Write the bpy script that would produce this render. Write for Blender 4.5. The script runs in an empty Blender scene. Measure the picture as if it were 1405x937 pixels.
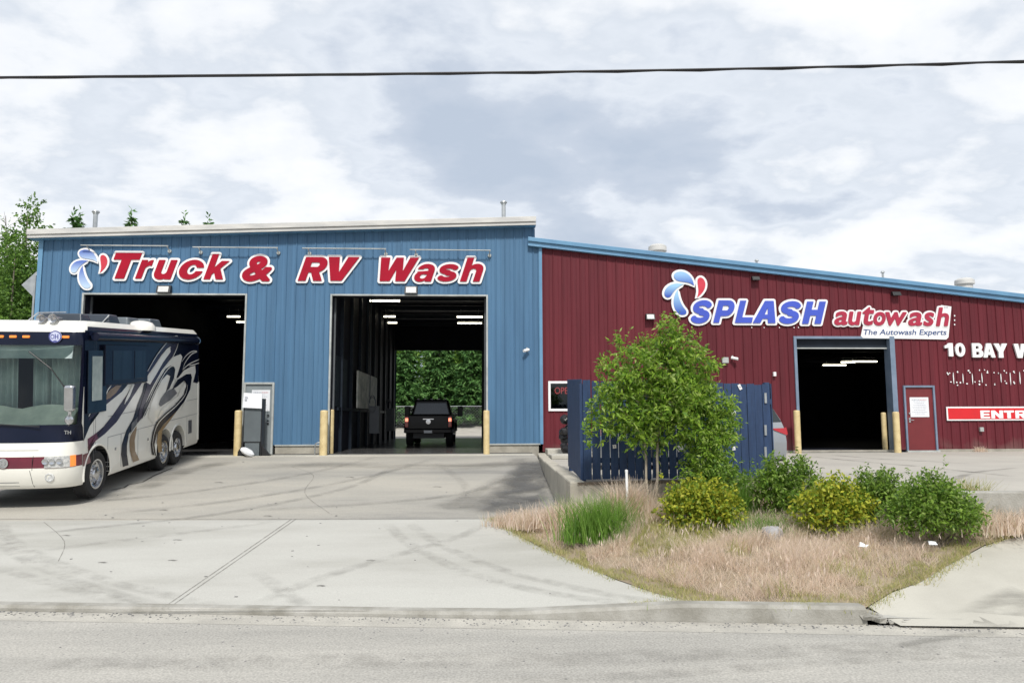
import bpy, bmesh, math, random
import numpy as np
from mathutils import Vector, Matrix, geometry
random.seed(7); rng = np.random.default_rng(11)
sc = bpy.context.scene
COL = sc.collection
R = math.radians
# ------------------------------------------------------------------ camera
FX, CX, CY = 1015.0, 702.5, 468.5
yaw, pit, rol = R(2.8), math.atan(106.5/1015), R(0.2)
CP = np.array([0, 0, 1.0])
fw = np.array([math.sin(yaw)*math.cos(pit), math.cos(yaw)*math.cos(pit), math.sin(pit)])
r0 = np.array([math.cos(yaw), -math.sin(yaw), 0]); u0 = np.cross(r0, fw)
rt = r0*math.cos(rol)-u0*math.sin(rol); up = u0*math.cos(rol)+r0*math.sin(rol)
cam = bpy.data.cameras.new('camera'); co = bpy.data.objects.new('camera', cam); COL.objects.link(co)
m = Matrix(((rt[0], up[0], -fw[0], 0), (rt[1], up[1], -fw[1], 0), (rt[2], up[2], -fw[2], 1.0), (0, 0, 0, 1)))
co.matrix_world = m
cam.sensor_width = 36; cam.lens = FX/1405*36; cam.clip_end = 3000; cam.clip_start = .05
sc.camera = co
# ------------------------------------------------------------------ world
SUN_AZ, SUN_EL = R(178), R(50)
w = bpy.data.worlds.new('World'); sc.world = w; w.use_nodes = True
nt = w.node_tree; nt.nodes.clear()
def N(nt, t, **k):
    n = nt.nodes.new(t)
    for a, b in k.items():
        if a.startswith('i_'):
            n.inputs[int(a[2:]) if a[2:].isdigit() else a[2:].replace('_', ' ')].default_value = b
        else: setattr(n, a, b)
    return n
def L(nt, a, b): nt.links.new(a, b)
def ramp(nt, stops, fac):
    n = N(nt, 'ShaderNodeValToRGB'); e = n.color_ramp.elements
    while len(e) < len(stops): e.new(.5)
    for q, (p, c) in zip(e, stops): q.position = p; q.color = (*c, 1) if len(c) == 3 else c
    L(nt, fac, n.inputs[0]); return n.outputs[0]
out = N(nt, 'ShaderNodeOutputWorld')
sky = N(nt, 'ShaderNodeTexSky', sky_type='NISHITA', sun_disc=False, sun_elevation=SUN_EL, sun_rotation=SUN_AZ)
bg1 = N(nt, 'ShaderNodeBackground', i_Strength=.1); L(nt, sky.outputs[0], bg1.inputs[0])
tc = N(nt, 'ShaderNodeTexCoord'); sp = N(nt, 'ShaderNodeSeparateXYZ'); L(nt, tc.outputs['Generated'], sp.inputs[0])
az = N(nt, 'ShaderNodeMath', operation='ABSOLUTE'); L(nt, sp.outputs[2], az.inputs[0])
ad = N(nt, 'ShaderNodeMath', operation='ADD', i_1=.30); L(nt, az.outputs[0], ad.inputs[0])
cb = N(nt, 'ShaderNodeCombineXYZ')
for k in (0, 1):
    d = N(nt, 'ShaderNodeMath', operation='DIVIDE'); L(nt, sp.outputs[k], d.inputs[0]); L(nt, ad.outputs[0], d.inputs[1]); L(nt, d.outputs[0], cb.inputs[k])
mp = N(nt, 'ShaderNodeMapping'); mp.inputs['Location'].default_value = (4.3, 2.2, 0); mp.inputs['Scale'].default_value = (1, 1.25, 1)
L(nt, cb.outputs[0], mp.inputs[0])
n1 = N(nt, 'ShaderNodeTexNoise', i_Scale=.8, i_Detail=9.0, i_Roughness=.48, i_Distortion=.05); L(nt, mp.outputs[0], n1.inputs['Vector'])
n2 = N(nt, 'ShaderNodeTexNoise', i_Scale=3.4, i_Detail=8.0, i_Roughness=.55, i_Distortion=.1); L(nt, mp.outputs[0], n2.inputs['Vector'])
mx = N(nt, 'ShaderNodeMath', operation='MULTIPLY_ADD', i_1=.36); L(nt, n2.outputs[0], mx.inputs[0])
mu = N(nt, 'ShaderNodeMath', operation='MULTIPLY', i_1=.64); L(nt, n1.outputs[0], mu.inputs[0]); L(nt, mu.outputs[0], mx.inputs[2])
colr = ramp(nt, [(.42, (.95, .96, .97)), (.465, (.86, .885, .92)), (.495, (.69, .74, .81)), (.52, (.75, .795, .86)), (.56, (.56, .62, .715)), (.61, (.49, .56, .665))], mx.outputs[0])
bg2 = N(nt, 'ShaderNodeBackground', i_Strength=1.0); L(nt, colr, bg2.inputs[0])
ms = N(nt, 'ShaderNodeMixShader', i_Fac=.93); L(nt, bg1.outputs[0], ms.inputs[1]); L(nt, bg2.outputs[0], ms.inputs[2])
L(nt, ms.outputs[0], out.inputs[0])
sl = bpy.data.lights.new('sun', 'SUN'); sl.energy = 3.5; sl.angle = R(7); sl.color = (1, .96, .9)
so = bpy.data.objects.new('sun', sl); COL.objects.link(so)
sdir = Vector((math.sin(SUN_AZ)*math.cos(SUN_EL), math.cos(SUN_AZ)*math.cos(SUN_EL), math.sin(SUN_EL)))
so.rotation_euler = (-sdir).to_track_quat('-Z', 'Y').to_euler(); so.location = (0, 0, 30)
vs = sc.view_settings; vs.view_transform = 'Standard'; vs.look = 'None'; vs.gamma = 1; vs.exposure = 0.18; vs.use_curve_mapping = False
sc.render.resolution_x = 1024; sc.render.resolution_y = 682
sc.cycles.max_bounces = 8; sc.cycles.transparent_max_bounces = 12

# ------------------------------------------------------------------ measuring helpers (photo pixel -> a point on a real plane)
def ray(x, y): return fw + rt*((x-CX)/FX) - up*((y-CY)/FX)
def onY(x, y, Y): d = ray(x, y); return CP + d*(Y/d[1])
def onZ(x, y, z): d = ray(x, y); return CP + d*((z-1)/d[2])
WY = 22.5
def W(x, y): p = onY(x, y, WY); return p[0], p[2]
# ------------------------------------------------------------------ material helpers
def mat(name, c, rough=.6, c2=None, scale=3.0, metal=0.0, streak=0.0, base_dirt=0.0, bump=0.0, bscale=40.0, coat=0.0, spec=.5, emit=None, estr=0, stretch=None, detail=6, lo=.35, hi=.65, c3=None, fine=0.0, fscale=120.0):
    M = bpy.data.materials.new(name); M.use_nodes = True; nt = M.node_tree; b = nt.nodes['Principled BSDF']
    b.inputs['Roughness'].default_value = rough; b.inputs['Metallic'].default_value = metal
    b.inputs['Coat Weight'].default_value = coat; b.inputs['Specular IOR Level'].default_value = spec
    if emit: b.inputs['Emission Color'].default_value = (*emit, 1); b.inputs['Emission Strength'].default_value = estr
    g = N(nt, 'ShaderNodeNewGeometry'); pos = g.outputs['Position']
    if stretch:
        mp = N(nt, 'ShaderNodeMapping'); mp.inputs['Scale'].default_value = stretch; L(nt, pos, mp.inputs[0]); pos = mp.outputs[0]
    if c2 is None: c2 = tuple(v*.86 for v in c)
    n = N(nt, 'ShaderNodeTexNoise', i_Scale=scale, i_Detail=float(detail), i_Roughness=.6); L(nt, pos, n.inputs['Vector'])
    st = [(lo, c), (hi, c2)] if c3 is None else [(lo, c), ((lo+hi)/2, c3), (hi, c2)]
    col = ramp(nt, st, n.outputs[0])
    if fine:
        nf = N(nt, 'ShaderNodeTexNoise', i_Scale=fscale, i_Detail=3.0); L(nt, g.outputs['Position'], nf.inputs['Vector'])
        rf = ramp(nt, [(.3, (1-fine,)*3), (.7, (1+fine,)*3)], nf.outputs[0])
        mm = N(nt, 'ShaderNodeMix', data_type='RGBA', blend_type='MULTIPLY'); mm.inputs[0].default_value = 1
        L(nt, col, mm.inputs[6]); L(nt, rf, mm.inputs[7]); col = mm.outputs[2]
    if streak:
        mp2 = N(nt, 'ShaderNodeMapping'); mp2.inputs['Scale'].default_value = (7, 7, .35); L(nt, g.outputs['Position'], mp2.inputs[0])
        ns = N(nt, 'ShaderNodeTexNoise', i_Scale=1.0, i_Detail=5.0); L(nt, mp2.outputs[0], ns.inputs['Vector']); rs = ramp(nt, [(.35, (1-streak,)*3), (.65, (1+streak*.6,)*3)], ns.outputs[0])
        mm = N(nt, 'ShaderNodeMix', data_type='RGBA', blend_type='MULTIPLY'); mm.inputs[0].default_value = 1; L(nt, col, mm.inputs[6]); L(nt, rs, mm.inputs[7]); col = mm.outputs[2]
    if base_dirt:
        sz = N(nt, 'ShaderNodeSeparateXYZ'); L(nt, g.outputs['Position'], sz.inputs[0]); nd = N(nt, 'ShaderNodeTexNoise', i_Scale=2.2, i_Detail=7.0); L(nt, g.outputs['Position'], nd.inputs['Vector'])
        ad_ = N(nt, 'ShaderNodeMath', operation='MULTIPLY_ADD', i_1=-1.6, i_2=1.45); L(nt, nd.outputs[0], ad_.inputs[0]); ad2 = N(nt, 'ShaderNodeMath', operation='ADD'); L(nt, ad_.outputs[0], ad2.inputs[0]); L(nt, sz.outputs[2], ad2.inputs[1])
        fd2 = ramp(nt, [(.35, (base_dirt,)*3), (.95, (0, 0, 0))], ad2.outputs[0]); mm = N(nt, 'ShaderNodeMix', data_type='RGBA'); L(nt, fd2, mm.inputs[0]); L(nt, col, mm.inputs[6]); mm.inputs[7].default_value = (.22, .20, .17, 1); col = mm.outputs[2]
    L(nt, col, b.inputs['Base Color'])
    if bump:
        nb = N(nt, 'ShaderNodeTexNoise', i_Scale=bscale, i_Detail=5.0); L(nt, g.outputs['Position'], nb.inputs['Vector'])
        bp = N(nt, 'ShaderNodeBump', i_Strength=bump, i_Distance=.02); L(nt, nb.outputs[0], bp.inputs['Height']); L(nt, bp.outputs[0], b.inputs['Normal'])
    return M
def leafmat(name, cols, rough=.55, trans=.35, spec=.3):
    M = bpy.data.materials.new(name); M.use_nodes = True; nt = M.node_tree; b = nt.nodes['Principled BSDF']; o = nt.nodes['Material Output']
    g = N(nt, 'ShaderNodeNewGeometry'); st = [(i/max(1, len(cols)-1), c) for i, c in enumerate(cols)]
    col = ramp(nt, st, g.outputs['Random Per Island']); L(nt, col, b.inputs['Base Color'])
    b.inputs['Roughness'].default_value = rough; b.inputs['Specular IOR Level'].default_value = spec
    t = N(nt, 'ShaderNodeBsdfTranslucent'); L(nt, col, t.inputs[0]); ms = N(nt, 'ShaderNodeMixShader', i_Fac=trans)
    L(nt, b.outputs[0], ms.inputs[1]); L(nt, t.outputs[0], ms.inputs[2]); L(nt, ms.outputs[0], o.inputs[0]); return M
def glassmat(name, tint=(.6, .7, .68), dark=.5, rough=.03):
    M = bpy.data.materials.new(name); M.use_nodes = True; nt = M.node_tree; o = nt.nodes['Material Output']; nt.nodes.remove(nt.nodes['Principled BSDF'])
    t = N(nt, 'ShaderNodeBsdfTransparent'); t.inputs[0].default_value = (*[v*dark for v in tint], 1)
    gl = N(nt, 'ShaderNodeBsdfGlossy', i_Roughness=rough); gl.inputs[0].default_value = (.9, .95, 1, 1)
    f = N(nt, 'ShaderNodeFresnel', i_IOR=1.45); ms = N(nt, 'ShaderNodeMixShader')
    L(nt, f.outputs[0], ms.inputs[0]); L(nt, t.outputs[0], ms.inputs[1]); L(nt, gl.outputs[0], ms.inputs[2]); L(nt, ms.outputs[0], o.inputs[0]); return M
def emis(name, c, s):
    return mat(name, (.8, .8, .8), emit=c, estr=s)
# ------------------------------------------------------------------ object helpers
def tag(o, label=None, cat=None, group=None, kind=None):
    if label: o['label'] = label
    if cat: o['category'] = cat
    if group: o['group'] = group
    if kind: o['kind'] = kind
    return o
def thing(name, label, cat, loc=(0, 0, 0), group=None, rot=None):
    o = bpy.data.objects.new(name, None); COL.objects.link(o); o.location = loc; o.empty_display_size = .2
    if rot is not None: o.rotation_euler = rot
    return tag(o, label, cat, group)
def wloc(o):
    v = Vector((0, 0, 0))
    while o is not None: v += o.location; o = o.parent
    return v
SPLIT = {'foundation', 'base_flashing', 'door_track', 'steel_frame', 'column', 'curtain', 'end_cap', 'locker_latch', 'panel_seam', 'locker_seam', 'interior_wall', 'wall_panel', 'roof_beam', 'jamb_lining', 'hanger', 'roof_rail'}
class MB:
    def __init__(s): s.v = []; s.f = []; s.m = []
    def add(s, vs, fs, m=0):
        k = len(s.v); s.v += [tuple(float(c) for c in q) for q in vs]; s.f += [tuple(k+i for i in f) for f in fs]; s.m += [m]*len(fs); return s
    def box(s, x0, x1, y0, y1, z0, z1, m=0):
        return s.add([(x0, y0, z0), (x1, y0, z0), (x1, y1, z0), (x0, y1, z0), (x0, y0, z1), (x1, y0, z1), (x1, y1, z1), (x0, y1, z1)],
                     [(0, 3, 2, 1), (4, 5, 6, 7), (0, 1, 5, 4), (1, 2, 6, 5), (2, 3, 7, 6), (3, 0, 4, 7)], m)
    def hexa(s, p, m=0):   # 8 corners: bottom 4 ccw, top 4
        return s.add(p, [(0, 3, 2, 1), (4, 5, 6, 7), (0, 1, 5, 4), (1, 2, 6, 5), (2, 3, 7, 6), (3, 0, 4, 7)], m)
    def cyl(s, a, b, r1, r2=None, n=12, m=0, cap=True):
        r2 = r1 if r2 is None else r2; a = Vector(a); b = Vector(b); d = (b-a).normalized()
        x = d.orthogonal().normalized(); y = d.cross(x)
        vs = []
        for c, r in ((a, r1), (b, r2)):
            for i in range(n):
                t = 2*math.pi*i/n; vs.append(c+(x*math.cos(t)+y*math.sin(t))*r)
        fs = [(i, (i+1) % n, n+(i+1) % n, n+i) for i in range(n)]
        if cap: fs += [tuple(range(n))[::-1], tuple(range(n, 2*n))]
        return s.add(vs, fs, m)
    def tube(s, pts, r, n=8, m=0):
        for a, b in zip(pts[:-1], pts[1:]): s.cyl(a, b, r, r, n, m)
        return s
    def prism(s, pts, ext, m=0):   # planar polygon (list of 3d) extruded along ext
        n = len(pts); e = Vector(ext); P = [Vector(p) for p in pts]
        return s.add(P+[p+e for p in P], [tuple(range(n))[::-1], tuple(range(n, 2*n))]+[(i, (i+1) % n, n+(i+1) % n, n+i) for i in range(n)], m)
    def lathe(s, c, axis, prof, n=24, m=0):   # prof: (r, h)
        c = Vector(c); d = Vector(axis).normalized(); x = d.orthogonal().normalized(); y = d.cross(x); vs = []
        for r, h in prof:
            for i in range(n):
                t = 2*math.pi*i/n; vs.append(c+d*h+(x*math.cos(t)+y*math.sin(t))*max(r, 1e-4))
        fs = [(j*n+i, j*n+(i+1) % n, (j+1)*n+(i+1) % n, (j+1)*n+i) for j in range(len(prof)-1) for i in range(n)]
        return s.add(vs, fs, m)
    def build(s, name, mats, parent=None, smooth=False, bevel=0.0, local=False, kind=None, recalc=True, seg=2):
        if name in SPLIT and parent is not None and not getattr(s, 'whole', False):
            par = list(range(len(s.v)))
            def fd_(i):
                while par[i] != i: par[i] = par[par[i]]; i = par[i]
                return i
            for f in s.f:
                for q in f[1:]: par[fd_(q)] = fd_(f[0])
            comp = {}
            for f, mi in zip(s.f, s.m): comp.setdefault(fd_(f[0]), []).append((f, mi))
            r_ = None
            for fl_ in comp.values():
                k = MB(); k.whole = True; ids = sorted({i for f, _ in fl_ for i in f}); mp_ = {i: n for n, i in enumerate(ids)}
                k.v = [s.v[i] for i in ids]; k.f = [tuple(mp_[i] for i in f) for f, _ in fl_]; k.m = [mi for _, mi in fl_]
                o = k.build(name, mats, parent, smooth, bevel, local, kind, recalc, seg); r_ = r_ or o
            return r_
        me = bpy.data.meshes.new(name)
        if not isinstance(mats, (list, tuple)): mats = [mats]
        off = Vector((0, 0, 0)) if (local or parent is None) else wloc(parent)
        me.from_pydata([(x-off.x, y-off.y, z-off.z) for x, y, z in s.v], [], s.f)
        for q in mats: me.materials.append(q)
        me.polygons.foreach_set('material_index', s.m)
        if recalc:
            b = bmesh.new(); b.from_mesh(me); bmesh.ops.recalc_face_normals(b, faces=b.faces[:]); b.to_mesh(me); b.free()
        o = bpy.data.objects.new(name, me); COL.objects.link(o); o.parent = parent
        if smooth:
            me.polygons.foreach_set('use_smooth', [True]*len(me.polygons))
            try: me.set_sharp_from_angle(angle=R(38))
            except Exception: pass
        if bevel:
            md = o.modifiers.new('bevel', 'BEVEL'); md.width = bevel; md.segments = seg; md.limit_method = 'ANGLE'; md.angle_limit = R(35)
        if kind: o['kind'] = kind
        return o
def npmesh(name, V, F, mats, parent=None, mi=None, kind=None, off=None):
    me = bpy.data.meshes.new(name); V = np.asarray(V, dtype=np.float32); F = np.asarray(F, dtype=np.int32)
    if off is not None: V = V-np.array(off, dtype=np.float32)
    k = F.shape[1]
    me.vertices.add(len(V)); me.vertices.foreach_set('co', V.ravel())
    me.loops.add(F.size); me.loops.foreach_set('vertex_index', F.ravel())
    me.polygons.add(len(F)); me.polygons.foreach_set('loop_start', np.arange(0, F.size, k, dtype=np.int32)); me.polygons.foreach_set('loop_total', np.full(len(F), k, dtype=np.int32))
    if not isinstance(mats, (list, tuple)): mats = [mats]
    for q in mats: me.materials.append(q)
    if mi is not None: me.polygons.foreach_set('material_index', np.asarray(mi, dtype=np.int32))
    me.update(calc_edges=True)
    o = bpy.data.objects.new(name, me); COL.objects.link(o); o.parent = parent
    if kind: o['kind'] = kind
    return o
def copy_thing(o, loc, label=None):
    c = o.copy(); COL.objects.link(c); c.location = loc
    if label: c['label'] = label
    for ch in list(o.children):
        d = ch.copy(); COL.objects.link(d); d.parent = c
        for g in ch.children:
            e = g.copy(); COL.objects.link(e); e.parent = d
    return c

# ------------------------------------------------------------------ materials
M = {}
M['blue'] = mat('blue_siding', (.072, .160, .268), .5, (.060, .137, .24), .8, spec=.3, stretch=(1, 1, .25), bump=.10, bscale=4, streak=.10, base_dirt=.4)
M['blue_trim'] = mat('blue_trim', (.10, .22, .36), .4, (.12, .27, .42), 2)
M['red'] = mat('red_siding', (.125, .018, .026), .55, (.098, .014, .021), .7, spec=.25, stretch=(1, 1, .3), bump=.10, bscale=4, streak=.14, base_dirt=.3)
M['red_door'] = mat('red_door', (.15, .016, .02), .5)
M['grey_trim'] = mat('pale_trim', (.42, .44, .43), .5, (.30, .32, .31), 3)
M['bluegrey'] = mat('bluegrey_trim', (.17, .22, .30), .45, (.13, .18, .25), 3)
M['roofwhite'] = mat('roof_fascia', (.56, .55, .52), .45, (.42, .42, .41), 1.2, stretch=(1, 1, 6))
M['galv'] = mat('galvanised', (.48, .5, .5), .35, (.36, .38, .39), 5, metal=.7)
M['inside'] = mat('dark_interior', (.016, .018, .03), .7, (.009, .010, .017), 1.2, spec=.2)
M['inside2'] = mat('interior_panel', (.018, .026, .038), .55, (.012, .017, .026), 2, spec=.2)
M['wetfloor'] = mat('wet_floor', (.045, .045, .048), .2, (.09, .09, .088), 2.5, bump=.5, bscale=9)
M['panelwhite'] = mat('interior_white_panel', (.75, .74, .66), .5, (.36, .37, .33), 3)
M['found'] = mat('foundation', (.36, .34, .29), .9, (.24, .225, .19), 2.5, bump=.3)
M['concrete'] = mat('concrete', (.435, .43, .395), .85, (.345, .338, .305), .5, bump=.15, bscale=60, fine=.10, fscale=70, stretch=(.5, 1.3, 1), c3=(.405, .398, .365))
M['kerb'] = mat('kerb_concrete', (.37, .36, .33), .9, (.22, .21, .18), 2.2, bump=.35, fine=.1)
M['sidewalk'] = mat('sidewalk_concrete', (.46, .445, .39), .88, (.37, .355, .31), .6, bump=.15, fine=.07)
M['lot'] = mat('lot_asphalt', (.34, .32, .285), .9, (.40, .38, .335), .5, bump=.2, fine=.12)
M['road'] = mat('road_asphalt', (.385, .37, .335), .92, (.30, .29, .265), .9, bump=.4, bscale=45, fine=.24, fscale=48, stretch=(.3, 1.6, 1))
M['gravel'] = mat('gravel', (.42, .39, .34), .95, (.30, .28, .245), 1.5, bump=.5)
M['dirt'] = mat('dirt', (.30, .24, .17), .95, (.20, .16, .11), 2, bump=.5)
M['white'] = mat('white_paint', (.78, .78, .78), .45, (.70, .70, .70), 2)
M['signred'] = mat('sign_red', (.34, .006, .024), .6, (.29, .006, .022), 2, spec=.15)
M['signred2'] = mat('sign_red_bright', (.60, .012, .018), .4, (.52, .012, .018), 2)
M['signblue'] = mat('sign_blue', (.05, .09, .50), .4, (.045, .08, .44), 2)
M['signcrim'] = mat('sign_crimson', (.36, .018, .05), .4)
M['signnavy'] = mat('sign_navy', (.03, .07, .2), .4)
M['black'] = mat('black_plastic', (.012, .012, .014), .45)
M['rubber'] = mat('tyre_rubber', (.018, .018, .019), .8)
M['chrome'] = mat('chrome', (.62, .63, .65), .2, (.5, .51, .53), 4, metal=1)
M['bollard'] = mat('bollard_paint', (.62, .50, .27), .55, (.50, .385, .19), 6, lo=.4, hi=.7)
M['navyfence'] = mat('fence_navy', (.020, .050, .125), .65, (.013, .034, .088), 5, stretch=(3, 3, .5), bump=.15, bscale=20)
M['greydoor'] = mat('grey_door', (.22, .25, .26), .45, (.18, .205, .215), 3)
M['kiosk'] = mat('kiosk_grey', (.11, .13, .14), .45)
M['paper'] = mat('paper', (.72, .73, .75), .6, (.66, .68, .71), 5)
M['ink'] = mat('faint_print', (.28, .30, .36), .6)
M['inkred'] = mat('faint_red_print', (.5, .2, .22), .6)
M['greyp0'] = mat('dull_track', (.10, .11, .12), .5)
M['wood'] = mat('bark', (.17, .14, .11), .9, (.10, .08, .06), 8, bump=.5)
M['palewood'] = mat('pale_bark', (.32, .28, .22), .85, (.2, .17, .13), 8)
M['tube'] = emis('fluorescent', (1, .93, .72), 5)
M['lensw'] = mat('lamp_lens', (.6, .6, .58), .25, (.5, .5, .5), 8)
M['plate'] = mat('asphalt_patch', (.17, .17, .17), .9, (.25, .245, .235), .7, fine=.12)
M['rock'] = mat('rock', (.36, .36, .37), .85, (.22, .22, .23), 6, bump=.6, bscale=14)
M['apron'] = mat('apron_asphalt', (.37, .35, .305), .92, (.19, .187, .175), .5, bump=.2, fine=.16, fscale=60, stretch=(.3, 1, 1), lo=.40, hi=.70, c3=(.31, .297, .265))
# ================================================================== GROUND
def curbY(x): return 8.15-0.121*x
def joinY(x): return 13.55-0.045*x
def zdrive(x, y):
    c, j = curbY(x), joinY(x)
    if y <= c: return -1.06
    if y <= j: return -1.06+.28*(y-c)/(j-c)
    if y <= 21.7: return -.78+.74*(y-j)/(21.7-j)
    return -.04
def zsurf(px, py, fn, z=-.8):
    for _ in range(30):
        p = onZ(px, py, z); z = .5*z+.5*fn(p[0], p[1])
    return onZ(px, py, z)
def sheet(name, xs, ys, fz, material, kind='structure'):
    V = [(x, y if not callable(y) else y(x), 0) for y in ys for x in xs]
    V = [(x, y, fz(x, y)) for x, y, _ in V]; nx = len(xs)
    F = [(j*nx+i, j*nx+i+1, (j+1)*nx+i+1, (j+1)*nx+i) for j in range(len(ys)-1) for i in range(nx-1)]
    return npmesh(name, V, F, material, kind=kind)
# base terrain to the horizon: street level in front, floor level behind
def zbase(x, y):
    c = curbY(x)
    if y < c+.3: return -1.14
    if y < 20: return -1.14+.98*(y-c-.3)/(20-c-.3)
    return -.12
gx = [-900, -300, -100, -40, -20, -10, -5, 0, 5, 10, 20, 40, 100, 300, 900]
gy = [-600, -200, -60, -20, 0, 5] + [lambda x, k=k: curbY(x)+.3+k for k in (0, 2, 4, 6, 8, 10)] + [20.5, 24, 42, 60, 100, 300, 1200]
def zb(x, y):
    return zbase(min(max(x, -40), 40), y)
gy = [-600, -200, -60, -20, -5, 3, 8.6, 11, 14, 17, 20, 24, 42, 60, 100, 300, 1400]
sheet('ground', gx, gy, lambda x, y: -1.25 if y < 21 else -.16, M['dirt'])
# road
sheet('road', list(np.linspace(-60, 60, 25)), [-14, -8, -3, 0, 2, 4, 6, lambda x: curbY(x)-.38], lambda x, y: -1.101, M['road'])
gut = MB()
for x0, x1 in zip(np.linspace(-60, 60, 61)[:-1], np.linspace(-60, 60, 61)[1:]):
    a, b = curbY(x0), curbY(x1)
    gut.add([(x0, a-.40, -1.099), (x1, b-.40, -1.099), (x1, b, -1.109), (x0, a, -1.109)], [(0, 1, 2, 3)])
M['gutter'] = mat('gutter_concrete', (.44, .42, .37), .92, (.34, .325, .29), 2.5, bump=.3, fine=.16, fscale=60)
tag(gut.build('gutter', M['gutter']), kind='structure')
# driveway concrete and asphalt apron
sheet('driveway', list(np.linspace(-40, 5, 46)), [lambda x, t=t: curbY(x)+.08+(joinY(x)-curbY(x)-.08)*t for t in np.linspace(0, 1, 9)], lambda x, y: zdrive(x, y), M['concrete'])
sheet('asphalt_apron', list(np.linspace(-40, 1.75, 42)), [lambda x, t=t: joinY(x)+(21.7-joinY(x))*t for t in np.linspace(0, 1, 9)], lambda x, y: zdrive(x, y)-.006, M['apron'])
slab = MB(); slab.box(-13.3, 1.72, 21.7, 22.44, -.3, -.025)
tag(slab.build('entrance_slab', M['sidewalk'], bevel=.01), kind='structure')
# left of the drive, further yard
sheet('yard', [-400, -100, -40.02], [9, 14, 22, 40, 80], lambda x, y: max(-1.05, min(-.1, -1.05+.95*(y-9)/12)), M['gravel'])
sheet('yard_side', [-40, -13.35], [21.71, 30, 60], lambda x, y: -.05, M['gravel'])
# behind the building
sheet('gravel_yard', [-120, -40, 0, 40, 120], [39.9, 50, 60], lambda x, y: -.03+.000*(y-40), M['gravel'])
sheet('gravel_bank', [-160, -40, 0, 40, 160], [60, 66, 80, 140], lambda x, y: {60: -.03, 66: .5, 80: .75, 140: .9}[y], M['gravel'])
# right-hand lot
lotpoly = [onZ(1345, 677, -.05)[:2], (9.2, 9.55), (40, 5.6), (60, 3.5), (60, 22.44), (1.95, 22.44), (1.8, 12.62), (5.2, 13.1)]
def cdt(poly, step=None, fz=None, name='x', material=None, kind='structure', jitter=0):
    pts = [Vector((float(a), float(b))) for a, b in poly]; n = len(pts); inside = []
    if step:
        xs = [p.x for p in pts]; ys = [p.y for p in pts]
        y = min(ys)+step/2
        while y < max(ys):
            x = min(xs)+step/2
            while x < max(xs):
                if pin(x, y, poly): inside.append(Vector((x, y)))
                x += step
            y += step
    v, e, f, *_ = geometry.delaunay_2d_cdt(pts+inside, [], [list(range(n))], 1, 1e-5)
    me = bpy.data.meshes.new(name); me.from_pydata([(q.x, q.y, fz(q.x, q.y)) for q in v], [], f)
    me.materials.append(material); o = bpy.data.objects.new(name, me); COL.objects.link(o)
    b = bmesh.new(); b.from_mesh(me); bmesh.ops.recalc_face_normals(b, faces=b.faces[:]); b.to_mesh(me); b.free()
    if kind: o['kind'] = kind
    return o
def pin(x, y, poly):
    c = False; n = len(poly); j = n-1
    for i in range(n):
        xi, yi = poly[i][0], poly[i][1]; xj, yj = poly[j][0], poly[j][1]
        if (yi > y) != (yj > y) and x < (xj-xi)*(y-yi)/(yj-yi)+xi: c = not c
        j = i
    return c
cdt(lotpoly, None, lambda x, y: -.05, 'parking_lot', M['lot'])
# right-hand driveway slab rising from the street
def zslab(x, y):
    c = curbY(x)+.02
    return -1.085+max(0, y-c)*.215
slabpx = [(1236, 858), (1212, 845), (1192, 832), (1225, 812), (1262, 799), (1300, 776), (1350, 749), (1408, 731)]
slabpts = [tuple(zsurf(a, b, zslab)[:2]) for a, b in slabpx]
slabpts = slabpts+[(7.6, 9.5), (13, 9.0), (13, curbY(13)+.02)]
cdt(slabpts, .5, lambda x, y: min(zslab(x, y), -.06), 'sidewalk_slab', M['sidewalk'])
# island of dry grass
drv = [tuple(zsurf(a, b, zdrive)[:2]) for a, b in [(672, 712), (690, 723), (740, 750), (800, 776), (850, 797), (900, 814), (960, 828)]]
def curbtop(x): return -1.06+.02+.105*max(0, min(1, (x-.4)/1.8))
CE = 4.02     # where the kerb ends
cin = [(x, curbY(x)+.17) for x in (1.75, 2.3, 3, 3.6, CE-.02)]
island = drv+cin+slabpts[2:8]+[(7.6, 9.5), (9.2, 9.55), tuple(onZ(1345, 677, -.05)[:2]), (6.3, 10.7), (5.6, 12.3), (5.25, 12.86), (1.75, 12.32), (1.2, 13.0)]
def dist_poly(x, y, line):
    d = 1e9
    for (ax, ay), (bx, by) in zip(line[:-1], line[1:]):
        vx, vy = bx-ax, by-ay; t = max(0, min(1, ((x-ax)*vx+(y-ay)*vy)/(vx*vx+vy*vy)))
        d = min(d, math.hypot(x-ax-t*vx, y-ay-t*vy))
    return d
def sst(t): t = max(0, min(1, t)); return t*t*(3-2*t)
def zisl(x, y):
    c = curbY(x)+.17
    plane = -.93+.50*max(0, y-c)/4.2
    plane = min(plane, -.09)
    dl = dist_poly(x, y, [(5.25, 12.86), (6.5, 9.95), (9.2, 9.5)]); plane += (max(plane, -.12-.35*dl)-plane)*sst((x-6.35)/.45)
    d = dist_poly(x, y, [drv[0], (1.2, 13.0)][::-1]+drv[1:])
    z = zdrive(x, y)+.01+(plane-zdrive(x, y)-.01)*sst(d/1.5)
    ds = dist_poly(x, y, slabpts[2:8]+[(7.6, 9.5)])
    dd_ = .9 if x < 6.2 else .4
    if ds < dd_: z = zslab(x, y)+.01+(z-zslab(x, y)-.01)*sst(ds/dd_)
    return z
cdt(island, .22, lambda x, y: zisl(x, y)+random.uniform(-.01, .01), 'island_soil', M['dirt'])
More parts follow.
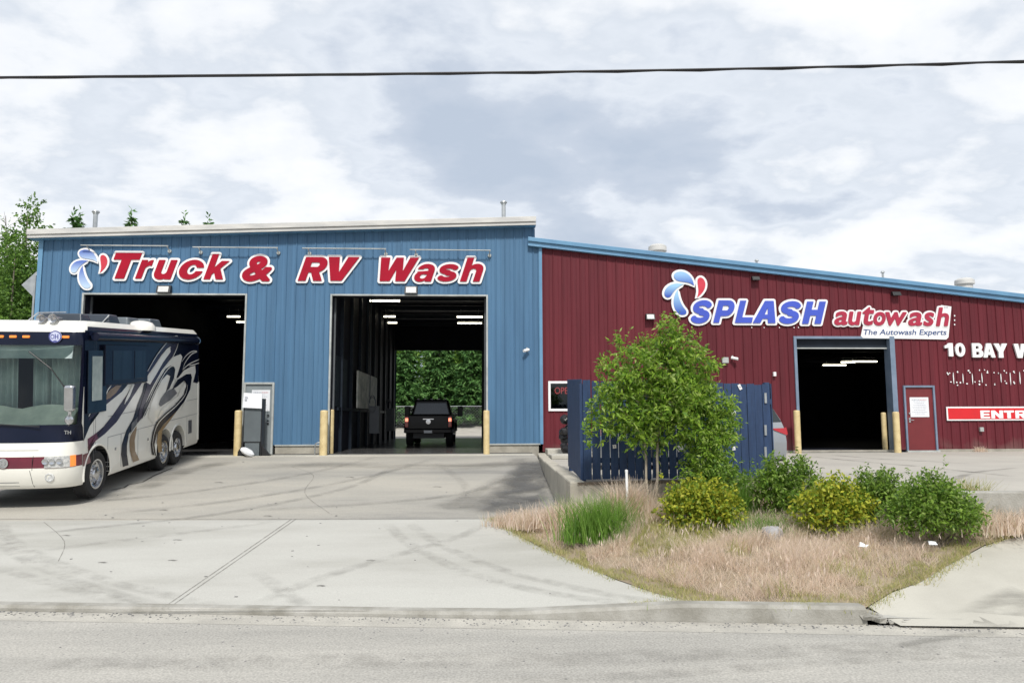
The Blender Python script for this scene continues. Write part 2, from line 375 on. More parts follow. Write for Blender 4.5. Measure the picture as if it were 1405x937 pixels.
# ------------------------------------------------------------------ kerb along the street
kb = MB(); prev = None
xs = [-40, -20, -10, -5, -2, -.6, .4, 1, 1.6, 2.2, 3, 3.5, 3.85, CE]
sec = []
for x in xs:
    t = curbtop(x) if x > -.6 else -1.045
    if x <= -.6: t = -1.048
    c = curbY(x); dy = .02*math.sin(x*3)
    sec.append([(x, c-.0, -1.2), (x, c+.015, t-.03), (x, c+.045, t), (x, c+.175, t+.004), (x, c+.175, -1.2)])
V = [p for s_ in sec for p in s_]; F = []
for i in range(len(sec)-1):
    for j in range(4): F.append((i*5+j, i*5+j+1, (i+1)*5+j+1, (i+1)*5+j))
F.append((0, 1, 2, 3, 4)); F.append(tuple(range(len(V)-5, len(V)))[::-1])
kb.add(V, F); tag(kb.build('street_kerb', M['kerb']), kind='structure')
# broken kerb end chunks
rub = MB()
for i in range(46):
    x = CE+random.uniform(-.02, .5); y = curbY(x)+random.uniform(.0, .28); s = random.uniform(.012, .045)*(1 if x > CE+.2 else 1.3)
    z = -1.10+.5*max(0, .25-(x-CE))*.35
    p = [(x+random.uniform(-s, s)*.4+dx*s, y+random.uniform(-s, s)*.4+dy*s, z+dz*s*random.uniform(.7, 1)) for dz in (0, 1) for dx, dy in ((-1, -1), (1, -1), (1, 1), (-1, 1))]
    rub.hexa(p)
tag(rub.build('kerb_rubble', M['kerb']), kind='stuff')
rub = MB()
for i in range(1500):
    x = random.uniform(-9, 6.5); y = curbY(x)-abs(random.gauss(0, .22))-.02; s = random.uniform(.003, .011)
    if i % 4 == 0: y -= random.uniform(0, 1.6)
    p = [(x+dx*s*random.uniform(.6, 1), y+dy*s*random.uniform(.6, 1), -1.112+dz*s*1.2+.002) for dz in (0, 1) for dx, dy in ((-1, -1), (1, -1), (1, 1), (-1, 1))]
    rub.hexa(p)
for i in range(90):
    x = random.uniform(-8, 1.6); y = random.uniform(8.7, 21); s = random.uniform(.004, .016)
    if y > 9.2 and x > .2: continue
    z = zdrive(x, y); rub.hexa([(x+dx*s*1.5*random.uniform(.6, 1), y+dy*s*random.uniform(.6, 1), z+dz*s*.5+.001) for dz in (0, 1) for dx, dy in ((-1, -1), (1, -1), (1, 1), (-1, 1))])
tag(rub.build('road_grit', M['plate']), kind='stuff')
# ------------------------------------------------------------------ joints, tyre marks, cracks (thin strips on the paving)
def strip(name, pts, width, material, dz=.004, fn=zdrive, smoothn=0):
    P = [tuple(zsurf(a, b, fn)) for a, b in pts]
    if smoothn:
        Q = []
        for i in range(len(P)-1):
            p0, p1, p2, p3 = P[max(0, i-1)], P[i], P[i+1], P[min(len(P)-1, i+2)]
            for k in range(smoothn):
                t = k/smoothn
                Q.append(tuple(.5*(2*b+(c-a)*t+(2*a-5*b+4*c-d)*t*t+(3*b-a-3*c+d)*t**3) for a, b, c, d in zip(p0, p1, p2, p3)))
        Q.append(P[-1]); P = Q
    mbx = MB(); V = []
    for i, p in enumerate(P):
        a = Vector(P[max(0, i-1)]); b = Vector(P[min(len(P)-1, i+1)]); d = (b-a); d.z = 0; d.normalize(); n = Vector((-d.y, d.x, 0))
        wd = width*(1+.25*math.sin(i*1.7)) if width < .05 else width
        for s in (-1, -.45, .45, 1):
            q = Vector(p)+n*s*wd/2; V.append((q.x, q.y, fn(q.x, q.y)+dz))
    mbx.add(V, [(4*i+k, 4*i+k+1, 4*i+k+5, 4*i+k+4) for i in range(len(P)-1) for k in range(3)])
    o = mbx.build(name, material, recalc=False); at_ = o.data.attributes.new('fade', 'FLOAT', 'POINT'); m_ = len(P); thin = width < .06
    at_.data.foreach_set('value', [min(1.0, (i+(.0 if not thin else 9))/ (m_*.15+.01), (m_-1-i+(0 if not thin else 9))/(m_*.15+.01))*(1.0 if (k in (1, 2) or thin) else 0.0) for i in range(m_) for k in range(4)])
    return tag(o, kind='structure')
def markmat(name, c, amt, scale=3, st=(1, 1, 1), lo=.45, hi=.62):
    Mx = bpy.data.materials.new(name); Mx.use_nodes = True; nt = Mx.node_tree; b = nt.nodes['Principled BSDF']; o = nt.nodes['Material Output']
    b.inputs['Base Color'].default_value = (*c, 1); b.inputs['Roughness'].default_value = .85
    g = N(nt, 'ShaderNodeNewGeometry'); mp = N(nt, 'ShaderNodeMapping'); mp.inputs['Scale'].default_value = st; L(nt, g.outputs['Position'], mp.inputs[0])
    n = N(nt, 'ShaderNodeTexNoise', i_Scale=float(scale), i_Detail=7.0, i_Roughness=.65); L(nt, mp.outputs[0], n.inputs['Vector'])
    f = ramp(nt, [(lo, (0, 0, 0)), (hi, (amt,)*3)], n.outputs[0])
    fa = N(nt, 'ShaderNodeAttribute', attribute_name='fade'); mf = N(nt, 'ShaderNodeMath', operation='MULTIPLY'); L(nt, f, mf.inputs[0]); L(nt, fa.outputs['Fac'], mf.inputs[1]); f = mf.outputs[0]
    t = N(nt, 'ShaderNodeBsdfTransparent'); ms = N(nt, 'ShaderNodeMixShader'); L(nt, f, ms.inputs[0]); L(nt, t.outputs[0], ms.inputs[1]); L(nt, b.outputs[0], ms.inputs[2]); L(nt, ms.outputs[0], o.inputs[0])
    return Mx
M['mark'] = markmat('tyre_mark', (.22, .21, .19), .30, 3.5, lo=.38, hi=.75)
M['joint'] = markmat('joint_dark', (.16, .15, .13), .5, 6, lo=.2, hi=.55)
M['crack'] = markmat('crack_fill', (.02, .02, .02), 1, 3, lo=.1, hi=.3)
M['spot'] = markmat('oil_spot', (.07, .065, .06), .6, 9, lo=.2, hi=.6)
M['darkmark'] = markmat('darker_paving', (.15, .145, .13), .5, 1.3, lo=.36, hi=.66, st=(.5, 1.5, 1))  # thin see-through darker layer, patchy by noise
M['oldmark'] = markmat('old_tyre_mark', (.22, .215, .20), .4, 2.0, lo=.3, hi=.7)
for k, (a, b) in enumerate([((222, 835), (400, 712)), ((230, 835), (406, 712))]):
    strip('concrete_joint', [a, b], .018, M['joint'])
strip('concrete_joint', [(-80, 713), (0, 712), (300, 712), (672, 712)], .03, M['joint'], dz=.005)
strip('kerb_joint', [(-60, 835), (200, 836), (500, 838), (760, 834), (1000, 833)], .02, M['joint'], dz=.004)
curves = [[(300, 832), (160, 800), (60, 765), (10, 735), (5, 715)], [(220, 833), (110, 800), (30, 765), (-10, 735)], [(190, 832), (90, 806), (0, 780)],
          [(530, 716), (560, 745), (640, 785), (760, 815), (900, 832)], [(560, 716), (600, 745), (690, 782), (830, 815), (940, 831)], [(20, 735), (150, 722), (330, 700), (480, 668), (540, 640)],
          [(60, 755), (200, 738), (380, 716)], [(350, 830), (450, 790), (620, 740), (660, 722)], [(350, 785), (400, 820), (420, 832)], [(100, 690), (260, 675), (420, 650), (520, 626)], [(150, 705), (330, 685), (500, 655), (600, 628)],
          [(610, 700), (640, 670), (600, 635)], [(340, 700), (520, 690), (640, 676), (700, 655)]]
for k, c in enumerate(curves):
    strip('tyre_mark', c, .26, M['mark'] if k not in (5, 9, 10, 12) else M['oldmark'], dz=.006+.0012*k, smoothn=8)
strip('tyre_mark', [(529, 625), (518, 640)], .2, M['darkmark'], dz=.03); strip('tyre_mark', [(612, 623), (600, 636)], .22, M['darkmark'], dz=.031)
strip('pavement_crack', [(152, 672), (170, 669), (176, 665), (196, 661), (212, 652), (236, 642)], .035, M['crack'], dz=.004)
for c_ in ([(60, 716), (88, 742), (80, 770)], [(400, 640), (430, 652), (418, 676), (452, 704)]):
    strip('hairline_crack', c_, .012, M['joint'], dz=.0035, smoothn=5)
for k, (px_, py_) in enumerate(((236, 769), (243, 741), (140, 772), (440, 804), (508, 769), (224, 700), (367, 708), (600, 668), (300, 662), (480, 655), (90, 735))):
    strip('oil_spot', [(px_-6, py_), (px_, py_-.6), (px_+6, py_+.4)], .07, M['spot'], dz=.0045+.0002*k, smoothn=4)
# worn tracks on the road
flat = lambda x, y: -1.10
for k, c in enumerate([[(-60, 912), (300, 908), (700, 905), (1100, 893), (1460, 880)], [(640, 935), (900, 925), (1200, 905), (1460, 893)]]):
    strip('road_wear', c, .5-.25*k, M['mark'], dz=.004+.003*k, fn=flat, smoothn=8)
strip('road_patch', [(1225, 888), (1290, 876), (1370, 868)], .16, M['darkmark'], dz=.012, fn=flat, smoothn=6)
M['tar'] = markmat('dark_asphalt_patch', (.10, .10, .098), .8, 1.6, lo=.30, hi=.6)
strip('dark_patch', [(690, 708), (705, 690), (725, 665), (735, 645), (730, 628)], 1.5, M['tar'], dz=.025, smoothn=6)  # damp dark asphalt on the right of the apron
strip('dark_patch', [(610, 700), (660, 682), (700, 660), (735, 645)], 1.1, M['darkmark'], dz=.029, smoothn=6)
strip('dark_patch', [(340, 640), (450, 638), (560, 640), (650, 640), (735, 632)], 1.0, M['darkmark'], dz=.033, smoothn=6)
strip('dark_patch', [(120, 690), (200, 668), (260, 645), (330, 632)], .7, M['darkmark'], dz=.037, smoothn=6)  # darker strip on the ground beside the motorhome
strip('dark_patch', [(1330, 862), (1370, 838), (1420, 815)], .55, M['darkmark'], dz=.006, fn=zslab, smoothn=6)  # darker strip across the right driveway slab
lotf = lambda x, y: -.05
for c in [[(1110, 626), (1180, 633), (1260, 640), (1400, 655)], [(1140, 624), (1200, 629), (1330, 636)]]:
    strip('tyre_mark', c, .25, M['darkmark'], dz=.006, fn=lotf, smoothn=8)
strip('tyre_mark', [(1395, 642), (1330, 650), (1290, 672)], .2, M['darkmark'], dz=.009, fn=lotf, smoothn=8)
# ================================================================== RETAINING WALL of the raised lot
rw = MB()
line = [(1.56, 12.38), (1.60, 15), (1.66, 18), (1.74, 20.5), (1.86, 22.42)]
for (xa, ya), (xb, yb) in zip(line[:-1], line[1:]):
    rw.hexa([(xa, ya, -1), (xa+.25, ya, -1), (xb+.25, yb, -1), (xb, yb, -1), (xa, ya, -.03), (xa+.25, ya, -.03), (xb+.25, yb, -.01+.0), (xb, yb, -.01)])
M['walltan'] = mat('pale_wall_concrete', (.46, .43, .36), .9, (.33, .31, .26), 1.6, bump=.3, fine=.08)
rwo = rw.build('retaining_wall', M['walltan'], bevel=.03); tag(rwo, 'low concrete retaining wall edging the dark asphalt beside the blue board fence', 'retaining wall')
rw = MB(); a = Vector((1.56, 12.36)); b = Vector((5.75, 12.92)); 
def fl(t, o=0.0): 
    d = (b-a).normalized(); n = Vector((-d.y, d.x)); p = a+(b-a)*t+n*o; return p.x, p.y
rw.hexa([(*fl(0), -1), (*fl(1), -1), (*fl(1, .14), -1), (*fl(0, .14), -1), (*fl(0), -.09), (*fl(1), -.09), (*fl(1, .14), -.09), (*fl(0, .14), -.09)])
rw.hexa([(*fl(.03, -.02), -.085), (*fl(1, -.02), -.085), (*fl(1, .16), -.085), (*fl(.03, .16), -.085), (*fl(.03, -.02), -.045), (*fl(1, -.02), -.045), (*fl(1, .16), -.045), (*fl(.03, .16), -.045)], 1)
tag(rw.build('plinth_wall', [M['walltan'], M['wood']]), 'grey concrete plinth with a thin timber ledge under the front of the blue fence', 'low wall')
st = MB(); st.box(1.98, 5.2, 19.5, 20.4, -.05, .06); 
tag(st.build('concrete_step', M['sidewalk'], bevel=.02), 'lower concrete step nearer the fence, below the window on the red wall', 'step', 'concrete steps under the window')
st = MB(); st.box(2.08, 6.0, 21.6, 22.4, -.05, .13)
tag(st.build('concrete_step', M['sidewalk'], bevel=.02), 'upper concrete step against the red wall under the window', 'step', 'concrete steps under the window')
kl = MB(); p = onZ(1338, 679, -.05)
kl.hexa([(6.45, 9.95, -.4), (9.4, 9.42, -.4), (9.43, 9.58, -.4), (6.5, 10.12, -.4), (6.45, 9.95, -.0), (9.4, 9.42, -.0), (9.43, 9.58, -.0), (6.5, 10.12, -.0)])
kl.hexa([(5.1, 12.9, -.6), (6.5, 9.9, -.6), (6.75, 10.1, -.6), (5.35, 13.2, -.6), (5.1, 12.9, -.045), (6.5, 9.9, -.045), (6.75, 10.1, -.045), (5.35, 13.2, -.045)])
tag(kl.build('lot_kerb', M['kerb'], bevel=.02), kind='structure')
# ================================================================== BUILDINGS
def ribs(mb, x0, x1, zlo, ztop, ops, Y, m=0, pitch=.29, sgn=-1, phase=0.0, axis='x'):
    """ribbed siding: flat pans with narrow raised seams; openings are left out"""
    prof = []; n = int((x1-x0)/pitch)+2
    for i in range(-1, n):
        b = x0+phase+i*pitch
        prof += [(b, 0), (b+.012, .026), (b+.036, .026), (b+.048, 0), (b+.165, 0), (b+.172, .006), (b+.182, .006), (b+.189, 0)]
    X = sorted({x0, x1, *[o_[0] for o_ in ops], *[o_[1] for o_ in ops], *[p[0] for p in prof if x0 < p[0] < x1]})
    px = [p[0] for p in prof]; pv = [p[1] for p in prof]
    dep = lambda x: float(np.interp(x, px, pv))
    for a, b in zip(X[:-1], X[1:]):
        if b-a < 1e-5: continue
        mid = (a+b)/2; zs = [(zlo, None)]
        spans = [(zlo, ztop)]
        for (oa, ob, za, zb_) in ops:
            if oa-1e-6 <= a and b <= ob+1e-6:
                ns = []
                for (s0, s1) in spans:
                    if za > s0+1e-4: ns.append((s0, za))
                    ns.append((max(s0, zb_), s1))
                spans = ns
        for s0, s1 in spans:
            f0 = (lambda x, s=s0: s(x) if callable(s) else s); f1 = (lambda x, s=s1: s(x) if callable(s) else s)
            P = [(a, Y+sgn*dep(a), f0(a)), (b, Y+sgn*dep(b), f0(b)), (b, Y+sgn*dep(b), f1(b)), (a, Y+sgn*dep(a), f1(a))]
            if axis == 'y': P = [(p[1], p[0], p[2]) for p in P]
            mb.add(P, [(0, 1, 2, 3)], m)
BX0, BX1, BY1 = -13.05, 2.02, 40.2
B1 = (-11.72, -6.97, -.05, 4.75); B2 = (-4.37, .31, -.05, 4.75)
def ztop(x): return 6.42+(x+13.19)*(6.96-6.42)/15.0
def zred(x): return 6.57-(x-1.8)*.1086
truck = thing('truck_wash_building', 'blue metal sided wash building with two tall open bays and a pale roof edge', 'building', (-5.5, WY, 0))
mbw = MB()
DR = (-6.92, -6.02, -.05, 2.10)
ribs(mbw, BX0, 1.80, .26, ztop, [B1, B2, DR], WY)
ribs(mbw, 1.80, 2.04, .26, lambda x: 6.45, [], WY, phase=.1)
ribs(mbw, WY, BY1, .0, lambda y: 6.4, [], BX0, axis='y', sgn=-1)
ribs(mbw, BX0, BX1, .0, lambda x: ztop(x)-.1, [(-4.30, .31, -.05, 4.72)], BY1, sgn=1)
ribs(mbw, WY, BY1, 5.0, lambda y: 6.9, [], 1.80, axis='y', sgn=1)
wall = mbw.build('wall', M['blue'], truck, recalc=False)
# foundation strips below the siding
f = MB()
for a, b in ((BX0, B1[0]), (DR[1]+.06, B2[0]-.05), (B2[1]+.05, 1.9)): f.box(a, b, WY-.01, WY+.2, -.2, .235)
f.build('foundation', M['found'], truck, bevel=.01)
f = MB()
for a, b in ((BX0, B1[0]-.07), (DR[1]+.06, B2[0]-.09), (B2[1]+.09, 1.95)): f.box(a, b, WY-.05, WY+.01, .232, .27)
f.build('base_flashing', M['grey_trim'], truck)
# frames round the bays
for B in (B1, B2):
    f = MB(); a, b, _, z = B; 
    f.box(a-.055, a+.0, WY-.045, WY+.05, -.03, z+.05); f.box(b, b+.055, WY-.045, WY+.05, -.03, z+.05); f.box(a+.002, b-.002, WY-.045, WY+.05, z, z+.05)
    f.build('bay_frame', M['grey_trim'], truck, bevel=.006)
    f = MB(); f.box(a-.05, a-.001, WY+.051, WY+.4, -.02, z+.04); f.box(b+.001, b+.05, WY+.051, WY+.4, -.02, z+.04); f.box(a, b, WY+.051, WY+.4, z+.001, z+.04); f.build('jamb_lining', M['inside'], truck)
    f = MB(); f.box(a+.0, a+.05, WY+.36, WY+.42, 0, z); f.box(b-.05, b, WY+.36, WY+.42, 0, z)
    f.build('door_track', M['greyp0'], truck)
# corner trim and fascia
f = MB(); f.box(BX0-.07, BX0+.0, WY-.05, WY+.1, .1, 6.42); f.box(BX0, BX0+.06, WY-.05, WY-.028, .1, 6.40); f.build('corner_trim', M['blue_trim'], truck)
f = MB(); x0, x1 = -13.33, 1.84
def fz(x, o): return ztop(x)-.02+o
for (ya, yb, za, zb_) in ((-.34, -.30, .10, .26), (-.30, -.26, -.0, .10), (-.26, .3, .20, .25)):
    f.hexa([(x0, WY+ya, fz(x0, za)), (x1, WY+ya, fz(x1, za)), (x1, WY+yb, fz(x1, za)), (x0, WY+yb, fz(x0, za)), (x0, WY+ya, fz(x0, zb_)), (x1, WY+ya, fz(x1, zb_)), (x1, WY+yb, fz(x1, zb_)), (x0, WY+yb, fz(x0, zb_))])
f.build('fascia', M['roofwhite'], truck, bevel=.008)
f = MB(); f.hexa([(x0, WY-.26, fz(x0, -.005)), (x1, WY-.26, fz(x1, -.005)), (x1, WY+.1, fz(x1, -.005)), (x0, WY+.1, fz(x0, -.005)), (x0, WY-.26, fz(x0, .015)), (x1, WY-.26, fz(x1, .015)), (x1, WY+.1, fz(x1, .015)), (x0, WY+.1, fz(x0, .015))])
f.build('soffit', M['blue_trim'], truck)
f = MB(); f.hexa([(x0, WY+.25, fz(x0, .15)), (x1, WY+.25, fz(x1, .15)), (x1, BY1+.3, fz(x1, .05)), (x0, BY1+.3, fz(x0, .05)), (x0, WY+.25, fz(x0, .2)), (x1, WY+.25, fz(x1, .2)), (x1, BY1+.3, fz(x1, .1)), (x0, BY1+.3, fz(x0, .1))])
roof = f.build('roof', M['galv'], truck)
for px_, py0, py1, nm in ((131.5, 291, 316, 0), (691, 278, 303, 0)):
    c0 = onY(px_, py0, 26.0); c1 = onY(px_, py1, 26.0); k = MB()
    k.cyl((c0[0], 26, c1[2]-.3), (c0[0], 26, c0[2]-.1), .075, .075, 14); k.cyl((c0[0], 26, c0[2]-.11), (c0[0], 26, c0[2]-.02), .07, .11, 14)
    k.cyl((c0[0], 26, c0[2]-.015), (c0[0], 26, c0[2]+.03), .13, .12, 14)
    k.build('flue_pipe', M['galv'], truck, smooth=True)
# interior shell
def zi_(x): return ztop(x)-.25
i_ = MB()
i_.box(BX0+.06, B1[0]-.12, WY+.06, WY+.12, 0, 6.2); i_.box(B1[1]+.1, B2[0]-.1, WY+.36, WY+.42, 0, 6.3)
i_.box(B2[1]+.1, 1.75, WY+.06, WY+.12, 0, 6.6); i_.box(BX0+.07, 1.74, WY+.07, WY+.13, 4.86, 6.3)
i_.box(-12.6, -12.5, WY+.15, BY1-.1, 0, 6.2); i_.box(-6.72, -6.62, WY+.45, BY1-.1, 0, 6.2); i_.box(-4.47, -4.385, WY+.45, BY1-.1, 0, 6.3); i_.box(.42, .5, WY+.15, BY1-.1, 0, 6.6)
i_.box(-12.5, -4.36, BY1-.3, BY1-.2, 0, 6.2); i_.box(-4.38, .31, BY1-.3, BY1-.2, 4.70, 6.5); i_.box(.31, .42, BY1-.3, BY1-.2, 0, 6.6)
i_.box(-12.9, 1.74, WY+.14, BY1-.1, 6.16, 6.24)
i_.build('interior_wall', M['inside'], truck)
i_ = MB(); i_.box(B1[0]-.3, 1.7, WY-.06, BY1+.4, -.3, -.003)
i_.build('floor', M['wetfloor'], truck)
# interior wall panels and clutter seen through the bays
i_ = MB()
def onX(px_, py_, X): d = ray(px_, py_); return CP+d*((X-0)/d[0])
for (xa, ya, yb, zoff, mi) in ((481, 514, 553, 0, 0), (458, 508, 551, 0, 1)):
    pass
a = onX(484, 552, -4.38); b = onX(511, 552, -4.38); i_.box(-4.26, -4.2, a[1], b[1], 1.42, 2.75)
i_.build('wall_panel', M['panelwhite'], truck)
i_ = MB(); a = onX(458, 552, -4.38); b = onX(474, 552, -4.38); i_.box(-4.38, -4.34, a[1], b[1], 1.42, 3.0)
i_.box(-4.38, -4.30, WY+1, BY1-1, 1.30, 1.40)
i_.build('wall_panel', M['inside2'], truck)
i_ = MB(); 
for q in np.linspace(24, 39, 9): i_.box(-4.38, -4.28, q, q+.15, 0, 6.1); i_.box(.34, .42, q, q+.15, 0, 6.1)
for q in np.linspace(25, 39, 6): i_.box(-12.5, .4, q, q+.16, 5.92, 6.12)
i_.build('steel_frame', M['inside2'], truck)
i_ = MB(); i_.box(-7.75, -7.35, 30, 30.4, 0, 6.1); i_.box(-9.4, -8.8, 39.0, 39.6, 1.5, 3.0); i_.build('column', M['greyp0'], truck)
for x_, y_ in ((-7.1, 25.5), (-7.4, 27.2), (-7.0, 24.0), (-3.9, 27.5), (-3.95, 33)):
    i_ = MB(); i_.box(x_, x_+.35, y_, y_+.3, .5, 1.5); i_.tube([(x_+.1+.12*math.cos(t), y_-.05, 1.6+.3*math.sin(t)-.1*t*.1) for t in np.linspace(0, 9, 30)], .018, 6)
    i_.tube([(x_, y_, 1.6), (x_, y_, 5.6)], .02, 6)
    i_.build('hose_station', M['greyp0'], truck)
# fluorescent lights inside
def tube_light(px0, px1, py, zc, label, group, w=1.2):
    a = onZ((px0+px1)/2, py, zc); n_ = max(.5, w)
    t = thing('fluorescent_light', label, 'ceiling light', (a[0], a[1], zc), group)
    MB().box(a[0]-n_/2, a[0]+n_/2, a[1]-.07, a[1]+.07, zc+.035, zc+.1).build('housing', M['galv'], t)
    k = MB(); k.cyl((a[0]-n_/2+.02, a[1], zc), (a[0]+n_/2-.02, a[1], zc), .03, .03, 10); k.build('lamp', M['tube'], t, smooth=True)
    k = MB(); k.cyl((a[0]-n_/3, a[1], zc+.1), (a[0]-n_/3, a[1], 5.95 if a[0] < 1 else 3.8), .008); k.cyl((a[0]+n_/3, a[1], zc+.1), (a[0]+n_/3, a[1], 5.95 if a[0] < 1 else 3.8), .008); k.build('hanger', M['galv'], t)
g1 = 'fluorescent tubes in the right-hand blue bay'; g0 = 'fluorescent tubes in the left-hand blue bay'; g2 = 'fluorescent tubes in the red wall bay'
tube_light(508, 548, 413, 5.6, 'largest lit tube, hanging nearest the front of the right blue bay', g1)
tube_light(527, 542, 434.5, 5.6, 'lit tube, upper of the small pair left of centre in the right blue bay', g1, .55)
tube_light(534, 542, 443, 5.6, 'lit tube, lower and smallest of the pair left of centre in the right blue bay', g1, .5)
tube_light(628, 661, 435, 5.6, 'lit tube, upper of the pair at the right edge of the right blue bay', g1)
tube_light(629, 660, 443.5, 5.6, 'lit tube, lower of the pair at the right edge of the right blue bay', g1)
tube_light(312, 329, 434.5, 5.6, 'lit tube nearer the middle, high in the bay behind the motorhome', g0, .6)
tube_light(330, 336, 442, 5.6, 'lit tube cut off by the right jamb of the bay behind the motorhome', g0, .6)
# man doors
def man_door(parent, x0, x1, ztp, mdoor, mframe, handle_right=True):
    Y = WY-.03; d = MB(); d.box(x0+.06, x1-.06, Y+.02, Y+.08, .0, ztp-.06)
    dr = d.build('door', mdoor, parent, bevel=.004)
    k = MB(); k.box(x0, x0+.06, Y-.03, Y+.1, -.04, ztp); k.box(x1-.06, x1, Y-.03, Y+.1, -.04, ztp); k.box(x0+.06, x1-.06, Y-.03, Y+.1, ztp-.06, ztp)
    k.build('door_frame', mframe, parent, bevel=.005)
    hx = x1-.16 if handle_right else x0+.16; k = MB()
    k.box(hx-.03, hx+.03, Y+.005, Y+.022, .86, 1.0); k.cyl((hx, Y+.01, .93), (hx, Y-.04, .93), .014); k.cyl((hx, Y-.035, .93), (hx-(.11 if handle_right else -.11), Y-.035, .93), .012)
    k.cyl((hx, Y+.02, 1.14), (hx, Y-.012, 1.14), .03); k.build('handle', M['chrome'], dr, smooth=False)
    return dr
man_door(truck, DR[0], DR[1], 2.12, M['greydoor'], M['grey_trim'])
# ------------------------------------------------------------------ red building
red = thing('autowash_building', 'dark red metal sided wash building with sloping blue roof edge and one open bay', 'building', (10, WY, 0))
RX1 = 30
SD = (W(1092, 464)[0], W(1219, 464)[0], -.05, 3.46)
WIN = (W(752, 523)[0], 3.15, W(752, 564)[1], W(752, 523)[1])
RD = (13.3, 14.30, -.05, 2.0)
mbw = MB(); ribs(mbw, 2.02, RX1, .02, lambda x: zred(x)-.2, [SD, WIN, RD], WY, pitch=.282, phase=.06)
ribs(mbw, 22.5, 40.2, 0, lambda y: 3.2, [], RX1, axis='y', sgn=1); ribs(mbw, 2.02, RX1, 0, lambda x: zred(x)-.3, [], 40.2, sgn=1)
mbw.build('wall', M['red'], red, recalc=False)
f = MB(); f.box(2.1, 12.9, WY-.012, WY+.2, -.25, .015); f.box(14.3, RX1, WY-.06, WY+.2, -.25, .03)
f.build('foundation', M['found'], red)
f = MB(); f.box(1.94, 2.035, WY-.05, WY+.05, .25, 6.3); f.build('corner_trim', M['blue_trim'], red)
f = MB(); x0, x1 = 1.60, RX1+.3
for (ya, yb, za, zb_) in ((-.20, -.14, -.13, .0), (-.14, .2, -.24, -.02), (-.16, -.02, -.27, -.24)):
    f.hexa([(x0, WY+ya, zred(x0)+za), (x1, WY+ya, zred(x1)+za), (x1, WY+yb, zred(x1)+za), (x0, WY+yb, zred(x0)+za), (x0, WY+ya, zred(x0)+zb_), (x1, WY+ya, zred(x1)+zb_), (x1, WY+yb, zred(x1)+zb_), (x0, WY+yb, zred(x0)+zb_)])
f.build('fascia', M['blue_trim'], red, bevel=.01)
f = MB(); x0 = 2.05
f.hexa([(x0, WY+.2, zred(x0)-.12), (x1, WY+.2, zred(x1)-.12), (x1, 40.4, zred(x1)-.2), (x0, 40.4, zred(x0)-.2), (x0, WY+.2, zred(x0)-.04), (x1, WY+.2, zred(x1)-.04), (x1, 40.4, zred(x1)-.12), (x0, 40.4, zred(x0)-.12)])
f.build('roof', M['galv'], red)
for pxa, pxb, py0, py1 in ((889, 915, 337, 346), (1310, 1336, 383, 391)):
    a = onY((pxa+pxb)/2, py0, 27.0); b = onY((pxa+pxb)/2, py1, 27.0); r_ = (pxb-pxa)/2/38; k = MB()
    k.lathe((a[0], 27, b[2]-.6), (0, 0, 1), [(r_*.8, 0), (r_*.8, .6), (r_, .62), (r_*.98, a[2]-b[2]+.55), (r_*.7, a[2]-b[2]+.62), (0, a[2]-b[2]+.64)], 18)
    k.build('roof_vent', M['roofwhite'], red, smooth=True)
for pxa, py0 in ((1038, 356), (1211, 372)):
    a = onY(pxa, py0, 26.0); k = MB(); k.cyl((a[0], 26, a[2]-.8), (a[0], 26, a[2]-.06), .04); k.cyl((a[0], 26, a[2]-.06), (a[0], 26, a[2]), .08, .05); k.build('flue_pipe', M['galv'], red)
# bay frame, interior
a, b, _, z = SD; f = MB()
f.box(a-.09, a, WY-.045, WY+.3, -.05, z+.08); f.box(b, b+.16, WY-.06, WY+.3, -.05, z+.08); f.box(a, b, WY-.045, WY+.3, z, z+.08)
f.build('bay_frame', M['bluegrey'], red, bevel=.006)
f = MB(); f.box(a+.01, b-.01, WY+.12, WY+.18, z-.26, z-.005); f.box(a+.01, b-.01, WY+.105, WY+.12, z-.30, z-.26, 1)
f.build('overhead_door', [M['inside2'], M['grey_trim']], red)
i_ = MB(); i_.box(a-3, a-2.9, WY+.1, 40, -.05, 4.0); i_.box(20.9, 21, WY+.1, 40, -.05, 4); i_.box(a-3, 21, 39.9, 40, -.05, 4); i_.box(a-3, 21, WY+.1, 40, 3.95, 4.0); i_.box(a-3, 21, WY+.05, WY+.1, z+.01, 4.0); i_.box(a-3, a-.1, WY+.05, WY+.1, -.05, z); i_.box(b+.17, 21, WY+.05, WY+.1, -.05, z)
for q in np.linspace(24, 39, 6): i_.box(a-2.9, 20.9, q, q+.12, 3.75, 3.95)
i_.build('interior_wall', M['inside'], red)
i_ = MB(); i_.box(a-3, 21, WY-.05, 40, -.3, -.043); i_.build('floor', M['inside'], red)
tube_light(1130, 1160, 501, 3.6, 'lit tube lowest of the three in the red wall bay', g2)
tube_light(1155, 1172, 497, 3.6, 'lit tube between the other two in the red wall bay', g2, .7)
tube_light(1170, 1203, 496, 3.6, 'lit tube highest and furthest right in the red wall bay', g2)
man_door(red, RD[0], RD[1], 2.0, M['red_door'], M['bluegrey'], False)
k = MB(); k.box(RD[0]-.02, RD[1]+.02, WY-.12, WY-.03, -.05, .0); k.build('door_sill', M['grey_trim'], red)
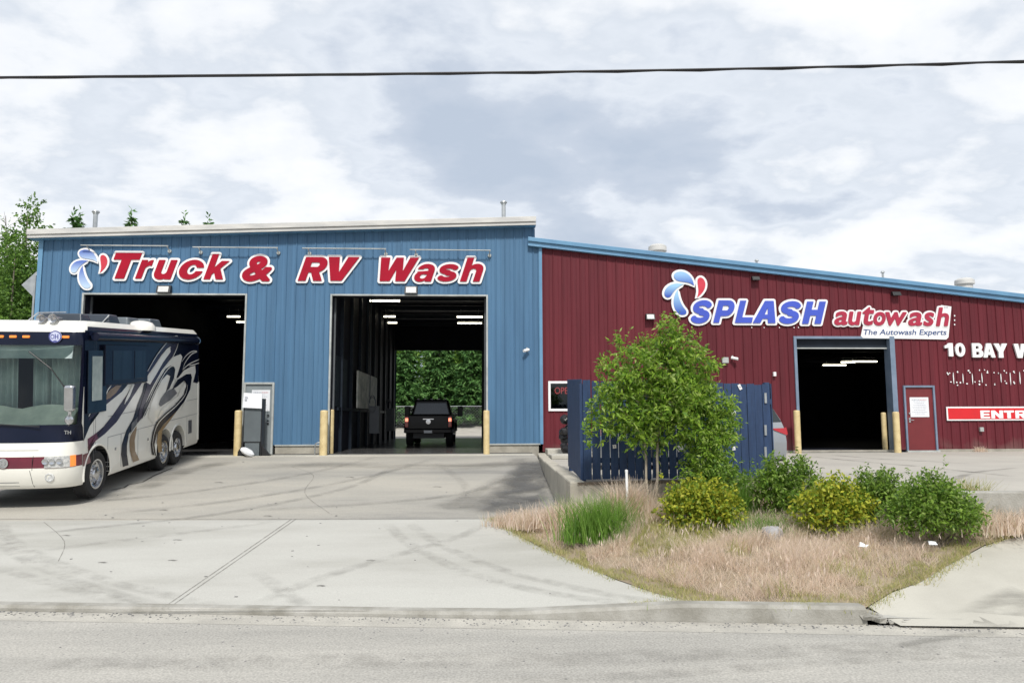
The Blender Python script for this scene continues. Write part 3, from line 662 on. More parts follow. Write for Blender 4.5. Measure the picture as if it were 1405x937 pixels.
# window
xa, xb, za, zb_ = WIN; wd = MB(); t = .07
wd.box(xa, xa+t, WY-.05, WY+.05, za, zb_); wd.box(xb-t, xb, WY-.05, WY+.05, za, zb_); wd.box(xa+t, xb-t, WY-.05, WY+.05, za, za+t); wd.box(xa+t, xb-t, WY-.05, WY+.05, zb_-t, zb_); wd.box(xa+.62, xa+.66, WY-.04, WY+.05, za+t, zb_-t)
win = wd.build('window', M['white'], red, bevel=.005)
M['darkglass'] = mat('dark_window_glass', (.02, .03, .035), .06, (.03, .045, .05), 3, spec=.6)
M['glasswin'] = glassmat('window_glass', dark=.75)
MB().box(xa+t, xb-t, WY+.0, WY+.01, za+t, zb_-t).build('pane', M['glasswin'], win)
i_ = MB(); i_.box(xa-.4, xb+.4, WY+1.5, WY+1.55, 0, 3); i_.box(xa-.4, xa-.35, WY+.06, WY+1.5, 0, 3); i_.box(xb+.35, xb+.4, WY+.06, WY+1.5, 0, 3); i_.box(xa-.4, xb+.4, WY+.06, WY+1.5, 2.9, 3); i_.box(xa-.3, xb+.3, WY+.3, WY+1.1, .6, 1.25)
i_.build('office_lining', M['inside'], red)
# glue and bolt marks left on the wall where older lettering was taken down
gm = MB(); random.seed(5)
def spot(px_, py_, w_, h_):
    x, z = W(px_, py_); s = 1/45.0; n = 7
    gm.prism([(x+math.cos(q*2*math.pi/n)*w_*s/2*random.uniform(.75, 1.1), WY-.031, z+math.sin(q*2*math.pi/n)*h_*s/2*random.uniform(.8, 1.1)) for q in range(n)], (0, .004, 0))
for x_ in range(1299, 1460, 13):
    k = (x_-1299)//13
    if k % 5 != 4: spot(x_+8.5, 519+random.uniform(-1, 1), 1.4, random.uniform(13, 21))
    for _ in range(4): spot(x_+random.choice((0, 1, 3, 5, 12)), 519+random.choice((-10, -7, 5, 8))+random.uniform(-1.5, 1.5), random.uniform(1.5, 3), random.uniform(1.5, 3))
for q in (433.5, 439.5, 445.5): spot(1309, q, 2.2, 2.6)
for q in (1031, 1048, 1069, 1089, 1095): spot(q, 449.5, 1.8, 1.8)
gm.build('lettering_residue', M['white'], red)
# ------------------------------------------------------------------ signs
def text_mesh(s, offset=0.0, shear=0.0, ext=.02, sp=1.0, res=6):
    cu = bpy.data.curves.new('t', 'FONT'); cu.body = s; cu.offset = offset; cu.shear = shear; cu.extrude = ext; cu.space_character = sp; cu.resolution_u = res
    o = bpy.data.objects.new('t', cu); COL.objects.link(o); bpy.context.view_layer.update()
    dg = bpy.context.evaluated_depsgraph_get(); me = bpy.data.meshes.new_from_object(o.evaluated_get(dg))
    bpy.data.objects.remove(o); bpy.data.curves.remove(cu)
    b = bmesh.new(); b.from_mesh(me); bmesh.ops.remove_doubles(b, verts=b.verts[:], dist=1e-5)
    V = [v.co.copy() for v in b.verts]; b.verts.index_update()
    seen = set(); isl = []
    for v in b.verts:
        if v.index in seen: continue
        st = [v]; seen.add(v.index); g = []
        while st:
            q = st.pop(); g.append(q.index)
            for e in q.link_edges:
                z_ = e.other_vert(q)
                if z_.index not in seen: seen.add(z_.index); st.append(z_)
        isl.append(set(g))
    res_ = []
    F = [tuple(v.index for v in f.verts) for f in b.faces]; b.free(); bpy.data.meshes.remove(me)
    for g in isl: res_.append((g, [f for f in F if f[0] in g]))
    res_.sort(key=lambda q: min(V[i].x for i in q[0]))
    return V, res_
def lettering(parent, s, rect, matl, back=None, bold=.03, outline=.0, shear=0.0, Y=WY-.03, depth=.05, frame=None, sp=1.0, name='letter', onebody=False, skew=0.0, bname='backing'):
    """letters fitted to a rectangle (x0,x1,z0,z1) of a vertical plane; frame=(origin, xdir, zdir, ndir) for other planes"""
    x0, x1, z0, z1 = rect
    V, isl = text_mesh(s, bold, shear, .01, sp)
    us = [v.x for v in V]; vs_ = [v.y for v in V]; ua, ub, va, vb = min(us), max(us), min(vs_), max(vs_)
    if frame is None: frame = (Vector((0, 0, 0)), Vector((1, 0, 0)), Vector((0, 0, 1)), Vector((0, -1, 0))); y0 = Y
    else: y0 = 0
    O, X_, Z_, N_ = frame
    def put(v, base, th):
        u = x0+(v.x-ua)/(ub-ua)*(x1-x0); q = z0+(v.y-va)/(vb-va)*(z1-z0)+skew*(u-x0)
        d = base+(th if v.z > 0 else 0)
        p = O+X_*u+Z_*q+N_*d
        if y0: p = Vector((p.x, y0-d, p.z))
        return p
    if onebody:
        mb = MB()
        for g, F in isl:
            idx = {i: k for k, i in enumerate(sorted(g))}; mb.add([put(V[i], .0 if back is None else depth*.6, depth) for i in sorted(g)], [tuple(idx[i] for i in f) for f in F])
        mb.build(name, matl, parent, local=False if y0 else True)
    else:
        for n_, (g, F) in enumerate(isl):
            mb = MB(); idx = {i: k for k, i in enumerate(sorted(g))}
            mb.add([put(V[i], .0 if back is None else depth*.6, depth) for i in sorted(g)], [tuple(idx[i] for i in f) for f in F]); mb.build(name, matl, parent, local=False if y0 else True)
    if back is not None:
        V2, isl2 = text_mesh(s, bold+outline, shear, .01, sp); mb = MB()
        for n_, (g, F) in enumerate(isl2):
            idx = {i: k for k, i in enumerate(sorted(g))}
            mb.add([put(V2[i], -.0, depth*.6+.0035*(n_ % 3)) for i in sorted(g)], [tuple(idx[i] for i in f) for f in F])
        mb.build(bname, back, parent, local=False if y0 else True)
def rectpx(xa, xb, ya, yb):   # left, right, top, bottom in photo pixels, inner letters
    a = W(xa, yb); b = W(xb, ya); c = W(xb, yb)
    return (a[0], b[0], a[1], W(xa, ya)[1]), (c[1]-a[1])/(b[0]-a[0])
SN = []
def sign_word(s, xa, xb, ya, yb, label, group, matl, bold, outline, shear, yb2=None, **k):
    r_, sk = rectpx(xa, xb, ya, yb)
    t = thing('sign_lettering', label, 'sign', ((r_[0]+r_[1])/2, WY-.03, r_[2]), group)
    lettering(t, s, r_, matl, M['white'], bold, outline, shear, skew=0, **k)
    return t
gs = 'red sign lettering on the blue wall'
def glyph_edges(ch, shear):
    cu = bpy.data.curves.new('t', 'FONT'); cu.body = ch; cu.shear = shear; cu.resolution_u = 5; cu.fill_mode = 'NONE'
    o = bpy.data.objects.new('t', cu); COL.objects.link(o); bpy.context.view_layer.update()
    me = bpy.data.meshes.new_from_object(o.evaluated_get(bpy.context.evaluated_depsgraph_get()))
    V = np.array([v.co[:2] for v in me.vertices]); E = np.array([e.vertices[:] for e in me.edges])
    bpy.data.objects.remove(o); bpy.data.curves.remove(cu); bpy.data.meshes.remove(me)
    return V, E
def sdf(V, E, X, Y):
    A = V[E[:, 0]]; B = V[E[:, 1]]; P = np.stack([X.ravel(), Y.ravel()], 1); best = np.full(len(P), 1e9); ins = np.zeros(len(P), bool)
    for a, b in zip(A, B):
        d = b-a; l = (d@d) or 1e-12; t = np.clip(((P-a)@d)/l, 0, 1); q = P-a-t[:, None]*d; best = np.minimum(best, (q*q).sum(1))
        if a[1] != b[1]:
            c = ((a[1] > P[:, 1]) != (b[1] > P[:, 1])) & (P[:, 0] < (b[0]-a[0])*(P[:, 1]-a[1])/(b[1]-a[1])+a[0]); ins ^= c
    r_ = np.sqrt(best); r_[ins] *= -1; return r_.reshape(X.shape)
def _el(cx, cy, rx, ry, n=28): return [(cx+rx*math.cos(2*math.pi*i/n), cy+ry*math.sin(2*math.pi*i/n)) for i in range(n)]
def _rc(x0, y0, x1, y1): return [(x0, y0), (x1, y0), (x1, y1), (x0, y1)]
def _st(path, r):   # thick path: quads and discs
    out_ = []
    for (ax, ay), (bx, by) in zip(path[:-1], path[1:]):
        l = math.hypot(bx-ax, by-ay) or 1; nx, ny = -(by-ay)/l*r, (bx-ax)/l*r; out_.append((1, [(ax+nx, ay+ny), (ax-nx, ay-ny), (bx-nx, by-ny), (bx+nx, by+ny)]))
    for p in path[1:-1]: out_.append((1, _el(p[0], p[1], r, r, 14)))
    return out_
def _arc(cx, cy, rx, ry, a0, a1, n=9): return [(cx+rx*math.cos(R(a0+(a1-a0)*i/n)), cy+ry*math.sin(R(a0+(a1-a0)*i/n))) for i in range(n+1)]
_S = _st(_arc(.5, .705, .35, .175, 5, 270, 12)[:]+_arc(.5, .295, .35, .175, 90, -175, 12), .122)
_s = _st(_arc(.5, .70, .34, .17, 8, 270, 12)+_arc(.5, .30, .34, .17, 90, -172, 12), .128)
GL = {
 'T': [(1, _rc(0, .74, 1, 1)), (1, _rc(.32, 0, .68, 1))],
 'r': [(1, _rc(0, 0, .52, 1)), (1, [(.45, .5), (.62, .64), (.8, .70), (1, .68), (1, 1), (.85, 1), (.66, .95), (.5, .82)])],
 'u': [(1, _rc(0, .3, .35, 1)), (1, _rc(.65, 0, 1, 1)), (1, _el(.42, .33, .42, .345)), (-1, _rc(.35, .40, .65, 1.2)), (-1, _el(.5, .40, .15, .13))],
 'c': [(1, _el(.5, .5, .5, .51)), (-1, _el(.52, .5, .19, .25)), (-1, [(.6, .5), (.7, .60), (1.2, .60), (1.2, .42), (.7, .42)])],
 'k': [(1, _rc(0, 0, .33, 1)), (1, [(.25, .38), (.60, .73), (1, .73), (.66, .43), (1, 0), (.62, 0), (.42, .27), (.25, .12)])],
 'R': [(1, _rc(.1, .36, .64, 1)), (1, _el(.64, .68, .35, .32)), (-1, _rc(.30, .585, .58, .775)), (-1, _el(.58, .68, .1, .095)), (1, _rc(0, 0, .32, 1)), (1, [(.38, .44), (.70, .46), (1, 0), (.64, 0)])],
 'P': [(1, _rc(.1, .30, .62, 1)), (1, _el(.62, .65, .38, .35)), (-1, _rc(.30, .55, .58, .765)), (-1, _el(.58, .657, .1, .107)), (1, _rc(0, 0, .33, 1))],
 'V': [(1, [(0, 1), (.36, 1), (.5, .36), (.64, 1), (1, 1), (.68, 0), (.32, 0)])],
 'W': [(1, [(0, 1), (.24, 1), (.31, .42), (.41, 1), (.60, 1), (.69, .42), (.77, 1), (1, 1), (.83, 0), (.58, 0), (.505, .5), (.43, 0), (.17, 0)])],
 'a': [(1, _el(.5, .66, .45, .345)), (1, _el(.36, .29, .36, .305)), (1, _rc(.62, 0, .95, .68)), (-1, [(-.2, .70), (.33, .70), (.42, .76), (.56, .76), (.62, .70), (.62, .615), (.36, .585), (-.2, .55)]), (-1, _el(.44, .29, .15, .125)), (-1, _rc(.54, .3, .62, .4))],
 's': _s, 'S': _S,
 'h': [(1, _rc(0, 0, .34, 1)), (1, _rc(.66, 0, 1, .52)), (1, _el(.62, .50, .38, .25)), (-1, _rc(.34, -.1, .66, .44)), (-1, _el(.5, .44, .16, .1))],
 'L': [(1, _rc(0, 0, .36, 1)), (1, _rc(0, 0, 1, .25))],
 'A': [(1, [(0, 0), (.31, 1), (.69, 1), (1, 0), (.67, 0), (.615, .19), (.385, .19), (.33, 0)]), (-1, [(.43, .38), (.5, .70), (.57, .38)])],
 'H': [(1, _rc(0, 0, .34, 1)), (1, _rc(.66, 0, 1, 1)), (1, _rc(.3, .37, .7, .63))],
 '1': [(1, _rc(.46, 0, 1, 1)), (1, [(0, .60), (0, .80), (.3, .86), (.52, 1), (.7, .66), (.35, .64)])],
 '0': [(1, _el(.5, .5, .5, .51)), (-1, _el(.5, .5, .17, .29))],
 'B': [(1, _rc(.1, .45, .62, 1)), (1, _el(.6, .73, .34, .27)), (1, _rc(.1, 0, .64, .55)), (1, _el(.64, .28, .36, .285)), (-1, _rc(.32, .61, .60, .80)), (-1, _rc(.32, .19, .63, .40)), (1, _rc(0, 0, .34, 1))],
 'Y': [(1, [(0, 1), (.38, 1), (.5, .68), (.62, 1), (1, 1), (.67, .40), (.67, 0), (.33, 0), (.33, .40)])],
 'E': [(1, _rc(0, 0, .33, 1)), (1, _rc(0, .77, 1, 1)), (1, _rc(0, .39, .93, .61)), (1, _rc(0, 0, 1, .23))],
 'N': [(1, _rc(0, 0, .31, 1)), (1, _rc(.69, 0, 1, 1)), (1, [(0, 1), (.33, 1), (1, 0), (.67, 0)])],
 'C': [(1, _el(.5, .5, .5, .51)), (-1, _el(.52, .5, .2, .26)), (-1, [(.6, .5), (.7, .60), (1.2, .64), (1.2, .38), (.7, .42)])]}
def glyph_sdf(ch, rect, shear, X, Z, gl=True):
    xl, xr, z0, z1 = rect; H = z1-z0
    if gl and ch in GL:
        pp = [p for sg, P in GL[ch] if sg > 0 for p in P]; a_, b_ = .2*(xr-xl), 2*(xr-xl)
        for _ in range(40):
            w0 = (a_+b_)/2; e = [x*w0+shear*y*H for x, y in pp]
            if max(e)-min(e) > xr-xl: b_ = w0
            else: a_ = w0
        xl = xl-min(e); D = np.full(X.shape, 9.0)
        for sg, P in GL[ch]:
            V = np.array([(xl+x*w0+shear*y*H, z0+y*H) for x, y in P]); E = np.array([(i, (i+1) % len(P)) for i in range(len(P))])
            d = sdf(V, E, X, Z); D = np.minimum(D, d) if sg > 0 else np.maximum(D, -d)
        return D
    V, E = glyph_edges(ch, shear); lo, hi = V.min(0), V.max(0)
    V = (V-lo)/(hi-lo)*np.array([xr-xl, z1-z0])+np.array([xl, z0])
    return sdf(V, E, X, Z)
def contours(D, x0, y0, h, lv):
    """closed loops of the level set, by marching squares"""
    ny, nx = D.shape; D = D-lv; D[np.abs(D) < 1e-9] = 1e-9; segs = {}
    def pt(e):
        k, i, j = e
        if k == 0: a, b = D[j, i], D[j, i+1]; return (x0+(i+a/(a-b))*h, y0+j*h)
        a, b = D[j, i], D[j+1, i]; return (x0+i*h, y0+(j+a/(a-b))*h)
    for j in range(ny-1):
        for i in range(nx-1):
            c = (D[j, i] < 0)+2*(D[j, i+1] < 0)+4*(D[j+1, i+1] < 0)+8*(D[j+1, i] < 0)
            if c in (0, 15): continue
            Bo, Ri, To, Le = (0, i, j), (1, i+1, j), (0, i, j+1), (1, i, j)
            T = {1: [(Le, Bo)], 2: [(Bo, Ri)], 3: [(Le, Ri)], 4: [(Ri, To)], 5: [(Le, To), (Ri, Bo)], 6: [(Bo, To)], 7: [(Le, To)], 8: [(To, Le)], 9: [(To, Bo)], 10: [(Bo, Le), (To, Ri)], 11: [(To, Ri)], 12: [(Ri, Le)], 13: [(Ri, Bo)], 14: [(Bo, Le)]}[c]
            for p, q in T: segs[p] = q
    loops = []
    while segs:
        s0 = next(iter(segs)); cur = segs.pop(s0); lp = [pt(s0)]
        while cur != s0 and cur in segs: lp.append(pt(cur)); cur = segs.pop(cur)
        if len(lp) > 8: loops.append(lp)
    return loops
def plate_mesh(name, loops, y_back, y_front, material, parent):
    cu = bpy.data.curves.new('c', 'CURVE'); cu.dimensions = '2D'; cu.fill_mode = 'BOTH'; cu.extrude = .5
    for lp in loops:
        sp = cu.splines.new('POLY'); sp.points.add(len(lp)-1)
        for q, p in zip(sp.points, lp): q.co = (p[0], p[1], 0, 1)
        sp.use_cyclic_u = True
    o = bpy.data.objects.new('c', cu); COL.objects.link(o); bpy.context.view_layer.update()
    me = bpy.data.meshes.new_from_object(o.evaluated_get(bpy.context.evaluated_depsgraph_get())); bpy.data.objects.remove(o); bpy.data.curves.remove(cu)
    mb = MB(); mb.add([(v.co.x, y_front if v.co.z > 0 else y_back, v.co.y) for v in me.vertices], [tuple(p.vertices) for p in me.polygons]); bpy.data.meshes.remove(me)
    return mb.build(name, material, parent)
def sign_letters(t, items, matl, bold, outline, shear, depth=.05, Y=WY-.03, back=True, gl=True):
    """items: (character, left, right, top, bottom) in photo pixels on the wall plane"""
    h = .0125; data = []
    for k, (ch, xa, xb, ya, yb) in enumerate(items):
        own = gl and ch in GL; bo = 0 if own else bold
        data.append((ch, (W(xa, (ya+yb)/2)[0]+bo, W(xb, (ya+yb)/2)[0]-bo, W((xa+xb)/2, yb)[1]+bo, W((xa+xb)/2, ya)[1]-bo), bo))
    pad = bold+outline+.05; x0 = min(d[1][0] for d in data)-pad; x1 = max(d[1][1] for d in data)+pad; y0 = min(d[1][2] for d in data)-pad; y1 = max(d[1][3] for d in data)+pad
    X, Z = np.meshgrid(np.arange(x0, x1, h), np.arange(y0, y1, h)); U = np.full(X.shape, 9.0)
    for ch, rc_, bo in data:
        D = np.full(X.shape, 9.0)
        i0, i1 = int(max(0, (rc_[0]-pad-x0)/h)), int((rc_[1]+pad-x0)/h)+2; j0, j1 = int(max(0, (rc_[2]-pad-y0)/h)), int((rc_[3]+pad-y0)/h)+2
        D[j0:j1, i0:i1] = glyph_sdf(ch, rc_, shear, X[j0:j1, i0:i1], Z[j0:j1, i0:i1], gl)-bo; U = np.minimum(U, D)
        plate_mesh('letter', contours(D.copy(), x0, y0, h, 0), Y-(depth*.6 if back else 0), Y-depth-.006, matl, t)
    if back: plate_mesh('backing', contours(U.copy(), x0, y0, h, outline), Y, Y-depth*.6, M['white'], t)
def word(items, label, group, matl, bold, outline, shear, **k):
    p = W(items[0][1], items[0][4]); t = thing('sign_lettering', label, 'sign', (p[0], WY-.03, p[1]), group)
    sign_letters(t, items, matl, bold, outline, shear, **k); return t
word([('T', 157, 195.5, 348, 383), ('r', 187.5, 212, 357.5, 383), ('u', 213, 244.5, 357.5, 384), ('c', 247, 281, 357.5, 384), ('k', 281, 316, 349.5, 384)],
     'big red italic word Truck with white edges on the blue wall', gs, M['signred'], 0.05, 0.068, .32)
word([('&', 333.5, 374, 352, 387)], 'big red ampersand with white edge on the blue wall', gs, M['signred'], 0.045, 0.068, .2)
word([('R', 409.7, 450, 353.6, 386), ('V', 451.5, 493.5, 353.6, 386)], 'big red italic letters RV with white edges on the blue wall', gs, M['signred'], 0.055, 0.068, .32)
word([('W', 521.5, 575, 354.3, 386.5), ('a', 568.5, 597, 363, 387), ('s', 600, 629.5, 363, 387), ('h', 631, 663.4, 354.5, 387)],
     'big red italic word Wash with white edges on the blue wall', gs, M['signred'], 0.05, 0.068, .32)
word([('S', 946.4, 976, 412.4, 444.2), ('P', 977, 1007, 412.7, 443.3), ('L', 1006.6, 1031.6, 413, 443.5), ('A', 1031, 1062, 413.3, 443.7), ('S', 1067, 1098, 413.7, 444.8), ('H', 1098.2, 1132.4, 414.2, 444.8)],
     'big blue italic word SPLASH with white edges on the red wall', None, M['signblue'], 0.045, 0.068, .28)
# autowash board
t = thing('sign_board', 'white edged sign reading autowash, The Autowash Experts, beside the blue SPLASH letters', 'sign', (W(1240, 464)[0], WY-.03, W(1240, 464)[1]))
sign_letters(t, [('a', 1142.8, 1161, 427.7, 446.6), ('u', 1162, 1180.5, 427.9, 446.8), ('t', 1182, 1198, 421.8, 446.8), ('o', 1196.5, 1213.5, 428.4, 447.2), ('w', 1213.5, 1242.5, 428.6, 447.2), ('a', 1244, 1263, 428.8, 447.6), ('s', 1264.5, 1280, 428.9, 447.8), ('h', 1281.5, 1300, 422.3, 447.9)], M['signcrim'], .022, .055, .22, gl=False)
q = [W(*p) for p in ((1182, 448), (1300, 452), (1303, 420), (1288, 419), (1284, 440), (1184, 440))]
q = [W(*p) for p in ((1184, 443), (1180, 461), (1183, 464), (1297, 466), (1300, 463), (1304, 421), (1290, 419), (1286, 443))]
MB().prism([(x, WY-.052, z) for x, z in q], (0, .02, 0)).build('panel', M['white'], t)
lettering(t, 'The Autowash Experts', rectpx(1184, 1297, 452, 462)[0], M['signnavy'], None, .012, 0, .2, Y=WY-.052, depth=.006, onebody=True, name='tagline')
lettering(t, 'TM', rectpx(1293, 1299, 421, 424)[0], M['ink'], None, .0, 0, 0, Y=WY-.052, depth=.005, onebody=True, name='small_mark')
# 10 BAY WASH
r_ = rectpx(1295, 1464, 473, 493)[0]
t = thing('sign_lettering', 'white block letters 10 BAY W running out of frame on the red wall', 'sign', (r_[0], WY-.03, r_[2]))
sign_letters(t, [('1', 1294.2, 1305.4, 471, 489.2), ('0', 1308.5, 1322, 471, 489.4), ('B', 1331.7, 1346.5, 471.2, 490.6), ('A', 1346.5, 1363, 471.4, 490.8), ('Y', 1361.5, 1380, 471.6, 491), ('W', 1389, 1414, 472, 491.4), ('A', 1414, 1431, 472.4, 491.8), ('S', 1432, 1446, 472.6, 492), ('H', 1448, 1464, 472.8, 492.2)], M['white'], .035, 0, 0, back=False)
r_ = (W(1298, 577)[0], W(1298, 577)[0]+4.9, W(1298, 577)[1], W(1298, 558)[1])
t = thing('entrance_sign', 'long red sign with white border reading ENTR, cut by the photo edge', 'sign', (r_[0], WY-.03, r_[2]))
x0, x1, z0, z1 = r_; MB().box(x0, x1, WY-.055, WY-.03, z0, z1).build('border', M['white'], t, bevel=.004)
MB().box(x0+.045, x1-.045, WY-.062, WY-.0552, z0+.045, z1-.045).build('panel', M['signred2'], t)
sign_letters(t, [(c, x, x+w_, 563, 573.8) for c, x, w_ in (('E', 1343.3, 13), ('N', 1358, 16.3), ('T', 1375.3, 14), ('R', 1391, 15.5), ('A', 1407, 16.5), ('N', 1425, 16), ('C', 1443, 15), ('E', 1460, 13))], M['white'], .016, 0, 0, Y=WY-.0622, depth=.0, back=False)
# splash emblems: four drops in a ring
def drop(ctr, tip, tail_dir, width, n=16):
    pass
def bez(p0, p1, p2, p3, n=9):
    return [tuple((1-t)**3*a+3*(1-t)**2*t*b+3*(1-t)*t*t*c+t**3*d for a, b, c, d in zip(p0, p1, p2, p3)) for t in np.linspace(0, 1, n)[:-1]]
def drops_px():   # crop coordinates of the emblem, traced
    return [  # each: list of bezier segments in emblem units (px in the 5.4x enlargement)
        [((330, 175), (285, 135), (215, 160), (190, 125)), ((190, 125), (165, 90), (200, 72), (235, 72)), ((235, 72), (290, 75), (325, 125), (330, 175))],
        [((255, 165), (215, 180), (180, 215), (165, 245)), ((165, 245), (145, 280), (105, 262), (112, 225)), ((112, 225), (125, 170), (185, 150), (255, 165))],
        [((210, 205), (212, 260), (235, 320), (268, 355)), ((268, 355), (290, 385), (255, 400), (225, 388)), ((225, 388), (170, 350), (165, 270), (210, 205))],
        [((352, 265), (378, 215), (350, 165), (358, 130)), ((358, 130), (375, 98), (412, 125), (415, 165)), ((415, 165), (415, 210), (385, 240), (352, 265))]]
def gradmat(name, lo_, hi_, za, zb_):
    Mx = bpy.data.materials.new(name); Mx.use_nodes = True; nt = Mx.node_tree; b = nt.nodes['Principled BSDF']; b.inputs['Roughness'].default_value = .4
    tc = N(nt, 'ShaderNodeTexCoord'); sp = N(nt, 'ShaderNodeSeparateXYZ'); L(nt, tc.outputs['Generated'], sp.inputs[0]); c = ramp(nt, [(.1, lo_), (.85, hi_)], sp.outputs[2]); L(nt, c, b.inputs[0]); return Mx
M['dropblue'] = gradmat('drop_blue', (.035, .09, .42), (.30, .52, .72), 0, 1)
M['dropblue2'] = gradmat('drop_pale_blue', (.42, .55, .72), (.10, .17, .48), 0, 1)
M['dropblue3'] = gradmat('drop_blue_upper', (.05, .12, .47), (.28, .48, .72), 0, 1)
M['dropred'] = mat('drop_red', (.55, .04, .07), .4, (.5, .03, .05), 3)
def emblem(label, fx, dx, dy, sc_, mb_, mr):
    c = W(dx+260*sc_, dy+235*sc_); t = thing('emblem_sign', label, 'emblem', (c[0], WY-.03, c[1]), 'four-drop emblems')
    for k, segs in enumerate(drops_px()):
        pts = [p for s_ in segs for p in bez(*s_)]
        cx = sum(p[0] for p in pts)/len(pts); cy = sum(p[1] for p in pts)/len(pts)
        W3 = [W(dx+p[0]*sc_, dy+p[1]*sc_) for p in pts]
        # white backing: offset outline
        big = []
        n = len(pts)
        for i in range(n):
            a = Vector(pts[i-1]); b = Vector(pts[(i+1) % n]); d = (b-a).normalized(); nn = Vector((d.y, -d.x))
            ar = sum(pts[j][0]*pts[(j+1) % n][1]-pts[(j+1) % n][0]*pts[j][1] for j in range(n))
            nn = nn if ar > 0 else -nn
            big.append((pts[i][0]+nn.x*16, pts[i][1]+nn.y*16))
        Wb = [W(dx+p[0]*sc_, dy+p[1]*sc_) for p in big]
        MB().prism([(x, WY-.065-.0025*k, z) for x, z in Wb], (0, .034, 0)).build('backing', M['white'], t, recalc=True)
        MB().prism([(x, WY-.085, z) for x, z in W3], (0, .015, 0)).build('drop', mr if k == 3 else mb_[k], t)
emblem('larger four-drop blue and red emblem at the upper left of the word SPLASH', 1, 890, 360, 1/5.404, [M['dropblue3'], M['dropblue'], M['dropblue']], M['dropred'])
emblem('smaller four-drop emblem with paler blue drops left of the word Truck', 1, 80.5, 331.5, 1/6.05, [M['dropblue2'], M['dropblue2'], M['dropblue2']], M['dropred'])
# open sign in the window
cn = W(774, 535); t = thing('neon_sign', 'small red lit sign reading OPEN inside the white framed window', 'neon sign', (cn[0], WY+.2, cn[1]))
M['neon'] = emis('neon_red', (1, .05, .06), 1.6)
lettering(t, 'OPEN', (W(762, 540)[0], W(762, 540)[0]+.58, W(762, 540)[1], W(762, 531)[1]), M['neon'], None, .0, 0, 0, Y=WY+.2, depth=.02)
# light rods above the blue lettering
lab = ['above the letters Tru', 'above the ampersand', 'above the letters RV', 'above the word Wash']
for (a_, b_, y_), lb in zip(((116, 235, 339), (268, 384, 341.5), (417, 531, 343), (563, 673, 345)), lab):
    p = W(a_, y_); q = W(b_, y_); z = p[1]; t = thing('sign_rail', f'thin pale metal rail {lb}', 'rail', (p[0], WY-.2, z), 'pale rails above the blue wall lettering')
    k = MB(); k.cyl((p[0], WY-.22, z), (q[0], WY-.22, z), .018); k.build('rod', M['grey_trim'], t, smooth=True)
    for x_ in (p[0]+.18, q[0]-.03): 
        k = MB(); k.cyl((x_, WY-.22, z-.02), (x_, WY-.03, z-.12), .016); k.cyl((x_, WY-.06, z-.12), (x_, WY-.02, z-.12), .05, .06); k.build('bracket', M['grey_trim'], t, smooth=True)
# wall mounted flood lights
def flood(px_, py_, w_, h_, label, group, lens='lensw'):
    x, z = W(px_, py_); w2, h2 = w_/45/2, h_/45/2
    t = thing('flood_light', label, 'wall light', (x, WY-.05, z), group)
    k = MB(); k.hexa([(x-w2, WY-.2, z-h2), (x+w2, WY-.2, z-h2), (x+w2, WY-.03, z-h2*.8), (x-w2, WY-.03, z-h2*.8), (x-w2*.95, WY-.13, z+h2), (x+w2*.95, WY-.13, z+h2), (x+w2, WY-.03, z+h2), (x-w2, WY-.03, z+h2)])
    k.build('housing', M['black'], t, bevel=.01)
    k = MB(); f_ = .72; y1 = lambda zz: WY-.2+.07*((zz-(z-h2))/(2*h2))-.006
    k.prism([(x-w2*f_, y1(z-h2*f_), z-h2*f_), (x+w2*f_, y1(z-h2*f_), z-h2*f_), (x+w2*f_, y1(z+h2*f_), z+h2*f_), (x-w2*f_, y1(z+h2*f_), z+h2*f_)], (0, .004, 0)); k.build('lens', M[lens], t)
gfl = 'flood lights on the walls'
flood(227, 398, 19, 11, 'black box flood light above the bay the motorhome is leaving', gfl)
flood(564.5, 399, 18, 11, 'black box flood light above the bay with the pickup', gfl)
flood(891, 435.5, 13, 8.5, 'pale faced flood light above the tree on the red wall', gfl)
flood(1035, 383, 11, 6, 'dark unlit fitting high on the red wall above the letters SPLASH', gfl, 'black')
flood(1227, 404, 12, 6, 'dark unlit fitting high on the red wall above the autowash sign', gfl, 'black')
def small_cam(px_, py_, label, dx=-1, s=1.0):
    x, z = W(px_, py_); t = thing('security_camera', label, 'camera', (x, WY-.05, z), 'white security cameras on the walls')
    k = MB(); k.cyl((x+.09*dx*s, WY-.2, z-.03), (x-.07*dx*s, WY-.08, z+.02), .045*s, .045*s, 12); k.build('body', M['white'], t, smooth=True)
    k = MB(); k.cyl((x-.02*dx, WY-.1, z+.02), (x-.02*dx, WY-.02, z+.07), .02, .03, 10); k.build('bracket', M['grey_trim'], t)
small_cam(722, 481, 'small white security camera on the blue wall near its right corner')
small_cam(1005.5, 492, 'small white security camera beside a pale box on the red wall', 1)
def wbox(px_, py_, w_, h_, nm, label, cat, mt, group=None):
    x, z = W(px_, py_); k = MB(); k.box(x-w_/90, x+w_/90, WY-.11, WY-.028, z-h_/90, z+h_/90)
    tag(k.build(nm, mt, bevel=.012), label, cat, group)
wbox(994, 494.5, 9, 8, 'junction_box', 'pale square box beside the camera right of the tree on the red wall', 'box', M['grey_trim'])
wbox(1061.5, 513.5, 4, 6, 'wall_plate', 'tiny white plate on the red wall left of the red building bay', 'plate', M['white'])
wbox(1344.5, 589, 5.5, 6, 'outlet_cover', 'small pale outlet cover under the long red entrance sign', 'outlet', M['grey_trim'])
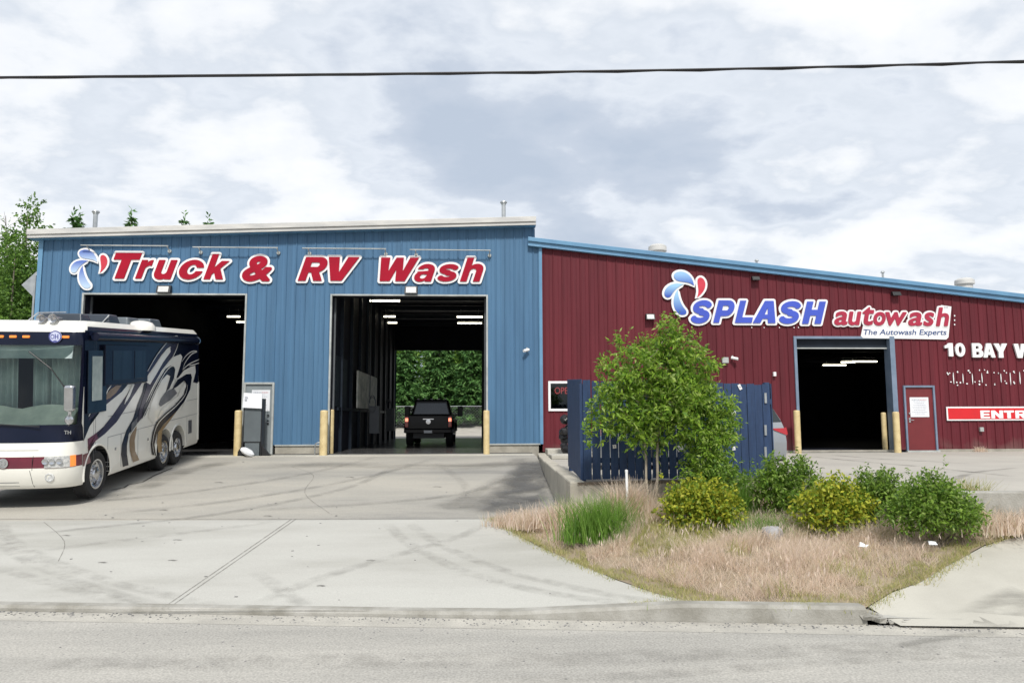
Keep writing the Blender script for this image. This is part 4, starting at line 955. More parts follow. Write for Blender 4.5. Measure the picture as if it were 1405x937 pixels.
# notices on the doors
def notice(x0, x1, z0, z1, label, nl, seed, y=WY-.03+.02, g='paper notices on the doors'):
    t = thing('notice', label, 'notice', ((x0+x1)/2, y, z0), g); random.seed(seed)
    MB().box(x0, x1, y-.012, y-.002, z0, z1).build('sheet', M['paper'], t)
    k = MB()
    for i in range(nl):
        zz = z1-(z1-z0)*(.12+.8*i/nl); ln = random.uniform(.4, .85) if i else .8; cx = (x0+x1)/2; x = cx-(x1-x0)*ln/2; e = cx+(x1-x0)*ln/2
        while x < e:
            wd = random.uniform(.02, .05); hh = .012 if i == 0 else .006; k.box(x, min(e, x+wd), y-.0145, y-.0118, zz-hh, zz+hh, 1 if (i == 0 and x > cx) else 0); x += wd+.014
    k.build('print', [M['ink'], M['inkred']], t)
a = W(345, 565); b = W(371, 535); notice(a[0], b[0], a[1]+.02, b[1], 'white notice sheet on the grey door, partly behind the pay station', 8, 1)
a = W(1249, 572); b = W(1273, 545); notice(a[0], b[0], a[1], b[1], 'white notice sheet on the dark red door', 9, 2)
# bollards
def bollard(px_, pyb, pyt, w_, label, Y, group='pale yellow bollards beside the bays'):
    p = onY(px_, pyb, Y); z1 = onY(px_, pyt, Y)[2]; r_ = w_/2/(FX/Y); t = bmesh.new(); k = MB()
    z0 = -.06
    k.lathe((0, 0, 0), (0, 0, 1), [(r_, 0), (r_, z1-z0-.05), (r_*.97, z1-z0-.02), (r_*.8, z1-z0), (0, z1-z0+.01)], 20)
    k.lathe((0, 0, 0), (0, 0, 1), [(r_*1.03, .0), (r_*1.03, .02), (r_*1.0, .02)], 20)
    o = k.build('bollard', M['bollard'], None, smooth=True); o.location = (p[0], Y, z0); tag(o, label, 'bollard', group)
bollard(325.5, 624, 563, 10, 'pale yellow bollard standing left of the grey pay station', 22.0)
bollard(443.5, 622, 563, 10.5, 'pale yellow bollard in front of the left jamb of the pickup bay', 22.05)
bollard(453.5, 621, 562, 7.5, 'slimmer looking bollard just inside the left jamb of the pickup bay', 22.75)
bollard(667.5, 621, 563, 8.5, 'chipped pale yellow bollard at the right jamb of the pickup bay', 22.1)
bollard(1095.5, 623, 563, 8.5, 'pale yellow bollard at the left jamb of the red building bay', 22.0)
bollard(1215, 622, 566, 7, 'shaded bollard inside the right jamb of the red building bay', 22.9)
bollard(1232, 622, 565, 9, 'pale yellow bollard between the red building bay and the red door', 22.1)
# pay station
a = onY(334, 624, 22.0); b = onY(360, 624, 22.0); X0, X1 = a[0], b[0]; ks = thing('pay_station', 'dark grey pay cabinet with a white board on top in front of the grey door', 'pay station', ((X0+X1)/2, 22.0, -.03))
k = MB(); k.box(X0+.03, X1-.03, 21.85, 22.2, .38, 1.35); k.box(X0+.06, X1-.06, 21.87, 22.2, -.03, .36); k.build('cabinet', M['kiosk'], ks, bevel=.012)
k = MB(); k.box(X0+.0, X0+.028, 21.86, 22.2, -.03, 1.4); k.box(X1-.028, X1, 21.86, 22.2, -.03, 1.62); k.box(X0+.03, X1-.03, 21.86, 21.9, .355, .375)
k.hexa([(X0-.22, 21.9, -.03), (X0, 21.9, -.03), (X0, 22.0, -.03), (X0-.22, 22.0, -.03), (X0-.03, 21.9, .25), (X0, 21.9, .25), (X0, 22, .25), (X0-.03, 22, .25)])
k.hexa([(X1, 21.9, -.03), (X1+.25, 21.9, -.03), (X1+.25, 22.0, -.03), (X1, 22.0, -.03), (X1, 21.9, .25), (X1+.03, 21.9, .25), (X1+.03, 22, .25), (X1, 22, .25)]); k.build('stand_frame', M['black'], ks)
k = MB(); k.hexa([(X0-.01, 21.78, 1.36), (X1-.0, 21.78, 1.33), (X1, 21.80, 1.33), (X0-.01, 21.80, 1.36), (X0-.0, 21.84, 1.79), (X1-.02, 21.84, 1.76), (X1-.02, 21.86, 1.76), (X0, 21.86, 1.79)])
k.box(X0+.05, X0+.13, 21.775, 21.79, 1.66, 1.68, 1); k.box(X0+.05, X0+.11, 21.773, 21.79, 1.58, 1.60, 1); k.build('board', [M['paper'], M['ink']], ks)
k = MB(); k.lathe((0, 0, 0), (0, 0, 1), [(.01, -.09), (.1, -.085), (.17, -.03), (.17, .03), (.1, .085), (.01, .09)], 16)
o = k.build('sandbag', M['paper'], None, smooth=True); o.scale = (1.25, .8, 1.0); o.rotation_euler = (.1, .5, 0); o.location = (X0+.19, 21.72, .095); tag(o, 'white filled bag leaning at the foot of the pay station', 'bag')
# bent pipe beside bollard
a = onY(432, 620, 22.2); k = MB(); x_ = a[0]; k.tube([(x_, 22.2, -.03), (x_, 22.2, .25)]+[(x_+.08-.08*math.cos(t), 22.2, .25+.08*math.sin(t)) for t in np.linspace(0, 1.57, 6)]+[(x_+.25, 22.2, .36)], .018, 8)
tag(k.build('bent_pipe', M['galv'], smooth=True), 'thin bent metal pipe by the foundation left of the paired bollards', 'pipe')
# overhead power cable
cb_ = MB(); Yc = 9.0
ctrl = [onY(-400, 112, Yc), onY(0, 105, Yc), onY(350, 104, Yc), onY(700, 100.5, Yc), onY(1050, 94, Yc), onY(1405, 83.5, Yc), onY(1900, 60, Yc)]
xs_ = [p[0] for p in ctrl]; zc_ = np.polyfit(xs_, [p[2] for p in ctrl], 3)
pts = [(x, Yc, float(np.polyval(zc_, x))) for x in np.linspace(-9.5, 11.5, 40)]
cb_.tube(pts, .016, 8); cb_.tube([(x, y+.012*math.cos(x*6), z-.015+.008*math.sin(x*6)) for x, y, z in pts], .008, 6)
tag(cb_.build('overhead_cable', M['black'], smooth=True), 'black overhead cable crossing the sky above both buildings', 'cable')
# ================================================================== MOTORHOME
_n = np.cross([1, 0, 0], [0, 8.17, .74]); _p = np.array([0, 21.7, -.04])
def onPl(px_, py_, p, n): d = ray(px_, py_); return CP+d*(np.dot(p-CP, n)/np.dot(d, n))
P1 = onPl(133, 682, _p, _n); P2 = onPl(232, 641, _p, _n)
bv = P2-P1; bv /= np.linalg.norm(bv); lat = np.array([-bv[1], bv[0], 0]); lat /= np.linalg.norm(lat); bw = np.cross(lat, bv); bw /= np.linalg.norm(bw)
if bw[2] < 0: bw = -bw
def side(px_, py_, off=0.0):
    q = onPl(px_, py_, P1+lat*off, lat)-P1; return float(q@bv), float(q@bw)
# local axes: x = lat (towards the far side), y = back along the vehicle, z = up
rv = thing('motorhome', 'large white motorhome with dark windows and purple swooshes leaving the left bay', 'motorhome')
rv.matrix_world = Matrix(((lat[0], bv[0], bw[0], P1[0]), (lat[1], bv[1], bw[1], P1[1]), (lat[2], bv[2], bw[2], P1[2]), (0, 0, 0, 1)))
M['cream'] = mat('cream_gelcoat', (.78, .765, .70), .25, (.74, .725, .66), 1.5, coat=.5)
M['navy'] = mat('dark_gloss_paint', (.006, .009, .024), .2, (.004, .007, .018), 2, coat=.06, spec=.22)
M['maroon'] = mat('maroon_paint', (.14, .012, .03), .2, (.11, .010, .026), 3, coat=.5)
M['purple'] = mat('purple_paint', (.022, .008, .032), .25, (.016, .007, .026), 3, coat=.12)
M['tan'] = mat('tan_paint', (.26, .17, .09), .25, (.2, .13, .065), 3, coat=.4)
M['greyp'] = mat('grey_paint', (.07, .075, .085), .3, (.14, .14, .15), 6, coat=.1)
M['rvglass'] = mat('tinted_glass', (.006, .011, .02), .05, (.012, .02, .032), 1.5, spec=.4)
M['wsglass'] = glassmat('windscreen_glass', (.88, .97, .93), 1.0, .04)
M['curtain'] = mat('curtain', (.42, .48, .46), .9, (.25, .31, .31), 2)
M['dash'] = mat('dashboard', (.85, .88, .76), .7, (.65, .7, .6), 4)
M['amber'] = mat('amber_lens', (.9, .25, .03), .25, emit=(1, .35, .12), estr=.3)
M['clearlens'] = mat('clear_lens', (.62, .62, .60), .12, (.35, .36, .36), 22, coat=.6)
BW_ = 2.5; UF = -.06
Vf = lambda w_: float(np.interp(w_, [.36, .45, .9, 1.2, 1.5, 3.15, 3.4, 3.56, 3.62], [-.98, -1.06, -1.10, -1.04, -.98, -.80, -.74, -.62, -.40]))
def outline(w_):
    """plan of the body at height w_: rounded front corners; from right-rear round the front to left-rear; [(u,v)]"""
    vf = Vf(w_); r_ = float(np.interp(w_, [.4, 1.4, 1.6, 3.6], [.42, .36, .22, .22])); ins = float(np.interp(w_, [.36, .45, 3.35, 3.5, 3.62], [.03, 0, 0, .05, .16])); sag = .07
    pts = [(ins, 6.16), (ins, 4.9), (ins, 3.2), (ins, 1.5), (ins, .5), (ins, vf+r_+.001+.12)]
    for i in range(0, 7):
        t = math.pi/2*i/6; pts.append((ins+r_-r_*math.cos(t), vf+sag*.9+r_*1.0-(r_)*math.sin(t)+.0))
    for i in range(1, 12):
        u = ins+r_+(BW_-2*ins-2*r_)*i/12; x = (u-BW_/2)/(BW_/2-r_); pts.append((u, vf+sag*.9*x*x))
    for i in range(6, -1, -1):
        t = math.pi/2*i/6; pts.append((BW_-ins-r_+r_*math.cos(t), vf+sag*.9+r_-r_*math.sin(t)))
    pts += [(BW_-ins, vf+r_+.12), (BW_-ins, .5), (BW_-ins, 3.2), (BW_-ins, 4.9), (BW_-ins, 6.16)]
    return pts
levels = [.36, .45, .72, .76, .98, 1.20, 1.24, 1.50, 1.58, 1.9, 2.3, 2.7, 3.0, 3.12, 3.18, 3.38, 3.43, 3.50, 3.56, 3.62]
wheels_v = (0.0, 3.62, 4.56)
mbv = MB(); OUT = [outline(w_) for w_ in levels]; n = len(OUT[0])
for w_, o_ in zip(levels, OUT): mbv.v += [(u, v, w_) for u, v in o_]
def is_front(u, v): return v < Vf(1)+.62
glass_hole = []
for j in range(len(levels)-1):
    wl = (levels[j]+levels[j+1])/2
    for i in range(n-1):
        (ua, va), (ub, vb) = OUT[j][i], OUT[j][i+1]; u = (ua+ub)/2; v = (va+vb)/2; front = 5 <= i <= n-7
        if 8 <= i <= n-10 and 1.58 < wl < 3.12: glass_hole.append((i, j)); continue
        if front and 5 < i < n-7:
            m_ = 0
            if .74 < wl < .98 : m_ = 2
            if 1.22 < wl < 3.40: m_ = 1
        else:
            m_ = 0 if wl < 3.43 else 0
            if wl > 2.35 and wl < 3.50: m_ = 1
        mbv.f.append((j*n+i, j*n+i+1, (j+1)*n+i+1, (j+1)*n+i)); mbv.m.append(m_)
mbv.f.append(tuple(range((len(levels)-1)*n, len(levels)*n))); mbv.m.append(0)
mbv.f.append(tuple(range(0, n))[::-1]); mbv.m.append(3)
for j in range(len(levels)-1): mbv.f.append((j*n, (j+1)*n, (j+1)*n+n-1, j*n+n-1)); mbv.m.append(0 if levels[j] < 2.3 else 1)
body = mbv.build('body', [M['cream'], M['navy'], M['maroon'], M['black']], rv, smooth=True, local=True)
# cut wheel arches with a boolean
for k, wv in enumerate(wheels_v):
    rr = .56 if k == 0 else .53
    c = MB().cyl((-.3, wv, .49), (.55, wv, .49), rr, rr, 36); c.box(-.3, .55, wv-rr, wv+rr, -.2, .49)
    c1 = MB().cyl((-.3, wv, .50), (.55, wv, .50), rr, rr, 36).build('cutter', M['black'], rv, local=True)
    md = body.modifiers.new('arch', 'BOOLEAN'); md.operation = 'DIFFERENCE'; md.object = c1; md.solver = 'EXACT'
bpy.context.view_layer.update()
dg = bpy.context.evaluated_depsgraph_get(); me2 = bpy.data.meshes.new_from_object(body.evaluated_get(dg)); body.modifiers.clear(); body.data = me2
for o in [o for o in bpy.data.objects if o.name.startswith('cutter')]: bpy.data.objects.remove(o)
def lip(w0, w1, v, mb_): pass
for k, wv in enumerate(wheels_v):
    rr = .565 if k == 0 else .53; c = MB(); ring = []
    for t in np.linspace(R(-8), R(188), 24): ring.append((math.cos(t), math.sin(t)))
    vs = [(x_, wv+a*r_, .50+b*r_) for x_, r_ in ((-.012, rr), (-.02, rr+.045), (.0, rr+.06), (.3, rr-.01)) for a, b in ring]
    vs = []; 
    for a, b in ring:
        for x_, r_ in ((.30, rr-.004), (-.012, rr-.004), (-.02, rr+.03), (.004, rr+.055)): vs.append((x_, wv+a*r_, .50+b*r_))
    c.add(vs, [(4*i+q, 4*i+q+1, 4*(i+1)+q+1, 4*(i+1)+q) for i in range(len(ring)-1) for q in range(3)])
    c.build('wheel_arch', M['cream'], rv, smooth=True, local=True)
# windscreen glass and what shows behind it
g = MB(); gv = {}
for (i, j) in glass_hole:
    ids = []
    for a, b in ((i, j), (i+1, j), (i+1, j+1), (i, j+1)):
        if (a, b) not in gv:
            u, v = OUT[b][a]; gv[(a, b)] = len(g.v); g.v.append((u, v-.004, levels[b]))
        ids.append(gv[(a, b)])
    g.f.append(tuple(ids)); g.m.append(0)
ws = g.build('windscreen', M['wsglass'], rv, smooth=True, local=True)
g = MB(); g.box(.12, 2.38, .5, .52, 1.3, 3.3); g.box(.1, .12, -.5, .5, 1.3, 3.3); g.box(2.38, 2.4, -.5, .5, 1.3, 3.3); g.box(.12, 2.38, -.5, .5, 3.25, 3.27); g.box(.12, 2.38, -.7, .5, 1.3, 1.32)
g.build('cab_lining', M['black'], rv, local=True)
g = MB(); 
def pleat(x0, x1, y0, w0, w1, m=0, amp=.035, per=.11, sag=0):
    xs = np.linspace(x0, x1, int((x1-x0)/.018)+2); 
    V = []
    for x in xs: 
        y = y0+amp*math.sin(x/per*2*math.pi)
        V += [(x, y, w0+sag*math.sin((x-x0)/(x1-x0)*math.pi)), (x, y, w1)]
    g.add(V, [(2*i, 2*i+2, 2*i+3, 2*i+1) for i in range(len(xs)-1)], m)
pleat(.16, .75, -.30, 1.55, 3.2); pleat(.85, 1.25, -.1, 1.6, 3.2, 0, .05, .2); pleat(1.45, 2.35, -.25, 1.55, 3.2)
g.build('curtain', M['curtain'], rv, local=True, smooth=True)
g = MB()
for k in range(12):
    u0_, u1_ = .18+k*.18, .18+(k+1)*.18; h = lambda u: 1.84+.10*abs(math.sin((u-.1)*2.6))
    g.hexa([(u0_, -.86, 1.50), (u1_, -.86, 1.50), (u1_, -.35, 1.50), (u0_, -.35, 1.50), (u0_, -.80, 1.60), (u1_, -.80, 1.60), (u1_, -.40, h(u1_)), (u0_, -.40, h(u0_))])
g.build('dashboard', M['dash'], rv, local=True)
g = MB(); g.hexa([(.15, -.78, 2.86), (2.35, -.78, 2.86), (2.35, -.70, 3.2), (.15, -.70, 3.2), (.15, -.76, 2.86), (2.35, -.76, 2.86), (2.35, -.68, 3.2), (.15, -.68, 3.2)]); g.build('sun_visor', M['curtain'], rv, local=True)
# front frame of reference for details
def frontpt(px_, py_):
    p = onPl(px_, py_, P1-bv*1.0, bv); q = p-P1
    for _ in range(4):
        w_ = float(q@bw); p = onPl(px_, py_, P1+bv*(Vf(w_)), bv); q = p-P1
    return float(q@lat), float(q@bw)
def fv(u, w_, d=0.0):
    o_ = outline(w_); us = [a for a, b in o_[5:-5]]; vs_ = [b for a, b in o_[5:-5]]
    return float(np.interp(u, us, vs_))-d
def patch(name, uv, material, d=.012, th=.02, parent=None, nu=8):
    """a panel that follows the curved nose; uv: (u0,u1,w0,w1)"""
    u0_, u1_, w0_, w1_ = uv; us = np.linspace(u0_, u1_, nu+1); V = []
    for u in us: V += [(u, fv(u, w0_, d), w0_), (u, fv(u, w1_, d), w1_), (u, fv(u, w1_, -th), w1_), (u, fv(u, w0_, -th), w0_)]
    F = [(4*i+a, 4*(i+1)+a, 4*(i+1)+(a+1) % 4, 4*i+(a+1) % 4) for i in range(nu) for a in range(4)]+[(0, 1, 2, 3), (4*nu, 4*nu+3, 4*nu+2, 4*nu+1)]
    return MB().add(V, F).build(name, material, parent or rv, local=True, smooth=False)
# head lights (each with an amber corner)
for u0_, u1_, s_ in ((.04, .50, 1), (BW_-.50, BW_-.04, -1)):
    hl = patch('headlight', (u0_+(.06 if s_ > 0 else 0), u1_-(0 if s_ > 0 else .06), .77, .985), M['clearlens'], .018)
    patch('turn_lens', ((u0_, u0_+.06) if s_ > 0 else (u1_-.06, u1_))+(.77, .985), M['amber'], .017, parent=hl, nu=3)
    for q in range(3):
        uu = (u0_+.20+q*.12) if s_ > 0 else (u1_-.20-q*.12); c = MB(); c.lathe((uu, fv(uu, .89, .022), .89), (0, -1, 0), [(.001, -.0), (.035, .004), (.055, .012), (.06, .0)], 14); c.build('reflector', M['chrome'], hl, local=True, smooth=True)
for u_ in (.42, BW_-.42):
    c = MB(); c.lathe((u_, fv(u_, .58), .58), (0, -1, 0), [(.085, -.02), (.085, .015), (.065, .02), (.05, .0), (.0, .008)], 20); c.build('fog_light', M['clearlens'], rv, local=True, smooth=True)
for u_ in (BW_/2-.24, BW_/2-.02+.02, BW_/2+.24, .30, BW_-.30):
    c = MB(); y_ = fv(u_, 3.28); c.box(u_-.065, u_+.065, y_-.03, y_+.02, 3.255, 3.305); c.build('marker_light', M['amber'], rv, local=True, bevel=.012)
# round badge above the windscreen
u_ = .47; y_ = fv(u_, 3.29)-.035; bd = MB().lathe((u_, y_-.004, 3.285), (0, -1, 0), [(.12, 0), (.12, .01), (0, .011)], 28).build('round_badge', mat('badge_pale', (.55, .58, .75), .4), rv, local=True)
M['badgeblue'] = mat('badge_blue', (.03, .04, .25), .4)
c = MB(); 
for q in range(20):
    a = 2*math.pi*q/20; b = 2*math.pi*(q+1)/20; c.add([(u_+r_*math.cos(t), y_-.017, 3.285+r_*math.sin(t)) for r_, t in ((.118, a), (.100, a), (.100, b), (.118, b))], [(0, 1, 2, 3)])
c.box(u_-.06, u_-.045, y_-.018, y_-.012, 3.235, 3.335); c.box(u_-.01, u_+.005, y_-.018, y_-.012, 3.235, 3.335); c.box(u_-.045, u_-.01, y_-.018, y_-.012, 3.28, 3.293)
for q in range(12):
    a = 2*math.pi*q/12; c.box(u_+.05+.03*math.cos(a)-.006, u_+.05+.03*math.cos(a)+.006, y_-.018, y_-.012, 3.285+.04*math.sin(a)-.008, 3.285+.04*math.sin(a)+.008)
c.box(u_-.03, u_+.03, y_-.018, y_-.012, 3.195, 3.212); c.build('badge_mark', M['badgeblue'], bd, local=True)
# nose emblem, seams, lower grille
u_ = BW_/2-.03; c = MB().lathe((u_, fv(u_, .87)-.002, .87), (0, -1, 0), [(.085, 0), (.095, .012), (.075, .014), (.07, .004), (0, .004)], 24); c.box(u_-.04, u_-.02, fv(u_, .87)-.02, fv(u_, .87), .83, .91); c.box(u_+.02, u_+.04, fv(u_, .87)-.02, fv(u_, .87), .83, .91); c.box(u_-.02, u_+.02, fv(u_, .87)-.02, fv(u_, .87), .86, .88)
c.build('nose_emblem', M['chrome'], rv, local=True, smooth=True)
c = MB()
for ua, ub, wa, wb in ((.76, .70, .72, .40), (.70, .72, 1.0, .72), (.62, 1.9, 1.10, 1.11)):
    st_ = 10
    for q in range(st_):
        a = (ua+(ub-ua)*q/st_, wa+(wb-wa)*q/st_); b = (ua+(ub-ua)*(q+1)/st_, wa+(wb-wa)*(q+1)/st_)
        c.cyl((a[0], fv(a[0], a[1])+.002, a[1]), (b[0], fv(b[0], b[1])+.002, b[1]), .006, .006, 5)
c.build('panel_seam', M['black'], rv, local=True)
patch('bumper_recess', (.95, 1.55, .42, .50), M['greyp'], .004)
# wipers
c = MB()
for (u0_, w0_, u1_, w1_) in ((.62, 1.55, 1.55, 1.61), (1.8, 1.55, 2.3, 1.62)):
    c.tube([(u0_, fv(u0_, w0_, .05), w0_), (u1_, fv(u1_, w1_, .04), w1_)], .012, 6)
pa = frontpt(40, 482); pb = frontpt(70, 506); pc = frontpt(90, 535); pdn = frontpt(92, 560)
c.tube([(pa[0], fv(pa[0], pa[1], .02), pa[1]), (pb[0], fv(pb[0], pb[1], .03), pb[1]), (pc[0], fv(pc[0], pc[1], .03), pc[1])], .012, 6)
c.build('wiper', M['black'], rv, local=True)
# mirror
c = MB(); p_ = frontpt(104, 545); u_ = p_[0]-.05
mi_ = MB(); mi_.box(u_-.085, u_+.10, -1.30, -1.16, 1.86, 2.36); mr = mi_.build('mirror', M['chrome'], rv, local=True, bevel=.05, seg=4)
c.tube([(u_+.01, -1.22, 1.88), (u_+.03, -1.18, 1.70), (u_+.14, -1.0, 1.58)], .03, 8); c.lathe((u_+.01, -1.25, 1.70), (0, -1, 0), [(.0, -.06), (.06, -.04), (.085, .0), (.06, .03), (0, .04)], 14); c.build('mirror_arm', M['chrome'], mr, local=True, smooth=True)
# small silver letters under the mirror
V, isl = text_mesh('TH', .02, 0, .01); c = MB()
for g_, F in isl:
    idx = {i: k for k, i in enumerate(sorted(g_))}; c.add([(.30-.0-V[i].x*-.10-.12, fv(.2, 1.38, .004)-(.008 if V[i].z > 0 else 0)-.03, 1.40+V[i].y*.10) for i in sorted(g_)], [tuple(idx[i] for i in f) for f in F])
# (mirrored axis: local x runs to the far side, so x is flipped for reading)
c.v = [(.38-x, y, z) for x, y, z in c.v]; c.build('silver_letters', M['chrome'], rv, local=True)
# wheels
def wheel(parent, c, r_, wd, rim='chrome', axis=(-1, 0, 0), local=True, spokes=10, rimr=.60):
    c = Vector(c); ax = Vector(axis); t = MB(); t.lathe(c, ax, [(r_*.62, 0), (r_*.62, wd*.96), (r_*.70, wd*1.0), (r_*.93, wd*.98), (r_, wd*.86), (r_, wd*.1), (r_*.92, 0), (r_*.6, 0)], 36)
    ty = t.build('tyre', M['rubber'], parent, local=local, smooth=True); k = MB(); rr = r_*rimr
    k.lathe(c, ax, [(rr*1.04, wd*.9), (rr*1.06, wd*1.0), (rr*.96, wd*.99), (rr*.92, wd*.80), (rr*.7, wd*.72), (rr*.45, wd*.86), (rr*.40, wd*1.02), (rr*.30, wd*1.05), (0, wd*1.06)], 30)
    x = ax.orthogonal().normalized(); y = ax.cross(x)
    for i in range(spokes):
        a = 2*math.pi*i/spokes; q = c+ax*(wd*.80)+(x*math.cos(a)+y*math.sin(a))*rr*.57; k.cyl(q, q+ax*wd*.13, rr*.05, rr*.05, 6)
        q = c+ax*(wd*.74)+(x*math.cos(a+.3)+y*math.sin(a+.3))*rr*.80; k.cyl(q, q+ax*.006, rr*.09, rr*.09, 8, 1)
    k.build('rim', [M[rim], M['black']], ty, local=local, smooth=True)
for k, wv in enumerate(wheels_v):
    r_ = .48 if k == 0 else .445
    wheel(rv, (.30, wv, r_+.0), r_, .29); wheel(rv, (BW_-.30, wv, r_), r_, .28, axis=(1, 0, 0))
c = MB(); c.box(.3, BW_-.3, -.5, 5.9, .42, .9); 
c.build('chassis', M['black'], rv, local=True)
# dark upper side band and windows: painted areas traced on the side plane
def c2(x, y): return side(120+x/4.256, 440+y/4.256)
def sidepoly(mb_, pts, mi, layer, raw=False):
    P = [p if raw else c2(*p) for p in pts]
    mb_.add([(-.004-.0022*layer, v, w_) for v, w_ in P], [tuple(range(len(P)))], mi)
def clampv(P): return [(min(6.14, max(-.74, v)), w_) for v, w_ in P]
gfx = MB(); MI = dict(cream=0, navy=1, maroon=2, purple=3, tan=4, grey=5)
low = [(-.60, 1.22), (-.35, 1.50), (-.1, 1.80)]+[c2(*p) for p in ((20, 575), (60, 535), (95, 500), (150, 455), (200, 415), (235, 372), (330, 362), (400, 300), (500, 262), (560, 330), (612, 358))]+[(6.14, 2.08)]
gfx.add([(-.004, v, w_) for v, w_ in low]+[(-.004, 6.14, 3.42), (-.004, -.60, 3.42)], [tuple(range(len(low)+2))], 1)
gfx2 = gfx
band = [(-.62, .73), (-.3, .76)]+[c2(*p) for p in ((0, 735), (60, 690), (100, 660), (170, 590), (215, 520), (260, 450), (318, 362), (290, 362), (262, 372), (230, 430), (195, 480), (150, 545), (100, 612), (50, 655), (0, 690))]+[(-.40, .97), (-.62, .96)]
sidepoly(gfx, band[:], MI['purple'], 1, True)
sidepoly(gfx, [(-.62, .73), (-.3, .76), c2(0, 735), c2(60, 690), c2(50, 655), c2(0, 690), (-.40, .97), (-.62, .96)], MI['maroon'], 2, True)
sidepoly(gfx, [(0, 585), (60, 470), (95, 400), (125, 372), (160, 376), (200, 376), (190, 410), (150, 452), (95, 497), (60, 532), (20, 573)], MI['purple'], 1)
sidepoly(gfx, [(90, 468), (130, 450), (165, 420), (197, 376), (165, 378), (130, 402), (98, 440)], MI['tan'], 3)
sidepoly(gfx, [(212, 487), (222, 455), (240, 415), (258, 372), (272, 372), (245, 440), (228, 468)], MI['cream'], 3)
sidepoly(gfx, [(330, 365), (385, 345), (370, 400), (340, 450), (310, 520), (290, 590), (240, 660), (228, 730), (228, 780), (238, 842), (206, 852), (196, 780), (200, 720), (225, 640), (265, 570), (290, 490), (318, 420)], MI['navy'], 2)
sidepoly(gfx, [(252, 640), (285, 590), (284, 640), (273, 700), (276, 760), (301, 812), (264, 826), (246, 760), (243, 700)], MI['tan'], 3)
sidepoly(gfx, [(255, 600), (292, 560), (286, 600), (270, 640), (250, 655)], MI['grey'], 4)
sidepoly(gfx, [(340, 302), (400, 200), (470, 118), (515, 91), (525, 125), (495, 205), (440, 290), (402, 350), (375, 420), (342, 500), (312, 570), (288, 600), (300, 520), (325, 440), (345, 380), (332, 345)], MI['purple'], 4)
sidepoly(gfx, [(480, 152), (482, 182), (440, 240), (400, 310), (362, 372), (345, 362), (330, 352), (355, 310), (390, 260), (430, 200), (458, 168)], MI['cream'], 5)
sidepoly(gfx, [(540, 195), (551, 210), (538, 262), (512, 345), (500, 330), (505, 275), (480, 265), (445, 310), (405, 370), (365, 440), (340, 520), (318, 560), (340, 470), (375, 390), (430, 290), (490, 215)], MI['cream'], 5)
sidepoly(gfx, [(500, 262), (509, 285), (502, 335), (475, 395), (455, 412), (482, 325), (462, 312), (430, 345), (398, 405), (368, 470), (335, 550), (312, 575), (322, 510), (362, 430), (410, 340), (450, 282), (482, 262)], MI['navy'], 6)
sidepoly(gfx, [(482, 322), (456, 410), (475, 398), (500, 385), (522, 415), (500, 450), (450, 500), (412, 560), (380, 600), (352, 560), (370, 480), (400, 410), (432, 346), (462, 314)], MI['cream'], 3)
sidepoly(gfx, [(455, 412), (500, 392), (520, 422), (482, 462), (424, 500), (412, 490), (425, 452)], MI['grey'], 7)
sidepoly(gfx, [(625, 262), (628, 300), (612, 360), (604, 400), (575, 470), (540, 530), (590, 400), (602, 330), (572, 312), (535, 342), (505, 385), (512, 350), (560, 290), (600, 268)], MI['cream'], 7)
sidepoly(gfx, [(600, 310), (606, 330), (596, 400), (562, 470), (500, 550), (440, 602), (400, 662), (386, 722), (396, 787), (375, 782), (367, 720), (378, 650), (400, 590), (450, 540), (510, 490), (560, 430), (576, 372), (560, 350), (522, 382), (490, 402), (520, 345), (572, 312)], MI['navy'], 8)
sidepoly(gfx, [(566, 358), (571, 382), (546, 442), (502, 482), (452, 522), (412, 568), (406, 560), (430, 512), (480, 472), (522, 440), (542, 392)], MI['cream'], 9)
sidepoly(gfx, [(520, 522), (470, 592), (432, 642), (426, 700), (431, 762), (408, 770), (400, 710), (407, 652), (442, 602)], MI['tan'], 9)
def ribbon(pts, wd, mi, layer):
    P = [Vector(c2(*p)) for p in pts]; Q = []
    for i in range(len(P)-1):
        p0, p1, p2, p3 = P[max(0, i-1)], P[i], P[i+1], P[min(len(P)-1, i+2)]
        for k in range(5):
            t = k/5; Q.append(.5*(2*p1+(p2-p0)*t+(2*p0-5*p1+4*p2-p3)*t*t+(3*p1-p0-3*p2+p3)*t**3))
    Q.append(P[-1]); V = []
    for i, p in enumerate(Q):
        d = (Q[min(len(Q)-1, i+1)]-Q[max(0, i-1)]).normalized(); nn = Vector((-d.y, d.x)); e = 1-.6*abs(2*i/(len(Q)-1)-1)**3
        for s_ in (-1, 1): q = p+nn*s_*wd*e/2; V.append((-.004-.0022*layer, min(6.14, q.x), q.y))
    gfx.add(V, [(2*i, 2*i+1, 2*i+3, 2*i+2) for i in range(len(Q)-1)], mi)
